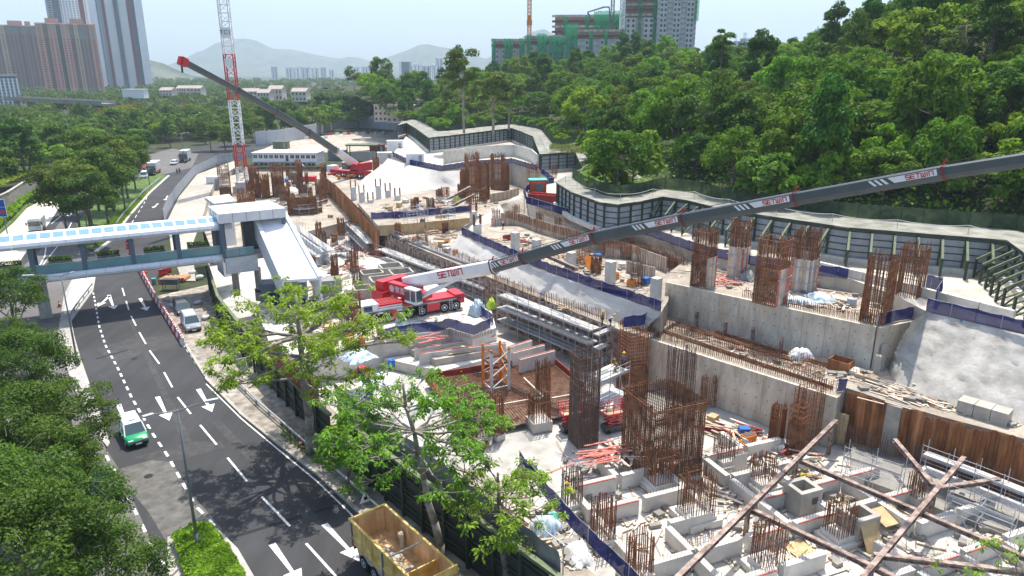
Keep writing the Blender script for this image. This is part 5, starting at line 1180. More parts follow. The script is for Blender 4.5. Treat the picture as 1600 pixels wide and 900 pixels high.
# braces of that frame
# grey panel fence along the curving slip road
gf = IP([(257, 348), (262, 335), (277, 309), (305, 274), (340, 257), (372, 250), (400, 244)]); t = thing('panel_fence', 'grey sheet-panel fence curving along the road towards the crane', 'fence', gf[0])
for (p, d), (p2, _) in zip(along(gf, 2.6), along(gf, 2.6)[1:]):
    c = (p + p2) / 2; MB().box((c.x, c.y, 1.45), ((p2 - p).length * .97, .06, 2.7), math.atan2((p2 - p).y, (p2 - p).x)).build('panel', K['panel'], t, world=True); MB().box((p.x, p.y, 1.45), (.12, .14, 2.9), 0).build('post', K['grey'], t, world=True)
# left retaining wall above the bank
lw = IP([(-40, 345), (0, 330), (16, 322), (40, 305), (62, 292), (80, 285)]); t = thing('retaining_wall', 'weathered concrete retaining wall above the bank hedge', 'wall', lw[0])
for (p, d), (p2, _) in zip(along(lw, 4), along(lw, 4)[1:]):
    c = (p + p2) / 2; MB().box((c.x, c.y, 1.6), ((p2 - p).length * .99, .4, 3.2), math.atan2((p2 - p).y, (p2 - p).x)).build('panel', K['conc_dark'], t, world=True)
m = MB(); strip_mesh(m, [p + V(0, 0, 0) for p in lw], .6, 3.2, 3.4); m.build('coping', K['conc'], t, world=True)
# metal guard rail on the verge
for nm, ln_, lb in (('guard_rail', [(165, 378), (192, 340), (224, 303), (252, 280)], 'grey guard rail along the verge of the slip road'), ('guard_rail', [(110, 500), (126, 475), (145, 450)], 'low guard rail on the median tip')):
    g_ = IP(ln_, .2); t = thing(nm, lb, 'guard rail', g_[0]); m = MB()
    for a, b in zip(g_, g_[1:]): m.bar(a + V(0, 0, .65), b + V(0, 0, .65), .08, .32)
    m.build('beam', K['galv'], t, world=True)
    for p, _ in along(g_, 3): MB().box((p.x, p.y, p.z + .35), (.1, .1, .7)).build('post', K['grey'], t, world=True)
# ------------------------------------------------------------------ the building site
RA = rad(-47); RC = rad(22)
def zat(y, Y):
    v = (450 - y) / FPX; return CAM_H + Y * (-SP + v * CP) / (CP + v * SP)
def depth_of(p): return p[1] * CP - (p[2] - CAM_H) * SP
K['conc_wall'] = M('stained_concrete_wall', (.55, .49, .385), .9, var=.14, scale=.8, c2=(.67, .61, .50), stretch=(1, 1, .35), big=.12, bump=.1, bscale=8)
def add_stains(m, col, thr=.6, sc=.5):
    t = m.node_tree; N = t.nodes.new; L = t.links.new; b = t.nodes['Principled BSDF']; src = b.inputs['Base Color'].links[0].from_socket
    geo = N('ShaderNodeNewGeometry'); mp = N('ShaderNodeMapping'); mp.inputs['Scale'].default_value = (1, 1, .12); L(geo.outputs['Position'], mp.inputs[0])
    nz = N('ShaderNodeTexNoise'); nz.inputs['Scale'].default_value = sc; nz.inputs['Detail'].default_value = 9; nz.inputs['Roughness'].default_value = .7; L(mp.outputs[0], nz.inputs['Vector'])
    mr = N('ShaderNodeMapRange'); mr.inputs['From Min'].default_value = thr; mr.inputs['From Max'].default_value = thr + .14; mr.inputs['To Max'].default_value = .75; L(nz.outputs['Fac'], mr.inputs['Value'])
    mx = N('ShaderNodeMix'); mx.data_type = 'RGBA'; L(mr.outputs[0], mx.inputs[0]); L(src, mx.inputs[6]); mx.inputs[7].default_value = (*col, 1); L(mx.outputs[2], b.inputs['Base Color'])
add_stains(K['conc_wall'], (.36, .21, .08), .56, .7); add_stains(K['rust'], (.36, .34, .31), .60, .6); add_stains(K['shot'], (.30, .285, .26), .55, .25); add_stains(K['conc'], (.24, .23, .21), .6, .6)
add_stains(K['shot_white'], (.46, .44, .39), .52, .6); add_stains(K['haul'], (.36, .32, .26), .56, .3); add_stains(K['site'], (.27, .21, .15), .50, .8); add_stains(K['conc_pale'], (.36, .34, .31), .58, .5)

# ---- rebar: starter columns, cages, rows and mats
def rebar_column(label, x, yb, yt, wpx, z, rz=RC, nb=7, ties=4, mat='rebar', plinth=0.0, dense=0.0, group='rebar columns', form=None, r=.045, name='rebar_column', ragged=.25, deep=1.0, tier=1.0):
    """square bundle of upright bars with ties; dense = share of the height closely tied"""
    b = P(x, yb, z); w = wpx * depth_of(b) / FPX / 1.36; h = max(1.0, zat(yt, b.y) - z); q = random.Random(int(x * 7 + yb))
    t = thing(name, label, 'rebar column', (b.x, b.y, z), rz, group)
    m = MB(); hw = w / 2; hd = hw * deep; per = []
    for i in range(nb):
        f = -1 + 2 * i / (nb - 1)
        per += [(f * hw, -hd), (f * hw, hd)]
        if 0 < i < nb - 1: per += [(-hw, f * hd), (hw, f * hd)]
    for (a, c) in per:
        m.tube((a, c, 0), (a + q.gauss(0, .055) * (1 - dense), c + q.gauss(0, .055) * (1 - dense), h - q.random() * ragged * h * .5), r, 4)
    m.build('upright_bars', K[mat], t); m = MB()
    def hoop(zz):
        cs = [(-hw, -hd), (hw, -hd), (hw, hd), (-hw, hd)]
        for (p, s) in zip(cs, cs[1:] + cs[:1]): m.tube((p[0] * 1.03, p[1] * 1.03, zz), (s[0] * 1.03, s[1] * 1.03, zz), r * .8, 4, cap=False)
    if dense:
        zz = plinth
        while zz < h * dense: hoop(zz); zz += .15
        core = max(.01, h * dense - plinth)
    for k in range(ties): hoop(h * (max(dense, .1) + (1 - max(dense, .1)) * (k + .4) / max(1, ties)) * .97)
    if m.v: m.build('ties', K[mat], t)
    if plinth: MB().box((0, 0, plinth / 2), (w * 1.15, w * 1.15 * deep, plinth)).build('concrete_base', K['conc_pale'], t)
    if form:
        z0_, z1_ = form[0] * h, form[1] * h
        for side in form[2]:
            dx, dy = {'r': (1, 0), 'f': (0, -1), 'l': (-1, 0), 'b': (0, 1)}[side]; n = 6
            for k in range(n):
                f = -1 + 2 * (k + .5) / n; px_, py_ = (dx * (hw + .1), f * hd * 1.05) if dx else (f * hw * 1.05, dy * (hd + .1))
                MB().box((px_, py_, (z0_ + z1_) / 2), (.06, w / n * .96, z1_ - z0_) if dx else (w / n * .96, .06, z1_ - z0_)).build('form_board', K[q.choice(('form', 'timber_p', 'timber_p', 'pink', 'white_d'))], t)
            for zz in (.3, .75):
                zc = z0_ + (z1_ - z0_) * zz
                MB().box((dx * (hw + .18), dy * (hd + .18), zc), (.08, w * 1.2, .1) if dx else (w * 1.2, .08, .1)).build('waling', K['galv'], t)
    return t
GP = 'rebar columns standing in the near pit'
for lb, x, yb, yt, w, nb in [('rebar column just behind the yellow-shirted worker by the blue net', 893, 797, 732, 34, 7), ('rebar column standing in front of the yellow-shirted worker', 941, 852, 776, 38, 8), ('rebar column cut by the bottom edge left of the strut crossing', 998, 908, 830, 42, 8), ('rebar column against the front corner of the big cage', 1028, 762, 692, 44, 8), ('widest rebar column in the near pit, beside the heap of pale planks', 1086, 814, 730, 54, 9), ('short rebar column right of the big cage at the wall foot', 1131, 728, 680, 34, 7), ('dark rebar column behind the plank heap beside the pale board', 1190, 762, 710, 38, 8), ('rebar column beside the right-hand concrete chamber', 1308, 846, 782, 44, 8), ('rebar column between the two crossing struts at the bottom', 1196, 892, 817, 48, 9), ('thin rebar bundle with blue caps among the scaffolds', 1427, 788, 738, 24, 5)]:
    rebar_column(lb, x, yb, yt, w, PIT, nb=nb, plinth=.9, ties=3, group=GP, mat='rebar_g' if x in (893, 1131) else 'rebar')
rebar_column('largest rebar cage, a dense open-topped box in the middle of the pit', 1031, 726, 612, 118, PIT, nb=24, ties=6, dense=.86, r=.05, name='rebar_cage', ragged=.05, group='tall rebar cages')
rebar_column('tall rebar cage left of the workers on the tower scaffold', 911, 690, 541, 46, PIT, nb=11, ties=6, dense=.55, name='rebar_cage', group='tall rebar cages', mat='rebar_g')
rebar_column('rebar cage behind the workers at the corner of the concrete wall', 986, 620, 512, 46, PIT, nb=11, ties=10, dense=.5, name='rebar_cage', group='tall rebar cages')
rebar_column('rebar column with a round cap at the edge of the bar mat', 842, 668, 612, 38, PIT, nb=8, ties=3, plinth=1.0)
rebar_column('slim rebar column standing on the bar mat near the scaffold foot', 848, 612, 560, 24, -3.2, nb=6, ties=3)
rebar_column('tall wall-end rebar column beside the sheet piles', 1257, 690, 600, 40, PIT, nb=9, ties=12, r=.045, mat='rebar2')
rebar_column('rebar column against the left part of the low concrete wall', 1060, 645, 540, 42, PIT, nb=9, ties=5, mat='rebar_g')
rebar_column('short rebar column at the foot of the low concrete wall', 1105, 634, 584, 24, PIT, nb=6, ties=3, mat='rebar')
GU = 'rebar columns on the upper terrace'
rebar_column('upper-terrace rebar column with a board on its right, nearest the crane boom', 1097, 446, 352, 36, 5.5, RA, 10, 5, dense=.5, form=(.0, .5, 'r'), group=GU)
rebar_column('upper-terrace rebar column with pale boards, second from the left', 1152, 430, 338, 30, 5.5, RA, 9, 5, form=(.0, .5, 'fr'), group=GU)
rebar_column('upper-terrace rebar column with tight ties at the wall edge', 1202, 472, 364, 50, 5.5, RA, 12, 6, dense=.5, form=(.0, .52, 'r'), group=GU)
rebar_column('upper-terrace rebar column wrapped below in a striped board box', 1253, 452, 352, 40, 5.5, RA, 11, 5, form=(.0, .5, 'fr'), group=GU)
rebar_column('upper-terrace rebar column left of the pair at the net corner', 1366, 502, 392, 46, 5.5, RA, 12, 7, group=GU)
rebar_column('upper-terrace rebar column right of the pair at the net corner', 1416, 482, 376, 42, 5.5, RA, 11, 7, group=GU)
GB = 'tall rebar clusters in the middle of the site'
for x, yb, yt, w, mat, lb in [(727, 322, 262, 15, 'rebar2', 'left orange-brown rebar pier in the middle cluster'), (757, 324, 250, 17, 'rebar2', 'tallest orange-brown rebar pier in the middle cluster'), (790, 296, 254, 12, 'rebar2', 'right orange-brown rebar pier in the middle cluster'), (738, 312, 236, 24, 'rebar', 'dark tall bars behind the left piers of the middle cluster'), (778, 300, 238, 24, 'rebar', 'dark tall bars behind the right pier of the middle cluster'), (745, 330, 290, 34, 'rebar', 'low wide rebar block in front of the middle cluster')]:
    rebar_column(lb, x, yb, yt, w, 1.5, RC, 9, 5, mat, group=GB, dense=.3, r=.07)
rebar_column('open orange rebar frame behind the red cabin', 833, 285, 253, 20, 7, RC, 5, 3, 'rebar2')
rebar_column('small rebar stub on the haul road right of the red cabin', 866, 278, 256, 9, 7, RC, 4, 2)
GF = 'dark rebar clusters at the far end'
for i, (x, yb, yt, w, mat, lb) in enumerate([(353, 306, 254, 22, 'rebar', 'far rebar cluster left of the white mast base'), (400, 308, 256, 19, 'rebar', 'far rebar cluster right of the white mast base'), (436, 306, 253, 23, 'rebar', 'densest far rebar cluster below the white offices'), (416, 309, 270, 16, 'rebar2', 'short far rebar cluster between the two taller ones'), (471, 303, 254, 10, 'rebar', 'thin far rebar cluster in front of the white offices'), (507, 290, 254, 10, 'rebar', 'thin far rebar cluster beside the far crane'), (385, 316, 300, 34, 'rebar', 'low row of bars behind the landing roof'), (588, 268, 245, 11, 'rebar2', 'rust sheet stack beside the far crane')]):
    rebar_column(lb, x, yb, yt, w, -1.6 if i < 7 else 1.5, RC, 11, 6, mat, group=GF, r=.075, ragged=.7, dense=.55 if i in (2, 3, 7) else .25)
rebar_column('broad rebar wall right of the landing roof', 475, 352, 306, 58, -4.2, rad(12), 26, 5, 'rebar', dense=.9, deep=.18, group=GF, r=.06)
rebar_column('small rebar block beside the far white ramp', 775, 352, 325, 12, 4, RA, 6, 3, 'rebar', form=(0, .45, 'fr'))
for i, (x, yb, yt) in enumerate([(806, 350, 318), (843, 362, 330), (872, 368, 338), (925, 385, 352), (985, 400, 368)]):
    rebar_column('slim rebar column rising from the boarded wall behind the crane boom', x, yb, yt, 11, 4, RA, 5, 3, 'rebar', group='slim rebar columns on the boarded wall')
def rebar_row(label, line, z, h, step=.25, rows=1, off=.3, mat='rebar', r=.03, lean=.04, horiz=0, name='rebar_row', seed=0):
    pts = [P(x, y, z) for x, y in line] if not isinstance(line[0], Vector) else line; q = random.Random(seed + len(label))
    t = thing(name, label, 'rebar', pts[0]); m = MB()
    for k in range(rows):
        pl = polyline_off(pts, off * k)
        for p, d in along(pl, step):
            b = p + V(q.uniform(-.03, .03), q.uniform(-.03, .03), 0); m.tube(b, b + V(q.uniform(-lean, lean), q.uniform(-lean, lean), h * q.uniform(.7, 1.1)), r, 4)
    m.build('upright_bars', K[mat], t, world=True)
    if horiz:
        m = MB()
        for j in range(horiz):
            for k in range(rows):
                pl = polyline_off(pts, off * k)
                for a, b in zip(pl, pl[1:]): m.tube(a + V(0, 0, h * (j + .5) / horiz), b + V(0, 0, h * (j + .5) / horiz), r, 4)
        m.build('tie_bars', K[mat], t, world=True)
    return t
rebar_row('row of starter bars along the edge of the low concrete wall', [(1012, 525), (1200, 583), (1300, 614)], 1.0, 1.1, .22, 2, -.5)
rebar_row('row of starter bars along the edge of the high concrete wall', [(1160, 464), (1200, 472), (1330, 500), (1368, 508)], 5.5, 1.0, .22, 2, -.5)
rebar_row('row of starter bars in the middle of the lower terrace', [(1040, 512), (1180, 556), (1290, 590)], 1.0, 1.2, .24, 2, .3, horiz=2)
rebar_row('bars along the foot of the high concrete wall', [(1046, 505), (1200, 548), (1350, 592)], 1.0, .9, .3, 1)
rebar_row('bars standing in the trench below the sheet piles', [(1320, 700), (1400, 725), (1500, 752), (1600, 780)], PIT, 2.6, .22, 2, .5, 'rebar_g')
rebar_row('bars along the scaffold top walkway', [(770, 440), (850, 470), (950, 503)], 1.5, 1.3, .3, 2, -.3)
rebar_row('bars beside the middle walkway', [(650, 380), (720, 408), (765, 428)], 1.5, 1.4, .35, 2, -.4)
rebar_row('dense bars at the corner between scaffold and wall', [(966, 514), (1010, 527)], 1.0, 1.2, .16, 3, -.4)
rebar_row('bars along the boarded wall behind the boom', [(790, 340), (860, 362), (940, 385), (1000, 398)], 6.2, 1.3, .22, 2, -.3)
rebar_row('bars along the front of the boarded formwork pens', [(940, 400), (1000, 408), (1070, 432)], 4.0, 2.6, .16, 2, -.4, horiz=4)
rebar_row('bars left of the slanted scaffold platforms', [(520, 390), (560, 396), (600, 404)], -.6, 1.6, .3, 2, .5, mat='maroon')
rebar_row('row of bars behind the yellow mast base', [(690, 520), (740, 530), (770, 520)], -.6, .8, .25, 1)
for i, (a, b) in enumerate([((1075, 512), (1235, 562)), ((1010, 508), (1180, 566)), ((1180, 566), (1300, 606)), ((1120, 520), (1300, 574))]):
    t = thing('rebar_bundle', ['long bundle of rusty bars along the back of the lower terrace', 'long bundle of rusty bars nearest the low wall edge', 'short bundle of rusty bars at the right end of the lower terrace', 'rusty pipe-thick bar bundle in the middle of the lower terrace'][i], 'rebar bundle', P(*a, 1.0)); m = MB(); q = random.Random(i); p0, p1 = P(*a, 1.15), P(*b, 1.15)
    for k in range(14): o_ = V(q.uniform(-.22, .22), q.uniform(-.22, .22), q.uniform(-.12, .22)); m.tube(p0 + o_, p1 + o_ + V(q.uniform(-.1, .1), q.uniform(-.1, .1), 0), .035, 5)
    m.build('bars', K['rebar'], t, world=True)
for i, (x, y) in enumerate([(1087, 512), (1110, 506), (1132, 527), (1149, 516), (1175, 536), (1191, 527), (1219, 552), (1236, 545)]):
    p = P(x, y, 1.0); t = thing('steel_post', 'short brown steel post standing in a pair on the lower terrace', 'steel post', p, RA, 'brown steel posts on the lower terrace'); MB().ibeam((0, 0, 0), (0, 0.001, 1.9), .32, .32, .05).build('section', K['rust_dark'], t); MB().box((0, 0, .02), (.5, .5, .04)).build('base_plate', K['rust_dark'], t)
# bar mat
ctr = P(800, 612, -3.3); t = thing('rebar_mat', 'wide mat of crossed rusty bars on the pit floor round the yellow mast base', 'rebar mat', ctr, RC)
MB().box((0, 0, -.35), (15.5, 13.5, .1)).build('blinding', K['rust_dark'], t)
m = MB(); m2 = MB()
for k in range(62): m.tube((-7.6, -6.6 + k * .216, 0), (7.6, -6.6 + k * .216, 0), .035, 4)
for k in range(50): m2.tube((-7.5 + k * .306, -6.6, .06), (-7.5 + k * .306, 6.6, .06), .035, 4)
m.build('long_bars', K['rebar'], t); m2.build('cross_bars', K['rebar'], t)
for a, b in (((-7.7, 6.7), (7.7, 6.7)), ((-7.7, -6.7), (-7.7, 6.7)), ((7.7, -2), (7.7, 6.7))): MB().bar((*a, .25), (*b, .25), .12, .8).build('edge_board', K['red_b'], t)
for a, b in (((-3.4, -3.0), (2.4, -3.0)), ((-3.4, -3.0), (-3.4, 2.4)), ((2.4, -3), (2.4, 2.4)), ((3.1, -3.6), (5.5, -3.6))): MB().bar((*a, .25), (*b, .25), .16, .16).build('timber', K['timber_p'], t)
# ---- concrete walls with formwork panels
def wall_panels(label, line, z0, z1, n, mat='conc_wall', name='retaining_wall', th=.3, holes=True):
    pts = [P(x, y, z1) for x, y in line] if not isinstance(line[0], Vector) else line; L_ = sum((b - a).length for a, b in zip(pts, pts[1:])); t = thing(name, label, 'wall', (pts[0].x, pts[0].y, z0)); pl = along(pts, L_ / n); hm = MB()
    if len(pl) == n: pl.append((pts[-1], pl[-1][1]))
    for (p, d), (p2, _) in zip(pl, pl[1:]):
        c = (p + p2) / 2; e = p2 - p; rz = math.atan2(e.y, e.x); nn = V(e.y, -e.x, 0).normalized()
        if nn.y > 0: nn = -nn
        o_ = nn * (th * .5)
        MB().box((c.x + o_.x, c.y + o_.y, (z0 + z1) / 2), (e.length - .025, th, z1 - z0), rz).build('panel', K[mat], t, world=True)
        if holes:
            for zz in (.2, .5, .8):
                for f in (.25, .75): h_ = p.lerp(p2, f) + nn * th; hm.box((h_.x, h_.y, z0 + (z1 - z0) * zz), (.1, .05, .1), rz)
    if hm.v: hm.build('tie_holes', K['dgrey'], t, world=True)['kind'] = 'stuff'
    return t
wall_panels('low stained concrete retaining wall right of the big rebar cage', [(1012, 527), (1200, 586), (1310, 620)], PIT, 1.04, 9)
wall_panels('high stained concrete retaining wall below the upper terrace columns', [(1042, 440), (1200, 474), (1370, 510)], 1.0, 5.54, 10)
wall_panels('short concrete return wall at the right end of the high wall', [(1371, 511), (1424, 500)], 1.0, 5.52, 2)
for i, (x, y) in enumerate([(1368, 588), (1376, 578), (1384, 570), (1391, 563)]):
    p = P(x, y, 1.0); o = MB().lathe([(.28, 0), (.3, .05), (.3, 2.2 + i * .5), (.24, 2.25 + i * .5)], (0, 0, 0), 12).build('concrete_pile', K['conc']); o.location = p; tag(o, 'round concrete pile stepping up beside the shotcrete cutting', 'pile', 'stepped concrete piles')
wall_panels('smooth pale retaining wall below the far barrier', [(692, 236), (745, 229), (800, 225), (830, 232), (843, 243)], 7.0, 10.3, 8, 'conc_pale', holes=False)
wall_panels('tan boarded retaining face below the middle net', [(590, 352), (640, 349), (735, 340)], 1.45, 3.4, 10, 'ply', 'boarded_wall', .15, False)
terrace('middle_shelf', IP([(590, 352), (640, 349), (735, 340), (800, 325), (800, 300), (700, 290), (600, 310), (560, 318)], 3.4), 3.38, K['site'], 1.4)
# ---- sheet piles
def sheet_piles(label, line, z0, z1, mat='rust', pitch=.62, jag=.25, gaps=()):
    pts = [P(x, y, z1) for x, y in line]; t = thing('sheet_pile_wall', label, 'sheet piles', (pts[0].x, pts[0].y, z0)); q = random.Random(len(label)); u = pitch / 4; shared = {}
    for i, (p, d) in enumerate(along(pts, pitch)):
        if i in gaps: MB().box((p.x + d.x * pitch / 2, p.y + d.y * pitch / 2, (z0 + z1) / 2), (pitch, .2, z1 - z0), math.atan2(d.y, d.x)).build('concrete_infill', K['conc'], t, world=True); continue
        h = z1 - z0 + q.uniform(-jag, jag); k = round(h, 1); s = .23 if i % 2 else -.23
        if (k, s) not in shared:
            m = MB(); pr = [(0, 0), (u * .8, s), (u * 2.4, s), (u * 3.2, 0), (u * 4, 0)]
            m.add([(a, b, z) for z in (0, k) for a, b in pr] + [(a, b + .04, z) for z in (0, k) for a, b in pr], [(j, j + 1, j + 6, j + 5) for j in range(4)] + [(j + 10, j + 15, j + 16, j + 11) for j in range(4)] + [(j + 5, j + 6, j + 16, j + 15) for j in range(4)])
            o = m.build('sheet_pile', K[mat], t); shared[(k, s)] = o
        else:
            o = shared[(k, s)].copy(); COL.objects.link(o); o.parent = t
        o.location = (p.x - t.location.x, p.y - t.location.y, 0); o.rotation_euler = (0, 0, math.atan2(d.y, d.x))
    return t
sheet_piles('rusty sheet pile wall with ragged top below the shotcrete cutting', [(1324, 610), (1380, 629), (1475, 656), (1552, 676), (1660, 706), (1860, 760)], PIT, 1.05, gaps=(6, 7, 26))
sheet_piles('dark rusty sheet pile wall curving away behind the middle scaffolds', [(970, 517), (880, 484), (800, 452), (725, 420), (640, 385), (592, 360)][::-1], -4.2, 1.6, 'rust_dark', .8, .12)
sheet_piles('far rusty sheet pile wall running up to the far crane', [(500, 270), (520, 287), (536, 303), (564, 331), (591, 359)], -4.2, 2.6, 'rust', .8, .1)
t = thing('capping_beam', 'pale concrete capping beam along the far sheet piles', 'beam', P(540, 325, -1)); m = MB(); cb = IP([(522, 300), (540, 325), (562, 346), (585, 368), (600, 378)], -.8); strip_mesh(m, cb, .9, -4.2, -.8); m.build('beam', K['conc_wall'], t, world=True)
# ---- pit foundations: ground beams on a grid
c_ = V(math.cos(RC), math.sin(RC), 0); e_ = V(math.sin(RC), -math.cos(RC), 0); O = P(1000, 800, PIT)
bpoly = [(p.x, p.y) for p in IP([(868, 775), (905, 735), (985, 705), (1020, 752), (1096, 716), (1120, 665), (1250, 700), (1310, 720), (1700, 850), (1700, 1010), (985, 985)], PIT)]
def beam(label, a, b, w=.55, h=1.5, red=False, z=PIT):
    t = thing('ground_beam', label, 'concrete beam', ((a.x + b.x) / 2, (a.y + b.y) / 2, z), math.atan2((b - a).y, (b - a).x), 'ground beams in the near pit'); L_ = (b - a).length
    n = max(1, int(L_ / 2.4))
    for k in range(n): MB().box((-L_ / 2 + L_ * (k + .5) / n, 0, h / 2), (L_ / n - .015, w, h)).build('segment', K['conc_pale'], t)
    m = MB()
    for k in range(int(L_ / .3)):
        for s in (-1, 1): m.tube((-L_ / 2 + .15 + k * .3, s * w * .35, h), (-L_ / 2 + .15 + k * .3, s * w * .35, h + .3), .014, 3)
    m.build('starter_bars', K['rebar_g'], t)
    if red: MB().box((0, -w / 2 - .06, h + .02), (L_ * .9, .1, .12)).build('red_batten', K['pink'], t)
    return t
rb = random.Random(4)
for i in range(-3, 8):
    for j in range(-5, 7):
        a = O + c_ * (j * 4.4) + e_ * (i * 3.6)
        for (d, L2, k) in ((c_, 4.4, 0), (e_, 3.6, 1)):
            s = a + d * .28; b = a + d * (L2 - .28); mid = (s + b) / 2
            if inside(s.x, s.y, bpoly) and inside(b.x, b.y, bpoly) and rb.random() < (.85 if k == 0 else .6):
                rd = k == 0 and rb.random() < .45; pxl = 800 + FPX * mid.x / depth_of(mid); beam(('red-edged ' if rd else '') + 'pale concrete ground beam running ' + ('across' if k == 0 else 'towards the viewer') + (' left of the first strut' if pxl < 1120 else ' between the crossing struts' if pxl < 1330 else ' at the right of the near pit'), s, b, .5, 1.35 if k == 0 else 1.2, red=rd)
for i, (x, y, w, d, h) in enumerate([(941, 850, 2.2, 2.2, .5), (1086, 812, 3, 3, .6), (1028, 762, 2.6, 2.6, .5), (1190, 762, 2.4, 2.4, .5), (998, 905, 2.4, 2.4, .5), (893, 797, 2.2, 2.2, .5), (1308, 846, 2.4, 2.4, .5), (1196, 892, 2.6, 2.6, .5), (1131, 728, 2.2, 2.2, .5)]):
    p = P(x, y, PIT); t = thing('pile_cap', 'square concrete pile cap under a rebar column in the near pit', 'pile cap', (p.x, p.y, PIT), RC, 'pile caps in the near pit'); MB().box((0, 0, h / 2), (w, d, h)).build('cap', K['conc_pale'], t)
for lb, x, y in (('square concrete chamber with an opening beside the yellow-shirted worker', 1250, 795), ('square concrete chamber with an opening beside the leaning plywood', 1336, 838)):
    p = P(x, y, PIT); t = thing('concrete_chamber', lb, 'concrete chamber', (p.x, p.y, PIT), RC)
    for (cx, cy, sx, sy) in ((0, -.85, 2.2, .4), (0, .85, 2.2, .4), (-.9, 0, .4, 1.3), (.9, 0, .4, 1.3)): MB().box((cx, cy, 1.1), (sx, sy, 2.2)).build('wall', K['conc'], t)
    MB().box((.35, -1.06, 1.3), (.6, .03, .6)).build('opening', K['dgrey'], t); MB().box((0, 0, .2), (1.4, 1.3, .1)).build('floor', K['conc_dark'], t)
# slabs at lower right and stepped kerbs near the crane
for i, (pts, z, mt) in enumerate([([(1330, 690), (1420, 715), (1560, 770), (1640, 800), (1640, 850), (1480, 800), (1330, 740)], -3.6, 'conc_dark'), ([(640, 545), (770, 523), (812, 540), (680, 562)], -2.2, 'conc'), ([(600, 560), (700, 545), (780, 556), (690, 580)], -3.0, 'conc_pale')]):
    terrace('pit_slab', IP(pts, z), z, K[mt])
for i, (a, b) in enumerate([((640, 540), (770, 520)), ((648, 549), (775, 530)), ((655, 557), (790, 540)), ((790, 548), (830, 536)), ((800, 556), (850, 543)), ((812, 566), (866, 552))]):
    p, q_ = P(*a, -2.0), P(*b, -2.0); t = thing('concrete_kerb', ['upper', 'middle', 'lower', 'back short', 'middle short', 'front short'][i] + ' of the stepped concrete kerbs below the red crane', 'concrete kerb', (p + q_) / 2); MB().bar((p.x, p.y, -2.92), (q_.x, q_.y, -2.92), .4, 2.6).build('kerb', K['conc_pale'], t, world=True); MB().bar(p + V(0, 0, .43), q_ + V(0, 0, .43), .1, .1).build('batten', K['pink'], t, world=True)
# concrete cells behind the crane
for i, (x, y, w, d, h) in enumerate([(600, 462, 3.4, 3, 2.6), (628, 452, 3, 3, 2.8), (582, 446, 3, 2.6, 2.2), (612, 438, 3.2, 3, 2.4), (568, 470, 2.4, 2.4, 2.0)]):
    p = P(x, y, -.6); t = thing('concrete_cell', ['left front', 'right front', 'left back', 'right back', 'small outer'][i] + ' grey concrete wall cell behind the red crane', 'concrete cell', p, RC)
    for (cx, cy, sx, sy) in ((0, -d / 2, w, .25), (0, d / 2, w, .25), (-w / 2, 0, .25, d - .25), (w / 2, 0, .25, d - .25)): MB().box((cx, cy, h / 2), (sx, sy, h)).build('wall', K['conc'], t)
# concrete stub columns
SL = ['leftmost', 'second', 'third', 'fourth', 'rightmost']
for i, (x, yb, yt, w) in enumerate([(805, 391, 363, 13), (838, 403, 374, 14), (892, 421, 394, 15), (953, 443, 408, 16), (1024, 470, 434, 17)]):
    p = P(x, yb, 4); h = zat(yt, p.y) - 4; s = w * depth_of(p) / FPX / 1.3; t = thing('concrete_column', SL[i] + ' bare concrete stub column on the terrace crossed by the crane boom', 'column', p, RA, 'bare concrete stub columns'); MB().box((0, 0, h / 2), (s, s, h)).build('shaft', K['conc_pale'], t); MB().box((0, 0, .06), (s * 1.3, s * 1.3, .12)).build('kicker', K['conc'], t)
for i, (x, yb, yt) in enumerate([(553, 312, 292), (566, 318, 300), (592, 312, 290), (607, 318, 297), (622, 326, 305), (580, 330, 312), (740, 348, 330), (746, 368, 350)]):
    p = P(x, yb, 1.5 if i < 6 else 3.6); h = zat(yt, p.y) - p.z; t = thing('concrete_column', 'white stub column with brown starter bars at the foot of the far white slope', 'column', p, RC, 'white stub columns below the far slope'); MB().box((0, 0, h / 2), (1.1, 1.1, h)).build('shaft', K['white_d'], t); m = MB()
    for a in (-.55, .55):
        for b_ in range(5): m.tube((a, -.5 + b_ * .25, h - .3), (a, -.5 + b_ * .25, h + 1.6), .05, 4)
    m.build('starter_bars', K['rebar'], t)
# ---- steel struts over the pit
for i, (a, b) in enumerate([((1168, 786), (1490, 937)), ((1238, 708), (1640, 880)), ((1020, 942), (1306, 658)), ((1347, 905), (1506, 716)), ((1398, 688), (1458, 760)), ((1466, 764), (1562, 750)), ((1365, 868), (1640, 900))]):
    p, q_ = P(*a, -1.0 if i < 4 else -1.02), P(*b, -1.0 if i < 4 else -1.02); t = thing('steel_strut', ['long brown strut running from the plank heap to the bottom edge', 'longest brown strut crossing below the yellow-shirted worker', 'brown strut rising from the bottom edge to the sheet piles', 'paler brown strut crossing near the plywood sheets', 'short diagonal strut meeting the sheet pile wall', 'short strut branching right from the crossing', 'low brown strut at the bottom right beside the leaves'][i], 'steel strut', (p + q_) / 2)
    off = V(0, 0, (i % 2) * .02 - (.42 if i in (0, 1) else 0)); MB().ibeam(p + off, q_ + off, .36, .36, .045).build('h_section', K['rust_dark'], t, world=True)
    d = (q_ - p); L_ = d.length; d.normalize()
    for k in range(int(L_ / 3)): c = p + d * (1.5 + 3 * k) + off; MB().box((c.x, c.y, c.z), (.04, .33, .27), math.atan2(d.y, d.x)).build('stiffener', K['rust_dark'], t, world=True)
for i, (x, y) in enumerate([(1170, 787), (1245, 712), (1365, 870), (1462, 760), (1300, 668)]):
    p = P(x, y, -1.4); t = thing('king_post', 'brown steel post carrying the crossing struts', 'steel post', (p.x, p.y, PIT), RA, 'posts under the struts'); MB().ibeam((0, 0, 0), (0, .001, 2.4), .3, .3, .04).build('section', K['rust_dark'], t)
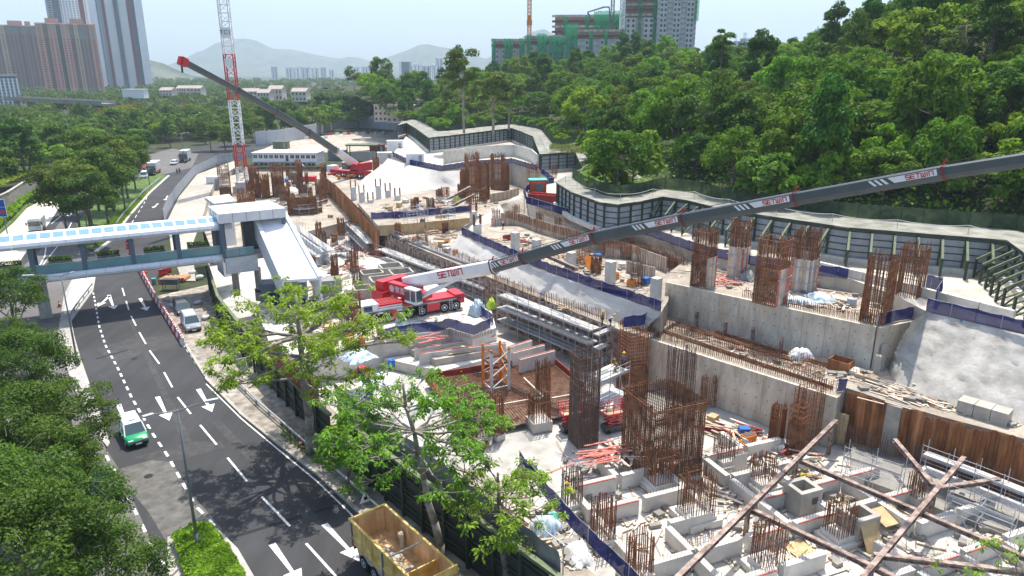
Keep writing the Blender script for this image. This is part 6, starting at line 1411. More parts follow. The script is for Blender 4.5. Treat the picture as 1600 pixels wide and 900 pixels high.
# ---- scaffolds
def scaffold(label, line, z0, levels, depth=1.3, bay=2.0, side=-1, guard=True, braces=True, mat='galv', r=.032, decks=True):
    pts = [P(x, y, levels[-1]) for x, y in line]; t = thing('scaffold', label, 'scaffold', (pts[0].x, pts[0].y, z0)); pl = along(pts, bay); inn = along(polyline_off(pts, side * depth), bay); ms, ml, mg, mbr = MB(), MB(), MB(), MB(); n = min(len(pl), len(inn)); top = levels[-1] + (1.1 if guard else .1)
    for i in range(n):
        for (p, _) in (pl[i], inn[i]): ms.tube((p.x, p.y, z0), (p.x, p.y, top), r, 5)
        for z in levels: a, b = pl[i][0], inn[i][0]; ml.tube((a.x, a.y, z - .06), (b.x, b.y, z - .06), r, 4)
        if i < n - 1:
            a, b, c, d = pl[i][0], pl[i + 1][0], inn[i + 1][0], inn[i][0]
            for z in levels:
                ml.tube((a.x, a.y, z - .06), (b.x, b.y, z - .06), r, 4); ml.tube((d.x, d.y, z - .06), (c.x, c.y, z - .06), r, 4)
                if decks and z == levels[-1]:
                    for kk in range(4):
                        f0, f1 = kk / 4 + .02, kk / 4 + .225; e4 = [a.lerp(d, f0), b.lerp(c, f0), b.lerp(c, f1), a.lerp(d, f1)]; MB().add([(p.x, p.y, z + k) for k in (0, .05) for p in e4], [(3, 2, 1, 0), (4, 5, 6, 7), (0, 1, 5, 4), (1, 2, 6, 5), (2, 3, 7, 6), (3, 0, 4, 7)]).build('deck_board', K[('galv', 'timber_p', 'galv', 'tarp_grey')[(kk + i) % 4]], t, world=True)
                elif decks: MB().add([(p.x, p.y, z + k) for k in (0, .06) for p in (a, b, c, d)], [(3, 2, 1, 0), (4, 5, 6, 7), (0, 1, 5, 4), (1, 2, 6, 5), (2, 3, 7, 6), (3, 0, 4, 7)]).build('deck_board', K['galv'], t, world=True)
                if guard:
                    for k in (.5, 1.0): mg.tube((a.x, a.y, z + k), (b.x, b.y, z + k), r * .8, 4)
                    MB().bar((a.x, a.y, z + .12), (b.x, b.y, z + .12), .03, .2).build('toe_board', K['galv'], t, world=True) if z == levels[-1] else None
            if braces and i % 2 == 0: mbr.tube((a.x, a.y, levels[-1]), (b.x, b.y, z0), r * .8, 4)
    ms.build('standards', K[mat], t, world=True); ml.build('ledgers', K[mat], t, world=True)
    if mg.v: mg.build('guard_rails', K[mat], t, world=True)
    if mbr.v: mbr.build('braces', K[mat], t, world=True)
    return t
scaffold('long tiered scaffold walkway in front of the curved rusty wall', [(776, 462), (850, 490), (936, 524)], -4.2, [-2.2, -.5, 1.2], 1.9, 2.2)
scaffold('short return of the tiered scaffold facing the rebar cage', [(937, 525), (964, 514)], -4.2, [-2.2, -.5, 1.2], 1.0, 1.4)
scaffold('middle scaffold platforms behind the red crane', [(586, 390), (650, 414), (726, 442), (768, 458)], -3.0, [-1.6, .1], 2.2, 2.4)
scaffold('far scaffold platforms beside the capping beam', [(540, 350), (575, 384)], -4.2, [-2.6, -.8], 2.6, 2.2)
scaffold('scaffold platform right of the escalator housing', [(452, 352), (480, 372), (512, 394)], -3.0, [-1.4, .4, 2.0], 1.5, 2.0)
scaffold('small tower scaffold carrying two workers between the rebar cages', [(937, 600), (960, 590), (986, 578)], -4.2, [-2.0, .6], 2.4, 1.6)
scaffold('scaffold walkway along the rusty sheet piles', [(1440, 712), (1520, 742), (1620, 782)], -4.2, [-2.4, -1.0], 1.2, 2.0)
scaffold('scaffold frames at the foot of the sheet piles', [(1318, 715), (1380, 735), (1440, 756)], -4.2, [-2.2, -.9], 1.4, 2.2, decks=False)
scaffold('scaffold frames standing at the lower right', [(1480, 775), (1560, 805), (1620, 830)], -4.2, [-2.8, -1.6], 1.8, 2.2, decks=False)
scaffold('guard rail scaffold along the white slope top', [(600, 362), (680, 394), (760, 424)], 1.45, [1.6], .9, 2.0)
scaffold('stair-top scaffold on the white slope', [(870, 452), (930, 478), (985, 502)], 1.45, [1.7], .8, 2.0, decks=False)
# ---- blue safety nets
def net(label, line, z, h=1.15, mat='net_blue', seed=0, post='galv', name='safety_net'):
    pts = [P(x, y, z) for x, y in line]; t = thing(name, label, 'safety net', pts[0]); q = random.Random(seed + len(label)); pl = along(pts, .55); m = MB(); vs_ = []
    for i, (p, d) in enumerate(pl):
        n = V(d.y, -d.x, 0); s = math.sin(i * .9 + seed) * .09 + q.uniform(-.06, .06); sag = abs(math.sin(i * math.pi / 4)) * .14
        for k in range(4):
            f = k / 3; o_ = p + n * (s * (1.2 if k in (1, 2) else .5) + q.uniform(-.04, .04)); vs_.append((o_.x, o_.y, z + .03 + f * (h - sag) + (q.uniform(-.03, .03) if k else 0)))
    m.add(vs_, [(4 * i + k, 4 * (i + 1) + k, 4 * (i + 1) + k + 1, 4 * i + k + 1) for i in range(len(pl) - 1) for k in range(3)]); m.build('mesh', K[mat], t, world=True, smooth=True)
    for p, d in along(pts, 2.2): MB().tube((p.x, p.y, z), (p.x, p.y, z + h + .1), .03, 5).build('post', K[post], t, world=True)
    m = MB()
    for a, b in zip(pts, pts[1:]): m.tube(a + V(0, 0, h), b + V(0, 0, h), .02, 4)
    m.build('top_rope', K[post], t, world=True)
    return t
NETS = [('blue net along the top of the long white shotcrete slope', [(722, 367), (790, 398), (860, 427), (940, 455), (1034, 488)], 4.0), ('blue net turning the corner at the end of the white slope', [(1034, 489), (1005, 508), (975, 512)], 2.2), ('blue net along the haul road edge behind the crane boom', [(822, 318), (880, 336), (960, 358), (1012, 368), (1090, 396), (1180, 416), (1262, 428), (1330, 437)], 7.0), ('blue net curving round the red skip', [(866, 286), (830, 293), (819, 305), (823, 317)], 7.0), ('blue net along the far haul road loop', [(613, 244), (640, 257), (690, 267), (740, 259), (800, 255), (840, 267), (864, 285)], 7.0), ('blue net behind the upper terrace columns on the right', [(1318, 442), (1336, 452), (1372, 440)], 5.5), ('blue net along the edge of the return wall', [(1371, 509), (1424, 498), (1446, 486)], 5.5), ('blue net along the top of the shotcrete cutting', [(1447, 486), (1520, 503), (1620, 528), (1860, 583)], 7.0), ('blue net standing tall at the net corner on the right', [(1458, 482), (1470, 462), (1440, 455)], 7.0), ('blue net in front of the red crane platform', [(590, 532), (640, 522), (690, 517), (704, 512), (718, 518), (740, 524), (770, 511)], -.6), ('blue net behind the red crane tail', [(742, 486), (756, 496), (772, 508)], -.6), ('blue net along the tan boarded face', [(580, 343), (640, 340), (735, 331)], 3.4), ('blue net in front of the near pit beside the rubbish ledge', [(812, 728), (838, 760), (872, 800), (905, 838), (950, 880), (1000, 930)], -.5), ('low blue net in the near ledge corner', [(560, 590), (585, 620), (560, 650)], -.5), ('short blue net below the stepped piles', [(1306, 612), (1328, 610)], 1.0)]
for i, (lb, ln_, z) in enumerate(NETS): net(lb, ln_, z, 1.35 if 'corner on the right' not in lb else 2.0, seed=i)
# ---- hillside barrier: panels, posts, deck, mesh fence, braces
br = thing('hillside_barrier', 'long grey-panelled green steel barrier with a flat deck along the foot of the hill', 'barrier wall', BARw[0])
bl = along(BARw, 2.5)
for (p, d), (p2, _) in zip(bl, bl[1:]):
    e = p2 - p; c = (p + p2) / 2; rz = math.atan2(e.y, e.x); L2 = e.length
    if c.y < 62: continue
    nn = V(e.y, -e.x, 0).normalized()
    o_ = -nn * .15
    MB().box((c.x + o_.x, c.y + o_.y, 9.3), (L2, .06, 4.3), rz).build('panel', K['panel'], br, world=True)
    m = MB()
    for k in range(5): m.box((c.x + o_.x + nn.x * .06, c.y + o_.y + nn.y * .06, 7.6 + k * .85), (L2, .10, .12), rz)
    m.build('rail', K['green_d'], br, world=True)
    MB().box((p.x, p.y, 9.2), (.22, .26, 4.5), rz).build('post', K['green_d'], br, world=True)
    MB().box((c.x + nn.x * .12, c.y + nn.y * .12, 11.36), (L2 + .05, .3, .34), rz).build('edge_beam', K['green_d'], br, world=True)
    MB().box((c.x + nn.x * .3, c.y + nn.y * .3, 7.35), (L2 - .02, .6, .75), rz).build('plinth', K['conc_pale'], br, world=True)
dk = MB(); f1 = BARw; b1_ = BACKw
dk_f = polyline_off(BARw, .25)
for i in range(len(f1) - 1):
    q4 = [dk_f[i], dk_f[i + 1], b1_[i + 1], b1_[i]]; dk = MB(); dk.add([(p.x, p.y, ZB + .04) for p in q4] + [(p.x, p.y, ZB - .1) for p in q4], [(0, 1, 2, 3), (7, 6, 5, 4), (0, 4, 5, 1), (1, 5, 6, 2), (2, 6, 7, 3), (3, 7, 4, 0)]); dk.build('deck', K['deckgreen'], br, world=True)
mf = thing('mesh_fence', 'green mesh fence along the back edge of the barrier deck', 'fence', BACKw[0]); fl2 = along(BACKw, 2.5)
for (p, d), (p2, _) in zip(fl2, fl2[1:]):
    if p.y < 60: continue
    MB().add([(p.x, p.y, ZB + .05), (p2.x, p2.y, ZB + .05), (p2.x, p2.y, ZB + 1.9), (p.x, p.y, ZB + 1.9)], [(0, 1, 2, 3)]).build('mesh_panel', K['net_grey'], mf, world=True); MB().box((p.x, p.y, ZB + .95), (.08, .08, 2.0)).build('post', K['green_d'], mf, world=True)
hr = thing('rope_handrail', 'white rope handrail on thin posts along the barrier deck', 'handrail', BARw[0]); hp = along(polyline_off(BARw, -1.6), 7.5); m = MB()
for (p, d), (p2, _) in zip(hp, hp[1:]):
    if p.y < 60: continue
    MB().tube((p.x, p.y, ZB), (p.x, p.y, ZB + 1.1), .04, 5).build('post', K['galv'], hr, world=True)
    for k in range(5):
        s0, s1 = k / 5, (k + 1) / 5; sg_ = lambda s: -.3 * 4 * s * (1 - s)
        a = p.lerp(p2, s0); b = p.lerp(p2, s1); m.tube((a.x, a.y, ZB + 1.1 + sg_(s0)), (b.x, b.y, ZB + 1.1 + sg_(s1)), .03, 4)
m.build('rope', K['white_d'], hr, world=True)
bi = 0
for (p, d) in along(BARw[15:], 2.5):
    if p.y < 60: break
    nn = V(d.y, -d.x, 0); f_ = p + nn * 3.0; z0_ = 7.05
    t = thing('raking_brace', 'green steel raking brace propping the hillside barrier', 'brace', (f_.x, f_.y, z0_), 0, 'braces along the barrier'); a = p + nn * .3
    MB().bar((a.x, a.y, 11.0), (f_.x, f_.y, 9.2), .26, .26).build('rake', K['green_o'], t, world=True); MB().bar((f_.x, f_.y, 7.05), (f_.x, f_.y, 9.25), .22, .22).build('leg', K['green_d'], t, world=True)
    MB().bar((a.x, a.y, 8.6), (f_.x, f_.y, 7.2), .16, .16).build('lower_tie', K['green_o'], t, world=True); MB().bar((a.x, a.y, 10.4), (f_.x, f_.y, 7.3), .14, .14).build('diagonal', K['green_d'], t, world=True)
for i, (p, d) in enumerate(along([P(1290, 424, 7), P(1380, 446, 7), P(1450, 466, 7), P(1600, 505, 7)], 3.2)):
    o = MB().box((0, 0, .5), (3.1, .5, 1.0)).build('concrete_upstand', K['conc_pale']); o.location = (p.x, p.y, 7.0); o.rotation_euler = (0, 0, math.atan2(d.y, d.x)); tag(o, 'pale concrete upstand block along the haul road in front of the braces', 'concrete block', 'upstand blocks along the haul road')
# ---- boarded formwork walls and pens
def formwork(label, line, z0, h, bay=1.2, mat='form', name='formwork_wall'):
    pts = [P(x, y, z0) for x, y in line]; t = thing(name, label, 'formwork', pts[0]); pl = along(pts, bay)
    for (p, d), (p2, _) in zip(pl, pl[1:]):
        c = (p + p2) / 2; e = p2 - p; rz = math.atan2(e.y, e.x); MB().box((c.x, c.y, z0 + h / 2), (e.length - .03, .08, h), rz).build('panel', K[mat], t, world=True); nn = V(e.y, -e.x, 0).normalized() * .09
        for k in (-.3, 0, .3): g_ = c + e * k; MB().box((g_.x + nn.x, g_.y + nn.y, z0 + h / 2), (.08, .1, h * .98), rz).build('stud', K['timber_p'], t, world=True)
    return t
formwork('pinkish boarded formwork wall along the back of the net terrace', [(782, 352), (812, 352), (850, 366), (900, 380), (960, 398), (1000, 410)], 4.0, 2.2)
formwork('boarded formwork pen behind the orange sheet', [(945, 402), (990, 405), (1048, 428)], 4.0, 2.0)
formwork('low boarded formwork pen front beside the stub columns', [(978, 425), (1030, 438)], 4.0, 1.6)
formwork('pale formwork boards in the corner right of the big cage', [(1196, 648), (1240, 664)], PIT, 2.4, mat='ply')
formwork('tan formwork panel beside the sheet piles', [(1300, 690), (1322, 697)], PIT, 3.2, mat='ply')
formwork('pale boarded formwork below the far rebar cluster', [(766, 316), (790, 312), (812, 305)], 3.4, 1.8)
# ---- heaps of timber, boards, tarps, small plant
def plank_heap(label, x, y, z, n, spread, ln_, mat='timber_p', rz=None, th=.05, w=.18, name='plank_heap', neat=False):
    p = P(x, y, z); t = thing(name, label, 'timber', p); q = random.Random(int(x + y)); sh = []
    for k in range(3): sh.append(None)
    for k in range(n):
        L_ = ln_ * q.uniform(.5, 1.1); a = (rz if rz is not None else q.uniform(0, 3.14)) + (q.uniform(-.25, .25) if not neat else 0)
        if neat: cx, cy, cz = (k % 6 - 2.5) * (w + .02) * -math.sin(a), (k % 6 - 2.5) * (w + .02) * math.cos(a), (k // 6) * (th + .01) + th / 2
        else: cx, cy, cz = q.gauss(0, spread * .45), q.gauss(0, spread * .45), .04 + q.random() * .5 * math.exp(-k / n)
        o = MB().box((0, 0, 0), (L_, w * q.uniform(.6, 1.3) if not neat else w, th)).build('plank', K[mat], t); o.location = (cx, cy, cz); o.rotation_euler = (q.uniform(-.1, .1) if not neat else 0, q.uniform(-.16, .16) if not neat else 0, a)
    return t
PH = [('heap of pale planks right of the widest rebar column', 1140, 772, PIT, 38, 2.4, 2.4, 'timber_p', None), ('scatter of planks behind the pale board in the pit', 1170, 706, PIT, 30, 2.6, 2.2, 'timber_p', None), ('heap of broken timber round the yellow-shirted worker at the struts', 1262, 752, PIT, 34, 2.6, 2.0, 'timber', None), ('heap of tan offcuts between the plywood sheets', 1330, 790, PIT, 26, 2.0, 1.8, 'timber', None), ('pinkish timbers thrown across the cells left of the big cage', 935, 712, -2.6, 24, 2.4, 3.2, 'pink', .35), ('pale battens beside the front corner of the big cage', 968, 712, -3.0, 22, 1.8, 2.6, 'timber_p', None), ('planks tumbled below the orange sheet on the net terrace', 905, 412, 4, 30, 2.6, 2.4, 'timber', None), ('planks lying beside the stub columns under the boom', 858, 398, 4, 22, 2.4, 2.4, 'timber', None), ('planks piled at the left end of the net terrace', 778, 375, 4, 20, 2.0, 2.4, 'timber_p', None), ('timbers strewn on the upper terrace behind the left columns', 1130, 440, 5.5, 24, 2.6, 2.2, 'pink', None), ('boards strewn between the upper terrace columns', 1290, 470, 5.5, 30, 3.0, 2.2, 'timber_p', None), ('planks lying on the sandy strip behind the sheet piles', 1420, 620, 1, 34, 3.4, 2.6, 'timber_p', -.8), ('timbers at the foot of the far white slope', 668, 322, 3.4, 34, 4.5, 2.6, 'timber', None), ('broken boards below the middle scaffolds', 560, 402, -.6, 26, 2.4, 3.0, 'timber_p', None), ('planks on the top walkway of the tiered scaffold', 880, 482, 1.3, 10, 1.4, 2.0, 'timber', -.8), ('tangle of white battens at the crane platform corner', 672, 530, -.6, 14, 1.6, 2.0, 'pink', .3), ('timbers lying among the far rebar clusters', 460, 318, -1.6, 28, 4.0, 3.0, 'timber', None), ('planks heaped below the middle rebar cluster', 790, 338, 3.4, 22, 3.0, 2.4, 'timber', None), ('rubbish boards on the near ledge behind the hoarding', 846, 838, -.5, 16, 1.4, 1.4, 'timber', None), ('long planks laid along the near ledge', 812, 800, -.5, 10, .8, 3.0, 'timber_p', -.85)]
for a in PH: plank_heap(a[0], *a[1:8], rz=a[8])
plank_heap('neat stack of pale sleepers beside the stepped piles', 1342, 586, 1, 24, 1, 2.2, 'timber_p', RA, .12, .2, 'timber_stack', True)
plank_heap('second neat stack of sleepers nearest the piles', 1356, 593, 1, 24, 1, 2.0, 'timber', RA, .12, .2, 'timber_stack', True)
plank_heap('tan timber stack on the middle scaffold platform', 632, 384, .2, 30, 1, 2.6, 'ply', RA, .14, .24, 'timber_stack', True)
plank_heap('grey board stack on the upper terrace beside the blue tarpaulin', 1312, 470, 5.5, 24, 1, 2.6, 'timber_p', RA, .1, .24, 'timber_stack', True)
# loose offcuts and rubble too small to tell apart
q = random.Random(77); m = MB(); zones = [([(880, 705), (960, 690), (1100, 690), (1240, 690), (1330, 730), (1480, 790), (1600, 850), (1600, 890), (930, 890), (880, 790)], PIT + .02, 3), ([(1030, 518), (1200, 574), (1300, 606), (1355, 590), (1200, 540), (1050, 503)], 1.02, .6), ([(1050, 430), (1200, 466), (1365, 502), (1440, 470), (1300, 432), (1110, 410)], 5.52, 1.2), ([(740, 368), (860, 418), (1020, 476), (1036, 440), (900, 385), (800, 362)], 4.02, 1.2), ([(1340, 608), (1480, 642), (1590, 668), (1590, 655), (1450, 622), (1380, 604)], 1.02, .7), ([(600, 342), (735, 332), (790, 318), (740, 306), (600, 320)], 3.42, 1), ([(360, 312), (500, 320), (510, 280), (380, 272)], -1.58, 1), ([(450, 545), (600, 520), (690, 510), (760, 500), (700, 465), (560, 420), (470, 430)], -.58, 1.3), ([(820, 770), (925, 870), (890, 890), (800, 800)], -.48, .7), ([(470, 385), (560, 395), (560, 330), (520, 320)], PIT, .8)]
def zp(pl, z):
    xs_ = [p[0] for p in pl]; ys_ = [p[1] for p in pl]
    while True:
        x, y = q.uniform(min(xs_), max(xs_)), q.uniform(min(ys_), max(ys_))
        if inside(x, y, pl): return P(x, y, z)
for pl_, z, dn in zones:
    for _ in range(int(170 * dn)):
        p = zp(pl_, z); m.box((p.x, p.y, z + .03), (q.uniform(.15, 1.3), q.uniform(.06, .25), q.uniform(.03, .14)), q.uniform(0, 3.14))
o = m.build('timber_offcuts', K['timber_p']); tag(o, 'loose timber offcuts and rubble littering the site floors', 'debris', kind='stuff')
m = MB()
for pl_, z, dn in zones:
    for _ in range(int(90 * dn)):
        p = zp(pl_, z); a = q.uniform(0, 3.14); L_ = q.uniform(.6, 2.4); m.tube((p.x, p.y, z + .05), (p.x + math.cos(a) * L_, p.y + math.sin(a) * L_, z + .05 + q.random() * .15), .025, 4)
o = m.build('loose_bars', K['rebar']); tag(o, 'loose rusty bars littering the site floors', 'debris', kind='stuff')
m = MB()
for pl_, z, dn in zones:
    for _ in range(int(40 * dn)):
        p = zp(pl_, z); m.box((p.x, p.y, z + .12), (q.uniform(.3, 1.0), q.uniform(.25, .7), q.uniform(.15, .5)), q.uniform(0, 3.14))
o = m.build('loose_blocks', K['conc_dark']); tag(o, 'small blocks, bags and offcuts of concrete lying about the site', 'debris', kind='stuff')
for lb, x, y, z, sx, sy, tilt, mat in [('pale plywood sheet lying across the pit debris', 1388, 805, PIT + .9, 2.4, 1.8, .25, 'ply'), ('tan plywood sheet leaning upright beside the concrete chamber', 1362, 838, PIT + 1.0, 1.6, 2.6, 1.1, 'ply'), ('orange sheet leaning among planks on the net terrace', 922, 410, 4.9, 1.4, 1.8, 1.0, 'orange'), ('pale upright board between the rebar columns', 1158, 728, PIT + 1.1, 1.3, 2.2, 1.45, 'cream'), ('red sheet behind the fallen planks at the ramp end', 793, 372, 4.5, 1.6, 1.0, 1.3, 'red_b'), ('plywood sheet on the ledge below the red crane', 718, 546, -1.9, 3.2, 1.6, .15, 'ply'), ('pale plywood floor in the cell between the struts', 1290, 880, PIT + .06, 2.6, 2.2, .02, 'cream'), ('plywood floor in the cell near the bottom edge', 1250, 858, PIT + .06, 1.8, 1.8, .02, 'ply')]:
    p = P(x, y, z); o = MB().box((0, 0, 0), (sx, sy, .04)).build('plywood_sheet', K[mat]); o.location = p; o.rotation_euler = (tilt, 0, RC); tag(o, lb, 'board')
def tarp(label, x, y, z, sx, sy, h, mat, seed):
    q = random.Random(seed); n = 15; vs_ = []; rz = q.uniform(0, 3)
    for j in range(n):
        for i in range(n):
            a, b = -1 + 2 * i / (n - 1), -1 + 2 * j / (n - 1); d = max(abs(a), abs(b)); hh = h * (1 - d ** 2.4) * (.72 + .5 * q.random()) + (.04 + .08 * q.random())
            xx, yy = a * sx * (1 + .14 * q.uniform(-1, 1)), b * sy * (1 + .14 * q.uniform(-1, 1)); vs_.append((xx * math.cos(rz) - yy * math.sin(rz), xx * math.sin(rz) + yy * math.cos(rz), hh))
    o = MB().add(vs_, [(j * n + i, j * n + i + 1, (j + 1) * n + i + 1, (j + 1) * n + i) for j in range(n - 1) for i in range(n - 1)]).build('tarpaulin', K[mat], smooth=True); o.location = P(x, y, z); tag(o, label, 'tarpaulin'); return o
for i, a in enumerate([('pale blue tarpaulin draped behind the red crane', 746, 492, -.6, 1.0, .9, 1.9, 'tarp_blue'), ('blue-wrapped stillage in front of the red crane wheels', 628, 510, -.6, .6, .6, 1.6, 'tarp_blue'), ('pale blue tarpaulin on the upper terrace between columns', 1282, 468, 5.5, 1.6, 1.2, .7, 'tarp_blue'), ('second bluish sheet over bundles on the upper terrace', 1250, 474, 5.5, 1.8, .9, .6, 'tarp_blue'), ('grey tarpaulin bundle behind the tied upper column', 1168, 436, 5.5, 1.3, 1.0, .9, 'tarp_grey'), ('blue and white wrapped load on the near ledge', 852, 832, -.5, 1.0, .9, 1.2, 'tarp_blue'), ('teal sheet crumpled on the near ledge', 862, 812, -.5, .6, .5, .4, 'teal'), ('white sacks heap on the near ledge', 905, 868, -.5, 1.3, .8, .6, 'white_d'), ('dark tarpaulin corner at the head of the near net', 822, 740, -.5, 1.0, .8, .7, 'dgrey'), ('white sheet heap behind the open-crowned tree', 600, 600, -.5, 1.8, 1.4, .9, 'white'), ('grey sheet over stores beside the open-crowned tree', 560, 560, -.6, 1.6, 1.4, .8, 'tarp_blue'), ('pale sheet over pallets beneath the middle trees', 660, 640, -.5, 1.6, 1.3, .8, 'white_d'), ('white wrapped bundle on the lower terrace by the bars', 1252, 560, 1, 1.3, .8, 1.0, 'white_d'), ('lime sheet hanging by the middle rebar cluster', 712, 318, 3.4, .7, .6, 1.8, 'lime'), ('pale sheet covering stores at the back slab', 455, 300, -1.6, 2.2, 1.6, 1.2, 'white_d'), ('white sheet on the bench near the boarded face', 705, 350, 1.5, 1.8, 1.2, .8, 'white'), ('lime bag heap at the end of the tiered scaffold', 768, 482, -.6, .6, .6, 1.3, 'lime'), ('red bundle under the middle trees', 566, 588, -.5, .8, .7, 1.0, 'red_s')]): tarp(*a, seed=i + 3)
# grey tarpaulin screen with lettering above the hoarding
SCR = [V(2.6, 33.0, 0), V(-5.4, 43.2, 0), V(-10.4, 49.3, 0), V(-15.0, 55.2, 0)]
sc_ = thing('tarpaulin_screen', 'grey tarpaulin screen with lettering hung above the dark hoarding', 'screen', SCR[0]); pl = along(SCR, .5); m = MB(); q = random.Random(31); vs_ = []
for i, (p, d) in enumerate(pl):
    n = V(d.y, -d.x, 0)
    for k in range(5): f = k / 4; w_ = p + n * (math.sin(i * .8 + k) * .10 + q.uniform(-.05, .05)); vs_.append((w_.x, w_.y, 2.7 + f * 2.5 - abs(math.sin(i * .4)) * .22 * (k == 4)))
m.add(vs_, [(5 * i + k, 5 * (i + 1) + k, 5 * (i + 1) + k + 1, 5 * i + k + 1) for i in range(len(pl) - 1) for k in range(4)]).build('sheet', K['tarp_grey'], sc_, world=True, smooth=True)
for p, d in along(SCR, 2.4): MB().tube((p.x + .2, p.y + .2, -.5), (p.x + .2, p.y + .2, 5.4), .04, 5).build('pole', K['galv'], sc_, world=True)
m = MB()
for a, b in zip(SCR, SCR[1:]):
    for z in (4.2, 5.3): m.tube((a.x + .3, a.y + .3, z), (b.x + .3, b.y + .3, z), .04, 5)
m.build('top_tubes', K['galv'], sc_, world=True)
def text(s, par, loc, rot, size, mat, ext=.004, name='lettering', sx=1.0):
    cu = bpy.data.curves.new(name, 'FONT'); cu.resolution_u = 3; cu.body = s; cu.size = size; cu.extrude = ext; cu.align_x = 'CENTER'; cu.align_y = 'CENTER'; cu.materials.append(K[mat]); o = bpy.data.objects.new(name, cu); COL.objects.link(o); o.parent = par; o.location = loc; o.rotation_euler = rot; o.scale = (sx, 1, 1); return o
def mesh_text(s, par, loc, rot, size, mat, name='lettering', ext=.012):
    o = text(s, None, (0, 0, 0), (0, 0, 0), size, mat, ext, name); dg = bpy.context.evaluated_depsgraph_get(); me = bpy.data.meshes.new_from_object(o.evaluated_get(dg)); cu = o.data
    bpy.data.objects.remove(o); n = bpy.data.objects.new(name, me); COL.objects.link(n)
    if not me.materials: me.materials.append(K[mat])
    n.parent = par; n.location = loc; n.rotation_euler = rot; bpy.data.curves.remove(cu); return n
for (f, s, z, sz) in ((.30, '隔 音 屏 障', 4.35, .85), (.30, 'Noise Barrier', 3.6, .55)):
    a, b = SCR[0], SCR[1]; p = a.lerp(b, f); d = (a - b).normalized(); n = V(-d.y, d.x, 0)
    if n.x > 0: n = -n
    w_ = p + n * .24; mesh_text(s, sc_, (w_.x - SCR[0].x, w_.y - SCR[0].y, z), (rad(90), 0, math.atan2(d.y, d.x)), sz, 'dgrey')
# ---- people
def person(label, x, y, z, rz=0.0, pose='stand', top='hivis', legs='navy', hat='yellow', hold=None):
    p = P(x, y, z); t = thing('person', label, 'person', p, rz, None)
    lean = {'stand': 0.0, 'bend': .75, 'crouch': .45, 'sit': .1}[pose]; hip = {'stand': .92, 'bend': .86, 'crouch': .5, 'sit': .5}[pose]
    sh = V(math.sin(lean) * .52, 0, hip + math.cos(lean) * .52); nk = sh + V(math.sin(lean) * .1, 0, math.cos(lean) * .1); hd_ = nk + V(math.sin(lean * .6) * .16, 0, math.cos(lean * .6) * .16)
    kx = {'stand': .04, 'bend': .1, 'crouch': .36, 'sit': .42}[pose]
    J = [V(0, 0, hip), V(sh.x * .5, 0, hip + (sh.z - hip) * .5), sh, nk, hd_]; R_ = [.14, .13, .15, .055, .10]; E = [(0, 1), (1, 2), (2, 3), (3, 4)]
    for s in (-1, 1):
        i = len(J); sp_ = V(sh.x, s * .2, sh.z - .03); el_ = sp_ + (V(.1, s * .06, -.28) if pose == 'stand' else V(.14, s * .05, -.24)); ha = el_ + (V(.2, -s * .04, -.12) if pose != 'stand' else V(.1, 0, -.24)); fi = ha + (ha - el_).normalized() * .12
        J += [sp_, el_, ha, fi]; R_ += [.065, .048, .036, .03]; E += [(2, i), (i, i + 1), (i + 1, i + 2), (i + 2, i + 3)]
        i = len(J); J += [V(0, s * .1, hip - .06), V(kx, s * .12, hip * .52), V(0 if pose in ('stand', 'bend') else .05, s * .13, .08), V(.16, s * .14, .04)]; R_ += [.085, .062, .045, .04]; E += [(0, i), (i, i + 1), (i + 1, i + 2), (i + 2, i + 3)]
    def skin(name, idx, mat, grow):
        keep = {j: k for k, j in enumerate(idx)}; me = bpy.data.meshes.new(name); me.from_pydata([J[j] for j in idx], [(keep[a], keep[b]) for a, b in E if a in keep and b in keep], [])
        o = bpy.data.objects.new(name, me); COL.objects.link(o); o.parent = t; me.materials.append(K[mat])
        o.modifiers.new('skin', 'SKIN'); o.modifiers['skin'].use_smooth_shade = True
        for k, j in enumerate(idx): r_ = R_[j] + grow; me.skin_vertices[0].data[k].radius = (r_, r_ * (1.0 if j > 4 else 1.15)); me.skin_vertices[0].data[k].use_root = (k == 0)
        sb = o.modifiers.new('sub', 'SUBSURF'); sb.levels = 1; sb.render_levels = 1
        return o
    skin('body', list(range(len(J))), 'skin', 0)
    skin('jacket', [0, 1, 2, 5, 6, 13, 14], top, .022); skin('trousers', [0, 9, 10, 11, 17, 18, 19], legs, .02)
    MB().lathe([(.17, 0), (.165, .02), (.13, .025), (.12, .09), (.06, .14), (.01, .15)], (hd_.x + .01, 0, hd_.z + .05), 12).build('helmet', K[hat], t, smooth=True)
    return t
person('worker in yellow shirt and helmet leaning over the blue net', 894, 784, -2.6, 2.6, 'bend', 'hivis', 'khaki', 'yellow')
person('worker in yellow shirt bending among timber below the struts', 1248, 760, PIT + .9, .4, 'bend', 'hivis', 'dgrey', 'yellow')
person('worker in khaki with yellow helmet standing at the tiered scaffold end', 941, 508, 1.26, 2.8, 'stand', 'khaki', 'dgrey', 'yellow')
person('worker in white shirt bending at the tiered scaffold corner', 953, 510, 1.26, -.3, 'bend', 'white', 'navy', 'yellow')
person('worker in blue with yellow helmet on the tower scaffold', 974, 576, .66, 3.6, 'stand', 'steelblue', 'navy', 'yellow')
person('worker in khaki crouching on the tower scaffold', 964, 580, .66, 3.0, 'crouch', 'khaki', 'khaki', 'khaki')
person('worker with blue helmet crouching on the scaffold walkway', 848, 473, 1.26, 3.4, 'crouch', 'cream', 'dgrey', 'blue')
person('worker in orange vest walking above the far sheet piles', 588, 356, 1.5, 2.4, 'stand', 'orange', 'navy', 'white')
person('worker in grey beside the orange-vested worker', 574, 356, -.8, 2.4, 'stand', 'tower_lgrey', 'dgrey', 'white')
person('worker in pale shirt standing by the boarded wall', 786, 358, 4, 3.3, 'stand', 'white_d', 'navy', 'red_s')
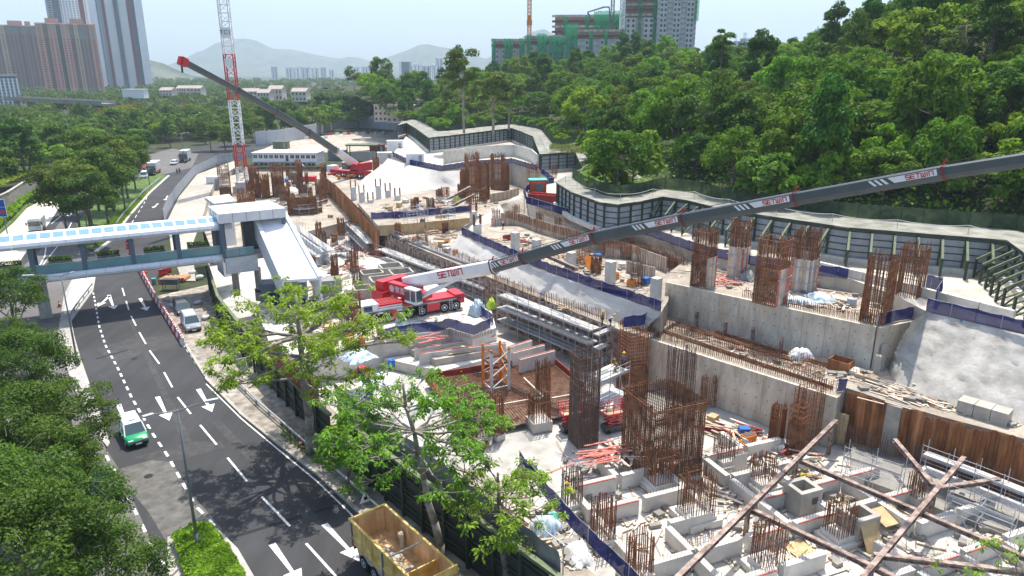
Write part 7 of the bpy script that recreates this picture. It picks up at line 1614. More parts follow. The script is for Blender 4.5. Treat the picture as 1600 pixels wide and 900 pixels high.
person('worker in lime vest by the white tank left of the mast base', 326, 302, -1.6, 2.0, 'stand', 'lime', 'navy', 'white')
person('pedestrian in pink at the far crossing', 277, 272, .05, 2.0, 'stand', 'pink', 'navy', 'dgrey')
person('pedestrian in blue at the far crossing', 281, 271, .05, 2.0, 'stand', 'blue', 'navy', 'dgrey')
# ---- scissor lifts, mast base, skips, cabins
for lb, x, y in (('red scissor lift in front of the left tall rebar cage', 893, 672), ('red scissor lift between the tall cage and the big cage', 958, 672)):
    p = P(x, y, PIT); t = thing('scissor_lift', lb, 'scissor lift', p, RC)
    MB().box((0, 0, .45), (2.3, 1.1, .5)).build('chassis', K['dgrey'], t)
    for sx in (-.8, .8):
        for sy in (-.5, .5): MB().lathe([(.2, -.1), (.22, -.08), (.22, .08), (.2, .1)], (sx, sy, .22), 12, 'y').build('wheel', K['black'], t)
    for k in range(3):
        for s in (-1, 1):
            for sy in (-.4, .4): MB().bar((-.9 * s, sy, .75 + k * .38), (.9 * s, sy, 1.1 + k * .38), .07, .1).build('scissor_arm', K['red'], t)
    MB().box((0, 0, 1.95), (2.4, 1.15, .14)).build('platform', K['red'], t); MB().box((0, 0, 2.04), (2.2, 1.0, .04)).build('platform_floor', K['timber'], t)
    m = MB()
    for z in (2.45, 2.75, 3.05): m.path([V(-1.2, -.58, z), V(1.2, -.58, z), V(1.2, .58, z), V(-1.2, .58, z), V(-1.2, -.58, z)], .035, 5)
    for a in (-1.2, -.4, .4, 1.2):
        for b in (-.58, .58): m.tube((a, b, 2.0), (a, b, 3.05), .035, 5)
    m.build('guard_rail', K['red'], t); MB().box((1.1, 0, 2.5), (.1, .9, .8)).build('control_panel', K['red'], t)
p = P(775, 606, -3.3); t = thing('crane_mast_base', 'short white and orange lattice mast base standing on the bar mat', 'crane mast', p, rad(28)); w = 1.05; h = 4.6
for i, (a, b, mat) in enumerate([(-w, -w, 'white_d'), (w, -w, 'white_d'), (w, w, 'orange'), (-w, w, 'orange')]): MB().box((a, b, h / 2), (.26, .26, h)).build('leg', K[mat], t)
cs = [(-w, -w), (w, -w), (w, w), (-w, w)]
for i in range(4):
    m = MB(); a, b = cs[i], cs[(i + 1) % 4]
    for k in range(3):
        z0_, z1_ = .5 + k * 1.35, .5 + (k + 1) * 1.35; m.bar((*a, z0_), (*b, z1_) if k % 2 else (*b, z1_), .11); m.bar((*b, z0_ + 1.35), (*a, z0_ + 1.35), .11) if k % 2 else m.bar((*a, z0_), (*b, z0_), .11)
    m.build('lacing', K['white_d' if i in (0, 3) else 'orange'], t)
for (a, b) in cs: MB().box((a, b, h + .15), (.2, .2, .5)).build('pin', K['orange'], t)
p = P(840, 300, 7); t = thing('site_cabin', 'small red cabin with a green roof on the haul road', 'cabin', p, .1); MB().box((0, 0, 1.2), (3.2, 2.4, 2.4)).build('wall', K['red_b'], t); MB().box((0, 0, 2.52), (3.6, 2.9, .18)).build('roof', K['teal'], t); MB().box((.2, -1.22, .95), (1.6, .06, 1.9)).build('doorway', K['dgrey'], t); MB().box((0, -1.24, 2.1), (2.8, .05, .4)).build('fascia_board', K['red_s'], t)
p = P(852, 318, 7); t = thing('skip', 'open red steel skip beside the curving blue net', 'skip', p, -.42); L_, W_, h = 6.0, 2.3, 1.7
for s in (-1, 1): MB().box((0, s * W_ / 2, h / 2), (L_, .08, h)).build('side', K['red_b'], t); MB().box((s * L_ / 2, 0, h / 2), (.08, W_, h)).build('end', K['red_b'], t); MB().box((0, s * W_ / 2, h), (L_ + .2, .18, .14)).build('rim', K['red_s'], t)
MB().box((0, 0, .1), (L_, W_, .1)).build('floor', K['red_b'], t); MB().blob((0, 0, .9), (2.6, .9, .5), 4, 12, 6, .3).build('load', K['pink'], t)
for k in range(6):
    for s in (-1, 1): MB().box((-2.5 + k, s * (W_ / 2 + .07), h / 2), (.12, .08, h)).build('rib', K['red_b'], t)
p = P(470, 360, 0)
def container(label, x, y, z, sx, sy, h, mat, rz=0.0, roof=None, windows=0, name='container', doors=True, cat='container'):
    p = P(x, y, z); t = thing(name, label, cat, p, rz); MB().box((0, 0, h / 2), (sx, sy, h)).build('wall', K[mat], t); MB().box((0, 0, h + .05), (sx + .1, sy + .1, .12)).build('roof', K[roof or mat], t)
    for k in range(windows): MB().box((-sx / 2 + sx * (k + .5) / windows, -sy / 2 - .02, h * .6), (sx / windows * .5, .06, h * .36)).build('window', K['glass'], t)
    if doors: MB().box((sx * .3, -sy / 2 - .03, h * .45), (.9, .05, h * .85)).build('door', K['grey'], t)
    for k in range(int(sx / 1.2)): MB().box((-sx / 2 + .6 + k * 1.2, -sy / 2 - .01, h / 2), (.06, .05, h * .96)).build('rib', K[mat], t)
    return t
container('white store container on the haul road loop inside the blue net', 649, 256, 7, 4.6, 2.6, 2.6, 'white', .1)
container('tall white container behind the far blue net', 618, 246, 4, 5, 3, 5.2, 'white', .15)
container('low white container left of the far white slope', 602, 256, 3.0, 4.5, 3, 3.4, 'white_d', .15)
container('white tank container left of the crane mast', 336, 296, -1.6, 3.4, 2.6, 3.6, 'white', .1)
container('green container at the far yard corner', 440, 232, 0, 6, 3, 2.8, 'green_o', -.05)
container('dark red container behind the far canopy frame', 590, 238, 1, 5.5, 2.6, 2.8, 'maroon', .05)
container('grey container behind the far crane boom', 528, 250, 0, 6, 3, 3.4, 'steelblue', -.1)
container('red low container below the white offices', 478, 283, -1.6, 6, 2.5, 1.4, 'red_s', 0, doors=False)
of = P(446, 265, -1.6); t = thing('site_office', 'two-storey white prefabricated site office block at the far end', 'office', of, -.04); W_, D_, H_ = 21.5, 9, 5.4
for f in range(2):
    MB().box((0, D_ / 2, H_ * (f + .5) / 2), (W_, D_, H_ / 2 - .06)).build('storey', K['white'], t)
    for k in range(12):
        if k == 6 and f == 1: MB().box((-W_ / 2 + W_ * (k + .5) / 12, -.04, H_ / 2 * f + 1.1), (.9, .08, 2.0)).build('door', K['dgrey'], t); continue
        wd = MB().box((-W_ / 2 + W_ * (k + .5) / 12, -.03, H_ / 2 * f + 1.6), (1.25, .08, 1.1)).build('window', K['glass'], t); MB().box((-W_ / 2 + W_ * (k + .5) / 12, -.06, H_ / 2 * f + 1.6), (.06, .08, 1.1)).build('mullion', K['white'], wd)
MB().box((0, D_ / 2, H_ + .12), (W_ + .8, D_ + .8, .2)).build('roof', K['white_d'], t); MB().box((0, -.7, H_ / 2), (W_, 1.4, .12)).build('gallery', K['white_d'], t)
for k in range(9): MB().box((-W_ / 2 + W_ * k / 8, -1.35, H_ / 4), (.12, .12, H_ / 2)).build('gallery_post', K['white'], t)
MB().bar((5.5, -1.6, H_ / 2), (9, -1.9, 0), 1.1, .2).build('stair', K['white'], t)
t = thing('canopy_frame', 'green steel canopy frame in front of the far yard', 'canopy', P(568, 252, 0)); c = t.location
for a in (-5, 5):
    for b in (-2, 2): MB().box((a, b, 2.8), (.3, .3, 5.6)).build('post', K['green_d'], t)
MB().box((0, 0, 5.7), (11, 5, .5)).build('roof', K['green_o'], t); MB().box((0, 2.2, 1.6), (9.6, .2, 3.0)).build('back_panel', K['conc_pale'], t)
# far yard and grey wall
sheet('yard', IP([(400, 238), (430, 225), (500, 213), (560, 206), (640, 207), (640, 222), (600, 232), (540, 238)]), .02, K['dirt'])
gw = IP([(400, 228), (440, 224), (492, 213), (520, 202), (560, 199), (600, 202), (640, 206)]); t = thing('grey_wall', 'pale grey panelled wall closing the far end of the site', 'wall', gw[0])
for (p, d), (p2, _) in zip(along(gw, 5.5), along(gw, 5.5)[1:]):
    c = (p + p2) / 2; e = p2 - p; k = min(1, max(.45, (p.x + 105) / 40)); MB().box((c.x, c.y, 2.9), (e.length * .985, .35, 5.8), math.atan2(e.y, e.x)).build('panel', K['tower_lgrey'], t, world=True)
for i in range(18):
    p = P(455 + i * 10 + (i % 3) * 2, 214 + (1 if i < 6 else -4) - i * .3 + 3, .02); t = thing('water_barrier', ('red' if i % 3 == 0 else 'white') + ' barrier lying in the far yard before the grey wall', 'barrier', p, .1 * i, ('red' if i % 3 == 0 else 'white') + ' barriers in the far yard'); o = barrier_unit('r').build('body', K['red_s' if i % 3 == 0 else 'white'], t); o.scale = (1.5, 1.5, 1.3)
# small scattered plant: drums, cable reels, stools
for lb, x, y, z, mat, r_, h in [('blue drum beside the planks on the middle shelf', 652, 330, 3.4, 'blue', .4, 1.0), ('orange drum near the far crane', 530, 280, 1.5, 'orange', .5, 1.1), ('white water tank on the back slab', 352, 300, -1.6, 'white', 1.0, 2.0), ('grey tank on the upper terrace', 1330, 478, 5.5, 'tower_lgrey', .5, .9), ('blue drum under the middle trees', 612, 575, -.6, 'blue', .4, 1.0), ('red drum by the red crane front', 566, 540, -.6, 'red_s', .4, 1.0)]:
    t = thing('drum', lb, 'drum', P(x, y, z)); MB().lathe([(r_ * .94, 0), (r_, .05), (r_, h * .33), (r_ * .95, h * .35), (r_, h * .38), (r_, h * .95), (r_ * .9, h)], (0, 0, 0), 14).build('shell', K[mat], t, smooth=False); MB().lathe([(r_ * .2, h), (r_ * .2, h + .06), (r_ * .1, h + .07)], (r_ * .4, 0, 0), 8).build('bung', K['dgrey'], t)
t = thing('block_stack', 'pale concrete block stack on the strip behind the sheet piles', 'concrete block', P(1548, 655, 1), RA)
for k in range(3): MB().box((-1.9 + k * 1.3, 0, .6), (1.25, 1.6, 1.2)).build('block', K['conc'], t)
t = thing('steel_bin', 'rusty open steel bin at the right end of the lower terrace', 'bin', P(1313, 577, 1), RA)
for s in (-1, 1): MB().box((0, s * .75, .55), (2.0, .06, 1.1)).build('side', K['rust'], t); MB().box((s * 1.0, 0, .55), (.06, 1.5, 1.1)).build('end', K['rust'], t)
MB().box((0, 0, .06), (2, 1.5, .06)).build('floor', K['rust'], t)
t = thing('hose', 'blue hose coiled on the shotcrete cutting', 'hose', P(1545, 530, 4.6)); m = MB(); b = t.location
hp_ = [P(1500, 500, 7.05), P(1520, 510, 6.2), P(1540, 520, 5.6), P(1552, 524, 5.3), P(1536, 530, 5.0), P(1552, 534, 4.9), P(1538, 526, 5.1), P(1556, 531, 5.0)]; m.path(hp_, .05, 5); m.build('coil', K['blue'], t, world=True)
t = thing('ladder', 'pinkish timber ladder leaning from the shelf to the bench', 'ladder', P(690, 352, 1.5)); a, b = P(692, 360, 1.6), P(684, 322, 4.4); sd_ = V(.35, .1, 0)
for s in (-1, 1): MB().bar(a + sd_ * s, b + sd_ * s, .1).build('rail', K['pink'], t, world=True)
for k in range(9): c = a.lerp(b, (k + .5) / 9); MB().bar(c - sd_, c + sd_, .07).build('rung', K['pink'], t, world=True)
# ------------------------------------------------------------------ dense clutter on the inner floors
CZ = [('behind the landing roof', [(372, 314), (440, 326), (510, 320), (520, 292), (470, 268), (385, 276)], -1.6, 26, 14, 10), ('between the escalator housing and the far sheet piles', [(455, 350), (520, 335), (548, 352), (575, 392), (500, 398)], -4.2, 12, 12, 8), ('left of the red crane', [(485, 415), (560, 408), (598, 440), (560, 485), (490, 480)], -.6, 6, 9, 9), ('on the middle shelf below the white slope', [(600, 314), (720, 306), (745, 330), (610, 340)], 3.4, 7, 8, 6), ('behind the open-crowned tree', [(480, 500), (560, 500), (600, 530), (520, 545), (470, 540)], -.6, 3, 8, 8), ('beside the low concrete wall', [(1105, 655), (1200, 682), (1300, 715), (1240, 740), (1120, 700)], PIT, 2, 10, 8), ('on the bench above the middle scaffolds', [(610, 366), (700, 354), (735, 368), (722, 402), (655, 382)], 1.5, 5, 8, 7), ('in the pit below the crane platform', [(690, 600), (790, 640), (820, 690), (760, 700), (680, 650)], PIT, 4, 8, 7), ('on the terrace under the crane boom', [(770, 370), (860, 412), (1000, 462), (1030, 440), (900, 390), (810, 362)], 4.0, 3, 9, 6)]
q = random.Random(91)
def pallet_load(label, p, rz, kind, grp):
    t = thing('pallet_load', label, 'pallet', p, rz, grp)
    for k in range(3): MB().box((0, -.45 + .45 * k, .05), (1.2, .1, .1)).build('runner', K['timber'], t)
    MB().box((0, 0, .12), (1.2, 1.0, .04)).build('boards', K['timber'], t)
    if kind == 0: [MB().box((-.3 + .6 * (k % 2), 0, .32 + .32 * (k // 2)), (.55, .9, .3)).build('bag', K['white_d'], t) for k in range(4)]
    elif kind == 1: [MB().tube((-.9, -.36 + .18 * k, .24), (.9, -.36 + .18 * k, .24), .08, 7).build('pipe', K['rust'], t) for k in range(5)]
    elif kind == 2: MB().box((0, 0, .55), (1.0, .85, .8)).build('crate', K['blue' if q.random() < .3 else 'ply'], t)
    else: MB().box((0, 0, .5), (1.3, .8, .7)).build('generator', K['orange'], t); MB().box((0, 0, .88), (1.1, .6, .06)).build('lid', K['dgrey'], t)
    return t
for nm, pl_, z, nc, npal, nhp in CZ:
    for i in range(nc):
        w = zp(pl_, z); x = 800 + FPX * w.x / depth_of(w); d = depth_of(w); y = 450 - FPX * (w.y * SP + (w.z - CAM_H) * CP) / d; h = q.uniform(2.2, 5.2) if z < 0 else q.uniform(2, 3.5)
        rebar_column('short rebar column ' + nm, x, y, y - h * FPX / d * .95, q.uniform(.9, 2.0) * FPX / d, z, q.choice((RC, RA)), q.randint(5, 8), 4, q.choice(('rebar', 'rebar2', 'rebar_g')), r=.055 if d > 130 else .045, dense=q.choice((0, .3, .6)), group='short rebar columns ' + nm, plinth=q.choice((0, .6)))
    for i in range(npal):
        pallet_load(['sacks', 'rusty pipes', 'a crate', 'an orange generator'][i % 4] + ' on a timber pallet ' + nm, zp(pl_, z), q.uniform(0, 3), i % 4, 'pallet loads ' + nm)
    for i in range(nhp):
        w = zp(pl_, z); t = thing('timber_bundle', 'loose bundle of mixed boards ' + nm, 'timber', w, q.uniform(0, 3), 'board bundles ' + nm)
        for k in range(8): o = MB().box((0, 0, 0), (q.uniform(1.5, 3.6), .22, .07)).build('board', K[q.choice(('timber', 'timber_p', 'form', 'red_b'))], t); o.location = (q.uniform(-.6, .6), q.uniform(-.8, .8), .05 + .09 * k); o.rotation_euler = (0, q.uniform(-.1, .1), q.uniform(-.5, .5))
scaffold('scaffold frames behind the landing roof', [(420, 322), (470, 328), (520, 322)], -4.2, [-2.0, -.2], 1.6, 2.4)
scaffold('scaffold frames between escalator and sheet piles', [(500, 402), (530, 385), (560, 400)], -4.2, [-2.4, -.4, 1.0], 1.4, 2.0)
scaffold('scaffold round the stub columns on the middle shelf', [(636, 332), (660, 330), (676, 322)], 3.4, [4.8, 6.2], 2.0, 1.8, decks=False)
scaffold('scaffold beside the middle rebar cluster', [(700, 316), (720, 312)], 3.4, [4.8, 6.2, 7.4], 1.8, 1.8)
for i, (a, b, lb) in enumerate([((440, 322), (520, 300), 'long brown beam lying across the far rebar clusters'), ((455, 330), (512, 312), 'second brown beam behind the broad rebar wall'), ((900, 420), (850, 398), 'dark raking beam under the crane boom'), ((690, 330), (742, 304), 'raking strut at the dark cut below the far slope'), ((690, 316), (735, 292), 'upper raking strut at the dark cut below the far slope'), ((985, 460), (930, 448), 'dark beam lying before the boarded pen')]):
    z = (-.6, -.8, 5.2, 4.4, 6.0, 4.3)[i]; p, r_ = P(*a, z), P(*b, z + (1.2 if i in (2, 3, 4) else 0)); t = thing('steel_beam', lb, 'steel beam', p); MB().ibeam(p, r_, .45, .4, .06).build('section', K['rust_dark'], t, world=True); MB().box((p.x, p.y, p.z), (.5, .5, .5)).build('end_plate', K['rust_dark'], t, world=True)
container('grey store container left of the red crane', 512, 462, -.6, 4, 2.4, 2.4, 'tarp_grey', .3)
container('navy store container below the escalator housing', 446, 470, -.6, 6, 2.6, 2.8, 'steelblue', .2)
net('navy sheet fence behind the open-crowned tree', [(400, 470), (450, 482), (500, 490), (556, 500)], -.6, 1.8, seed=40)
# ------------------------------------------------------------------ cranes
# tower crane mast TC1
b = P(381, 300, -1.6); tc = thing('tower_crane', 'red and white lattice tower crane mast rising out of the top of the picture', 'crane', b, rad(8))
MB().box((0, 0, .9), (4.6, 4.6, 1.8)).box((0, 0, 2.3), (3.4, 3.4, 1.0)).build('base_block', K['white_d'], tc)
zs_ = [2.8] + [zat(y, b.y) - b.z for y in (262, 226, 157, 85)] + [64]; cols = ['white', 'red', 'white', 'red', 'white']; W_ = 2.35
for i, (z0_, z1_) in enumerate(zip(zs_, zs_[1:])):
    m = MB()
    for a in (-1, 1):
        for c in (-1, 1): m.box((a * W_ / 2, c * W_ / 2, (z0_ + z1_) / 2), (.26, .26, z1_ - z0_))
    n = max(1, int((z1_ - z0_) / 1.9)); cs = [(-W_/2, -W_/2), (W_/2, -W_/2), (W_/2, W_/2), (-W_/2, W_/2)]
    for k in range(n):
        za, zb = z0_ + (z1_ - z0_) * k / n, z0_ + (z1_ - z0_) * (k + 1) / n
        for j in range(4):
            p, r_ = cs[j], cs[(j + 1) % 4]; m.bar((*p, zb), (*r_, zb), .12); m.bar((*(p if k % 2 else r_), za), (*(r_ if k % 2 else p), zb), .12)
    m.build('mast_section', K[cols[i]], tc)
zt = zat(51, b.y) - b.z; MB().box((0, -W_ / 2 - .2, zt), (2.3, .08, 2.4)).build('sign_board', K['white'], tc)
mesh_text('TC1', tc, (0, -W_ / 2 - .27, zt), (rad(90), 0, 0), 1.5, 'dgrey')
zr = zat(98, b.y) - b.z; MB().box((0, -W_ / 2 - .18, zr), (2.0, .08, 2.0)).build('plain_board', K['white'], tc)
# ---- boom helpers
STK = {'S': [[(1, 1), (0, 1), (0, .5), (1, .5), (1, 0), (0, 0)]], 'E': [[(1, 1), (0, 1), (0, 0), (1, 0)], [(0, .5), (.85, .5)]], 'T': [[(0, 1), (1, 1)], [(.5, 1), (.5, 0)]], 'W': [[(0, 1), (0, 0), (1, 0), (1, 1)], [(.5, 0), (.5, .85)]], 'I': [[(.5, 1), (.5, 0)]], 'N': [[(0, 0), (0, 1), (1, 1), (1, 0)]]}
def setwin(m, o_, ux, uy, hgt, n_):
    """squared lettering set out from o_ along ux"""
    w = hgt * .85; x = 0
    for ch in 'SETWIN':
        ww = w * (.35 if ch == 'I' else 1.0)
        for st in STK[ch]:
            for a, c in zip(st, st[1:]):
                p = o_ + ux * (x + a[0] * ww) + uy * (a[1] * hgt); r_ = o_ + ux * (x + c[0] * ww) + uy * (c[1] * hgt); dd = (r_ - p).normalized() * hgt * .07; m.bar(p - dd, r_ + dd, hgt * .21, .02, n_)
        x += ww + hgt * .28
    return x
def uprof(w, h): return [(-w/2, h*.42), (-w*.40, h/2), (w*.40, h/2), (w/2, h*.42), (w/2, -h*.12), (w*.40, -h*.34), (w*.18, -h/2), (-w*.18, -h/2), (-w*.40, -h*.34), (-w/2, -h*.12)]
K['boom'] = M('boom_dark_grey', (.075, .092, .10), .38, var=.08, scale=1.0, spec=.5)
def boom(t, st, secs, labels=True):
    for i, (p, q_) in enumerate(zip(st, st[1:])):
        w, h, mat = secs[i]; d = (q_ - p).normalized(); ux = d; s_ = d.cross(V(0, 0, 1)).normalized(); uy = s_.cross(d).normalized(); e = q_ + d * (.25 if i < len(secs) - 1 else 0)
        sec = MB().extrude(uprof(w, h), p, e).build('boom_section', K[mat], t, world=True)
        if i < len(secs) - 1:
            cp = uprof(w * 1.09, h * 1.09); MB().extrude(cp, q_ - d * .08, q_ + d * .08).build('collar', K['maroon'], sec, world=True); MB().bar(q_ + uy * (h * .55), q_ + uy * (h * .55) + d * .3 + uy * .35, .12).build('cable_guide', K['red'], sec, world=True)
        if labels and i > 0:
            L_ = (q_ - p).length; hg = h * .28; tot = hg * (5 * .85 + .3 + 6 * .28); gap = .35; x1 = L_ - gap; wl = min(tot + .3, L_ * .7); x0 = max(.4, x1 - wl - 2.0)
            base = p + s_ * (w / 2 + .012) - uy * (h * .06)
            MB().add([base + ux * (x0 + 1.35), base + ux * x1, base + ux * x1 + uy * (h * .42), base + ux * (x0 + .9) + uy * (h * .42)], [(0, 1, 2, 3)]).build('white_band', K['white'], sec, world=True)
            for k in range(3): a = x0 + .75 - k * .42; MB().add([base + ux * a, base + ux * (a + .22), base + ux * (a - .18) + uy * (h * .42), base + ux * (a - .40) + uy * (h * .42)], [(0, 1, 2, 3)]).build('slash', K['white'], sec, world=True)
            m = MB(); setwin(m, base + ux * (x1 - tot - .15) + uy * (h * .08) + s_ * .015, ux, uy, hg, s_); m.build('lettering', K['red'], sec, world=True)
    return t
# ---- the big red crane
Aw, Bw = P(585, 507, -.6), P(712, 485, -.6); fwd = (Aw - Bw).normalized(); lat = V(-fwd.y, fwd.x, 0); Lw = (Aw - Bw).length; rzc = math.atan2(fwd.y, fwd.x)
org = Bw + fwd * (Lw / 2) - lat * 1.28
cr = thing('mobile_crane', 'red and white six-axle mobile crane standing on its platform in the middle of the site', 'mobile crane', org, rzc)
for f in (0, .15, .42, .57, .85, 1.0):
    for s in (-1, 1):
        w = wheel(cr, Lw * (.5 - f), s * 1.22, .74, .52, 'white')
        MB().box((Lw * (.5 - f), s * 1.22, 1.58), (1.6, .6, .08)).build('mudguard', K['dgrey'], cr)
MB().box((0, 0, 1.2), (Lw + 2.0, 1.5, .7)).build('chassis', K['dgrey'], cr)
MB().box((-.6, 0, 1.85), (Lw + .2, 2.7, .36)).build('deck', K['red'], cr)
MB().box((-Lw / 2 - .6, 0, 1.6), (1.4, 2.7, 1.3)).build('tail_box', K['red'], cr)
for s in (-1, 1):
    MB().box((-.9 + Lw * .0, s * 1.34, 1.62), (Lw * .86, .12, .26)).build('side_rail', K['galv'], cr); MB().box((-Lw * .215, s * 1.2, 1.05), (1.9, .5, 1.0)).build('outrigger_box', K['red'], cr); MB().box((Lw * .28, s * 1.2, 1.05), (1.0, .5, 1.0)).build('outrigger_box', K['red'], cr)
    for x in (-Lw * .05, -Lw * .43):
        ldr = MB()
        for dx in (-.2, .2): ldr.bar((x + dx, s * 1.55, .3), (x + dx, s * 1.5, 1.7), .06)
        for k in range(5): ldr.bar((x - .2, s * 1.54, .45 + k * .28), (x + .2, s * 1.54, .45 + k * .28), .05)
        ldr.build('ladder', K['galv'], cr)
cab = MB(); x0 = Lw / 2 - 1.6; cab.extrude([(-1.33, 0), (1.33, 0), (1.33, 1.0), (1.2, 1.75), (-1.2, 1.75), (-1.33, 1.0)], (x0 + .9, 0, .85), (x0 + 3.2, 0, .85)); cab.build('cab', K['white'], cr)
MB().box((x0 + 3.22, 0, 2.1), (.05, 2.3, .75)).build('windscreen', K['glass_car'], cr)
for s in (-1, 1):
    MB().box((x0 + 2.3, s * 1.30, 2.1), (1.1, .08, .7)).build('side_window', K['glass_car'], cr); MB().box((x0 + 3.25, s * .95, 1.2), (.06, .4, .25)).build('headlight', K['white'], cr)
MB().box((x0 + 3.2, 0, .85), (.2, 2.6, .4)).build('bumper', K['red'], cr)
MB().box((x0 - .7, 0, 2.0), (3.2, 2.66, .9)).build('engine_cover', K['red'], cr)
for s in (-1, 1): MB().box((x0 - .55, s * 1.345, 1.75), (3.3, .03, .95)).build('name_board', K['white'], cr)
for y_, s_, sz, dx in ((2.02, 'HEAVY LIFT & TRANSPORT SERVICES', .2, 0), (1.68, '5546 9871', .22, -.7)): mesh_text(s_, cr, (x0 - .55 + dx, 1.37, y_), (rad(90), 0, rad(180)), sz, 'red')
m = MB(); 
for k in range(5): m.box((x0 - 1.6 + k * .5, 0, 2.47), (.3, 2.0, .06))
m.build('cover_vents', K['maroon'], cr)
# superstructure turned with the boom
tcw = org + fwd * (-Lw * .05); B0 = V(tcw.x, tcw.y, 0); E_ = V(32.5, 52.3, 0); pd = (E_ - B0); pd.z = 0; pd.normalize()
B0 = B0 - pd * 1.6
ss = MB(); zb = -.6
sp = lambda a, c, z: B0 + pd * (a + 1.6) + V(pd.y, -pd.x, 0) * c + V(0, 0, zb + z)
rzs = math.atan2(pd.y, pd.x)
def sbox(name, a, c, z, d, mat, par=cr):
    # parts given in the crane's own axes
    w = sp(a, c, z) - org; co, si = math.cos(-rzc), math.sin(-rzc); o = MB().box((0, 0, 0), d).build(name, K[mat], par); o.location = (w.x * co - w.y * si, w.x * si + w.y * co, w.z); o.rotation_euler = (0, 0, rzs - rzc); return o
def slocal(v):
    w = v - org; co, si = math.cos(-rzc), math.sin(-rzc); return V(w.x * co - w.y * si, w.x * si + w.y * co, w.z)
MB().lathe([(1.25, 2.0), (1.25, 2.35), (1.1, 2.4)], tuple(slocal(sp(0, 0, 0))[:2]) + (0,), 20).build('turntable', K['dgrey'], cr)
sbox('slew_frame', -.6, 0, 2.75, (5.2, 2.2, .7), 'red')
mc = sbox('machinery_house', -1.6, 1.25, 3.3, (3.6, 1.0, 1.7), 'red'); sbox('machinery_house', -1.8, -1.2, 3.2, (3.2, .9, 1.4), 'red')
cw = sbox('counterweight', -4.6, 0, 3.1, (1.5, 4.4, 2.0), 'red'); sbox('counterweight', -4.5, 2.0, 2.2, (2.2, 1.5, 1.3), 'red'); sbox('counterweight', -4.5, -2.0, 2.2, (2.2, 1.5, 1.3), 'red')
for k in range(6): sbox('warning_stripe', -4.6 - .76, -1.6 + k * .65, 3.1, (.03, .3, 1.9), 'white' if k % 2 else 'red_s')
cb_ = sbox('operator_cab', 1.4, 1.7, 3.2, (2.1, 1.0, 1.7), 'glass_car'); sbox('cab_roof', 1.4, 1.7, 4.1, (2.2, 1.1, .14), 'white'); sbox('cab_base', 1.4, 1.7, 2.4, (2.2, 1.1, .3), 'white'); sbox('cab_pillar', 2.4, 2.2, 3.2, (.1, .1, 1.7), 'white'); sbox('cab_pillar', 1.4, 2.22, 3.2, (.1, .06, 1.7), 'white')
lg = MB().lathe([(.45, 0), (.45, .03), (.34, .03), (.34, .0)], (0, 0, 0), 24).build('logo_ring', K['white'], mc); lg.rotation_euler = (rad(90), 0, 0); lg.location = (-1.0, .53, .1) if False else (-1.0, -.53, .1)
MB().box((-1.0, -.54, .1), (.36, .02, .12)).box((-1.0, -.54, -.08), (.2, .02, .12)).build('logo_mark', K['white'], mc)
mesh_text('實盈', mc, (.55, -.54, .05), (rad(90), 0, 0), .95, 'white')
# boom stations: the telescope droops slightly along its length
BS = [(772, 417), (819, 403), (930, 371), (1069, 343), (1244, 311), (1475, 270), (1760, 226)]
P0 = B0 + V(0, 0, zb + 4.0); st = [P0]
for x, y in BS:
    v = (450 - y) / FPX; k = ((x - 800) / FPX) / (CP + v * SP); s = (B0.y * k - B0.x) / (pd.x - pd.y * k); Y = B0.y + pd.y * s; st.append(V(B0.x + pd.x * s, Y, zat(y, Y)))
bm_ = thing('crane_boom', 'long dark telescopic boom reaching from the red crane to the right edge', 'crane boom', P0)
bm_['category'] = 'crane boom'
boom(bm_, st, [(1.45, 1.65, 'white'), (1.3, 1.42, 'boom'), (1.22, 1.34, 'boom'), (1.16, 1.27, 'boom'), (1.1, 1.2, 'boom'), (1.02, 1.1, 'boom'), (.95, 1.02, 'boom')])
d0 = (st[1] - st[0]).normalized(); s0 = d0.cross(V(0, 0, 1)).normalized(); u0 = s0.cross(d0).normalized(); L0 = (st[1] - st[0]).length
m = MB(); hg = .72; setwin(m, st[0] + d0 * (L0 * .44) + s0 * .745 + u0 * -.12, d0, u0, hg, s0); m.build('lettering', K['red'], bm_.children[0] if bm_.children else bm_, world=True)
dE = (st[-1] - st[-2]).normalized(); MB().bar(st[-1], st[-1] + dE * 1.5, .9, 1.4).build('boom_head', K['red'], bm_, world=True); MB().tube(st[-1] + dE * 1.2, st[-1] + dE * 1.2 - V(0, 0, 4), .03, 5).build('hoist_line', K['black'], bm_, world=True); w_ = st[-1] + dE * 1.2; MB().box((w_.x, w_.y, w_.z - 4.5), (.5, .3, 1.0)).build('hook_block', K['red'], bm_, world=True)
lc = MB(); a = sp(1.2, .6, 2.6); c = st[0].lerp(st[1], .62) - u0 * .6; lc.tube(a, a.lerp(c, .62), .30, 12); lc.tube(a.lerp(c, .62), c, .19, 12); lc.build('luffing_cylinder', K['white'], bm_, world=True)
bk = MB(); bk.extrude([(-.7, -.3), (.7, -.3), (.5, .5), (-.5, .5)], c - d0 * .6 - u0 * .0, c + d0 * .6); bk.build('cylinder_bracket', K['white'], bm_, world=True)
cbm = MB(); cbm.path([p + u_ for p, u_ in zip(st, [V(0, 0, 1.2)] + [V(0, 0, .95 - .04 * i) for i in range(len(st) - 1)])], .03, 4); cbm.build('hoist_rope', K['black'], bm_, world=True)
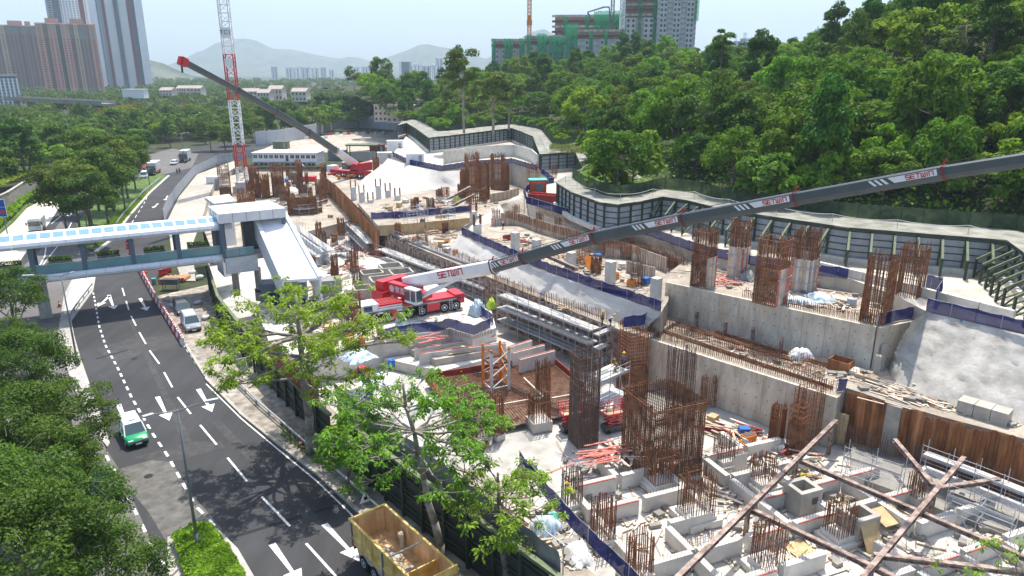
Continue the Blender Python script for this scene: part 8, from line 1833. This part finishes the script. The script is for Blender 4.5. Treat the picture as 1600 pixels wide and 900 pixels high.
# ---- the far crane
c2 = P(548, 276, 1.5); t = thing('mobile_crane', 'far mobile crane with red chassis below the long rising dark boom', 'mobile crane', c2, rad(150))
MB().box((0, 0, 1.3), (13, 2.7, 1.0)).build('chassis', K['red'], t)
for k in range(6):
    for s in (-1, 1): wheel(t, -5.4 + k * 2.1, s * 1.2, .7, .5, 'white')
MB().box((6.6, 0, 1.8), (2.2, 2.6, 2.0)).build('cab', K['white'], t); MB().box((7.72, 0, 2.2), (.05, 2.2, .8)).build('windscreen', K['glass_car'], t); MB().lathe([(1.2, 1.8), (1.2, 2.2)], (-1.5, 0, 0), 16).build('turntable', K['dgrey'], t); MB().box((-2.5, 0, 3.0), (5, 2.6, 1.6)).build('slew_frame', K['red'], t); MB().box((-5.6, 0, 3.2), (1.6, 4.2, 2.2)).build('counterweight', K['red'], t); MB().box((0, 1.6, 3.2), (2.2, 1.1, 1.9)).build('operator_cab', K['glass_car'], t); MB().box((0, 1.6, 4.2), (2.3, 1.2, .14)).build('cab_roof', K['white'], t)
for s in (-1, 1): MB().box((-3, s * 3.0, .9), (.6, 3.4, .5)).build('outrigger', K['orange'], t); MB().box((4, s * 3.0, .9), (.6, 3.4, .5)).build('outrigger', K['red'], t)
f0 = c2 + V(1.5, .5, 3.2); tip = V(-62.3, 141.7, 0); tip.z = zat(95, tip.y); mid = lambda s: f0.lerp(tip, s) + V(0, 0, 1.2 * math.sin(math.pi * s))
st2 = [mid(s) for s in (0, .16, .36, .56, .76, .98)]; b2 = thing('crane_boom', 'dark telescopic boom with a red head rising past the white mast at upper left', 'crane boom', f0)
boom(b2, st2, [(1.6, 1.8, 'white'), (1.4, 1.55, 'boom'), (1.3, 1.4, 'boom'), (1.15, 1.25, 'boom'), (1.05, 1.1, 'boom')])
d = (st2[-1] - st2[-2]).normalized(); e = st2[-1]; MB().bar(e, e + d * 1.6, 1.0, 1.5).build('boom_head', K['red'], b2, world=True); MB().bar(e + d * 1.4 + V(0, 0, .7), e + d * 2.2 + V(0, 0, -.9), .7, .5).build('sheave_head', K['red'], b2, world=True); MB().tube(e + d * 1.5 + V(0, 0, -.9), e + d * 1.5 + V(0, 0, -2.2), .2, 8).build('hook_block', K['dgrey'], b2, world=True)
a = c2 + V(.5, .5, 2.6); MB().tube(a, st2[0].lerp(st2[1], .8) - V(0, 0, .8), .32, 10).build('luffing_cylinder', K['white'], b2, world=True)
# ------------------------------------------------------------------ parts made of pieces too fine to pick apart
for o in bpy.data.objects:
    if o.parent is not None and o.name.split('.')[0] in {'upright_bars', 'ties', 'starter_bars', 'bars', 'tie_bars', 'standards', 'ledgers', 'guard_rails', 'guard_rail', 'braces', 'long_bars', 'cross_bars', 'limbs', 'twigs', 'crown', 'flowers', 'plants', 'pipes', 'top_tubes', 'cover_vents', 'lacing'}: o['kind'] = 'stuff'
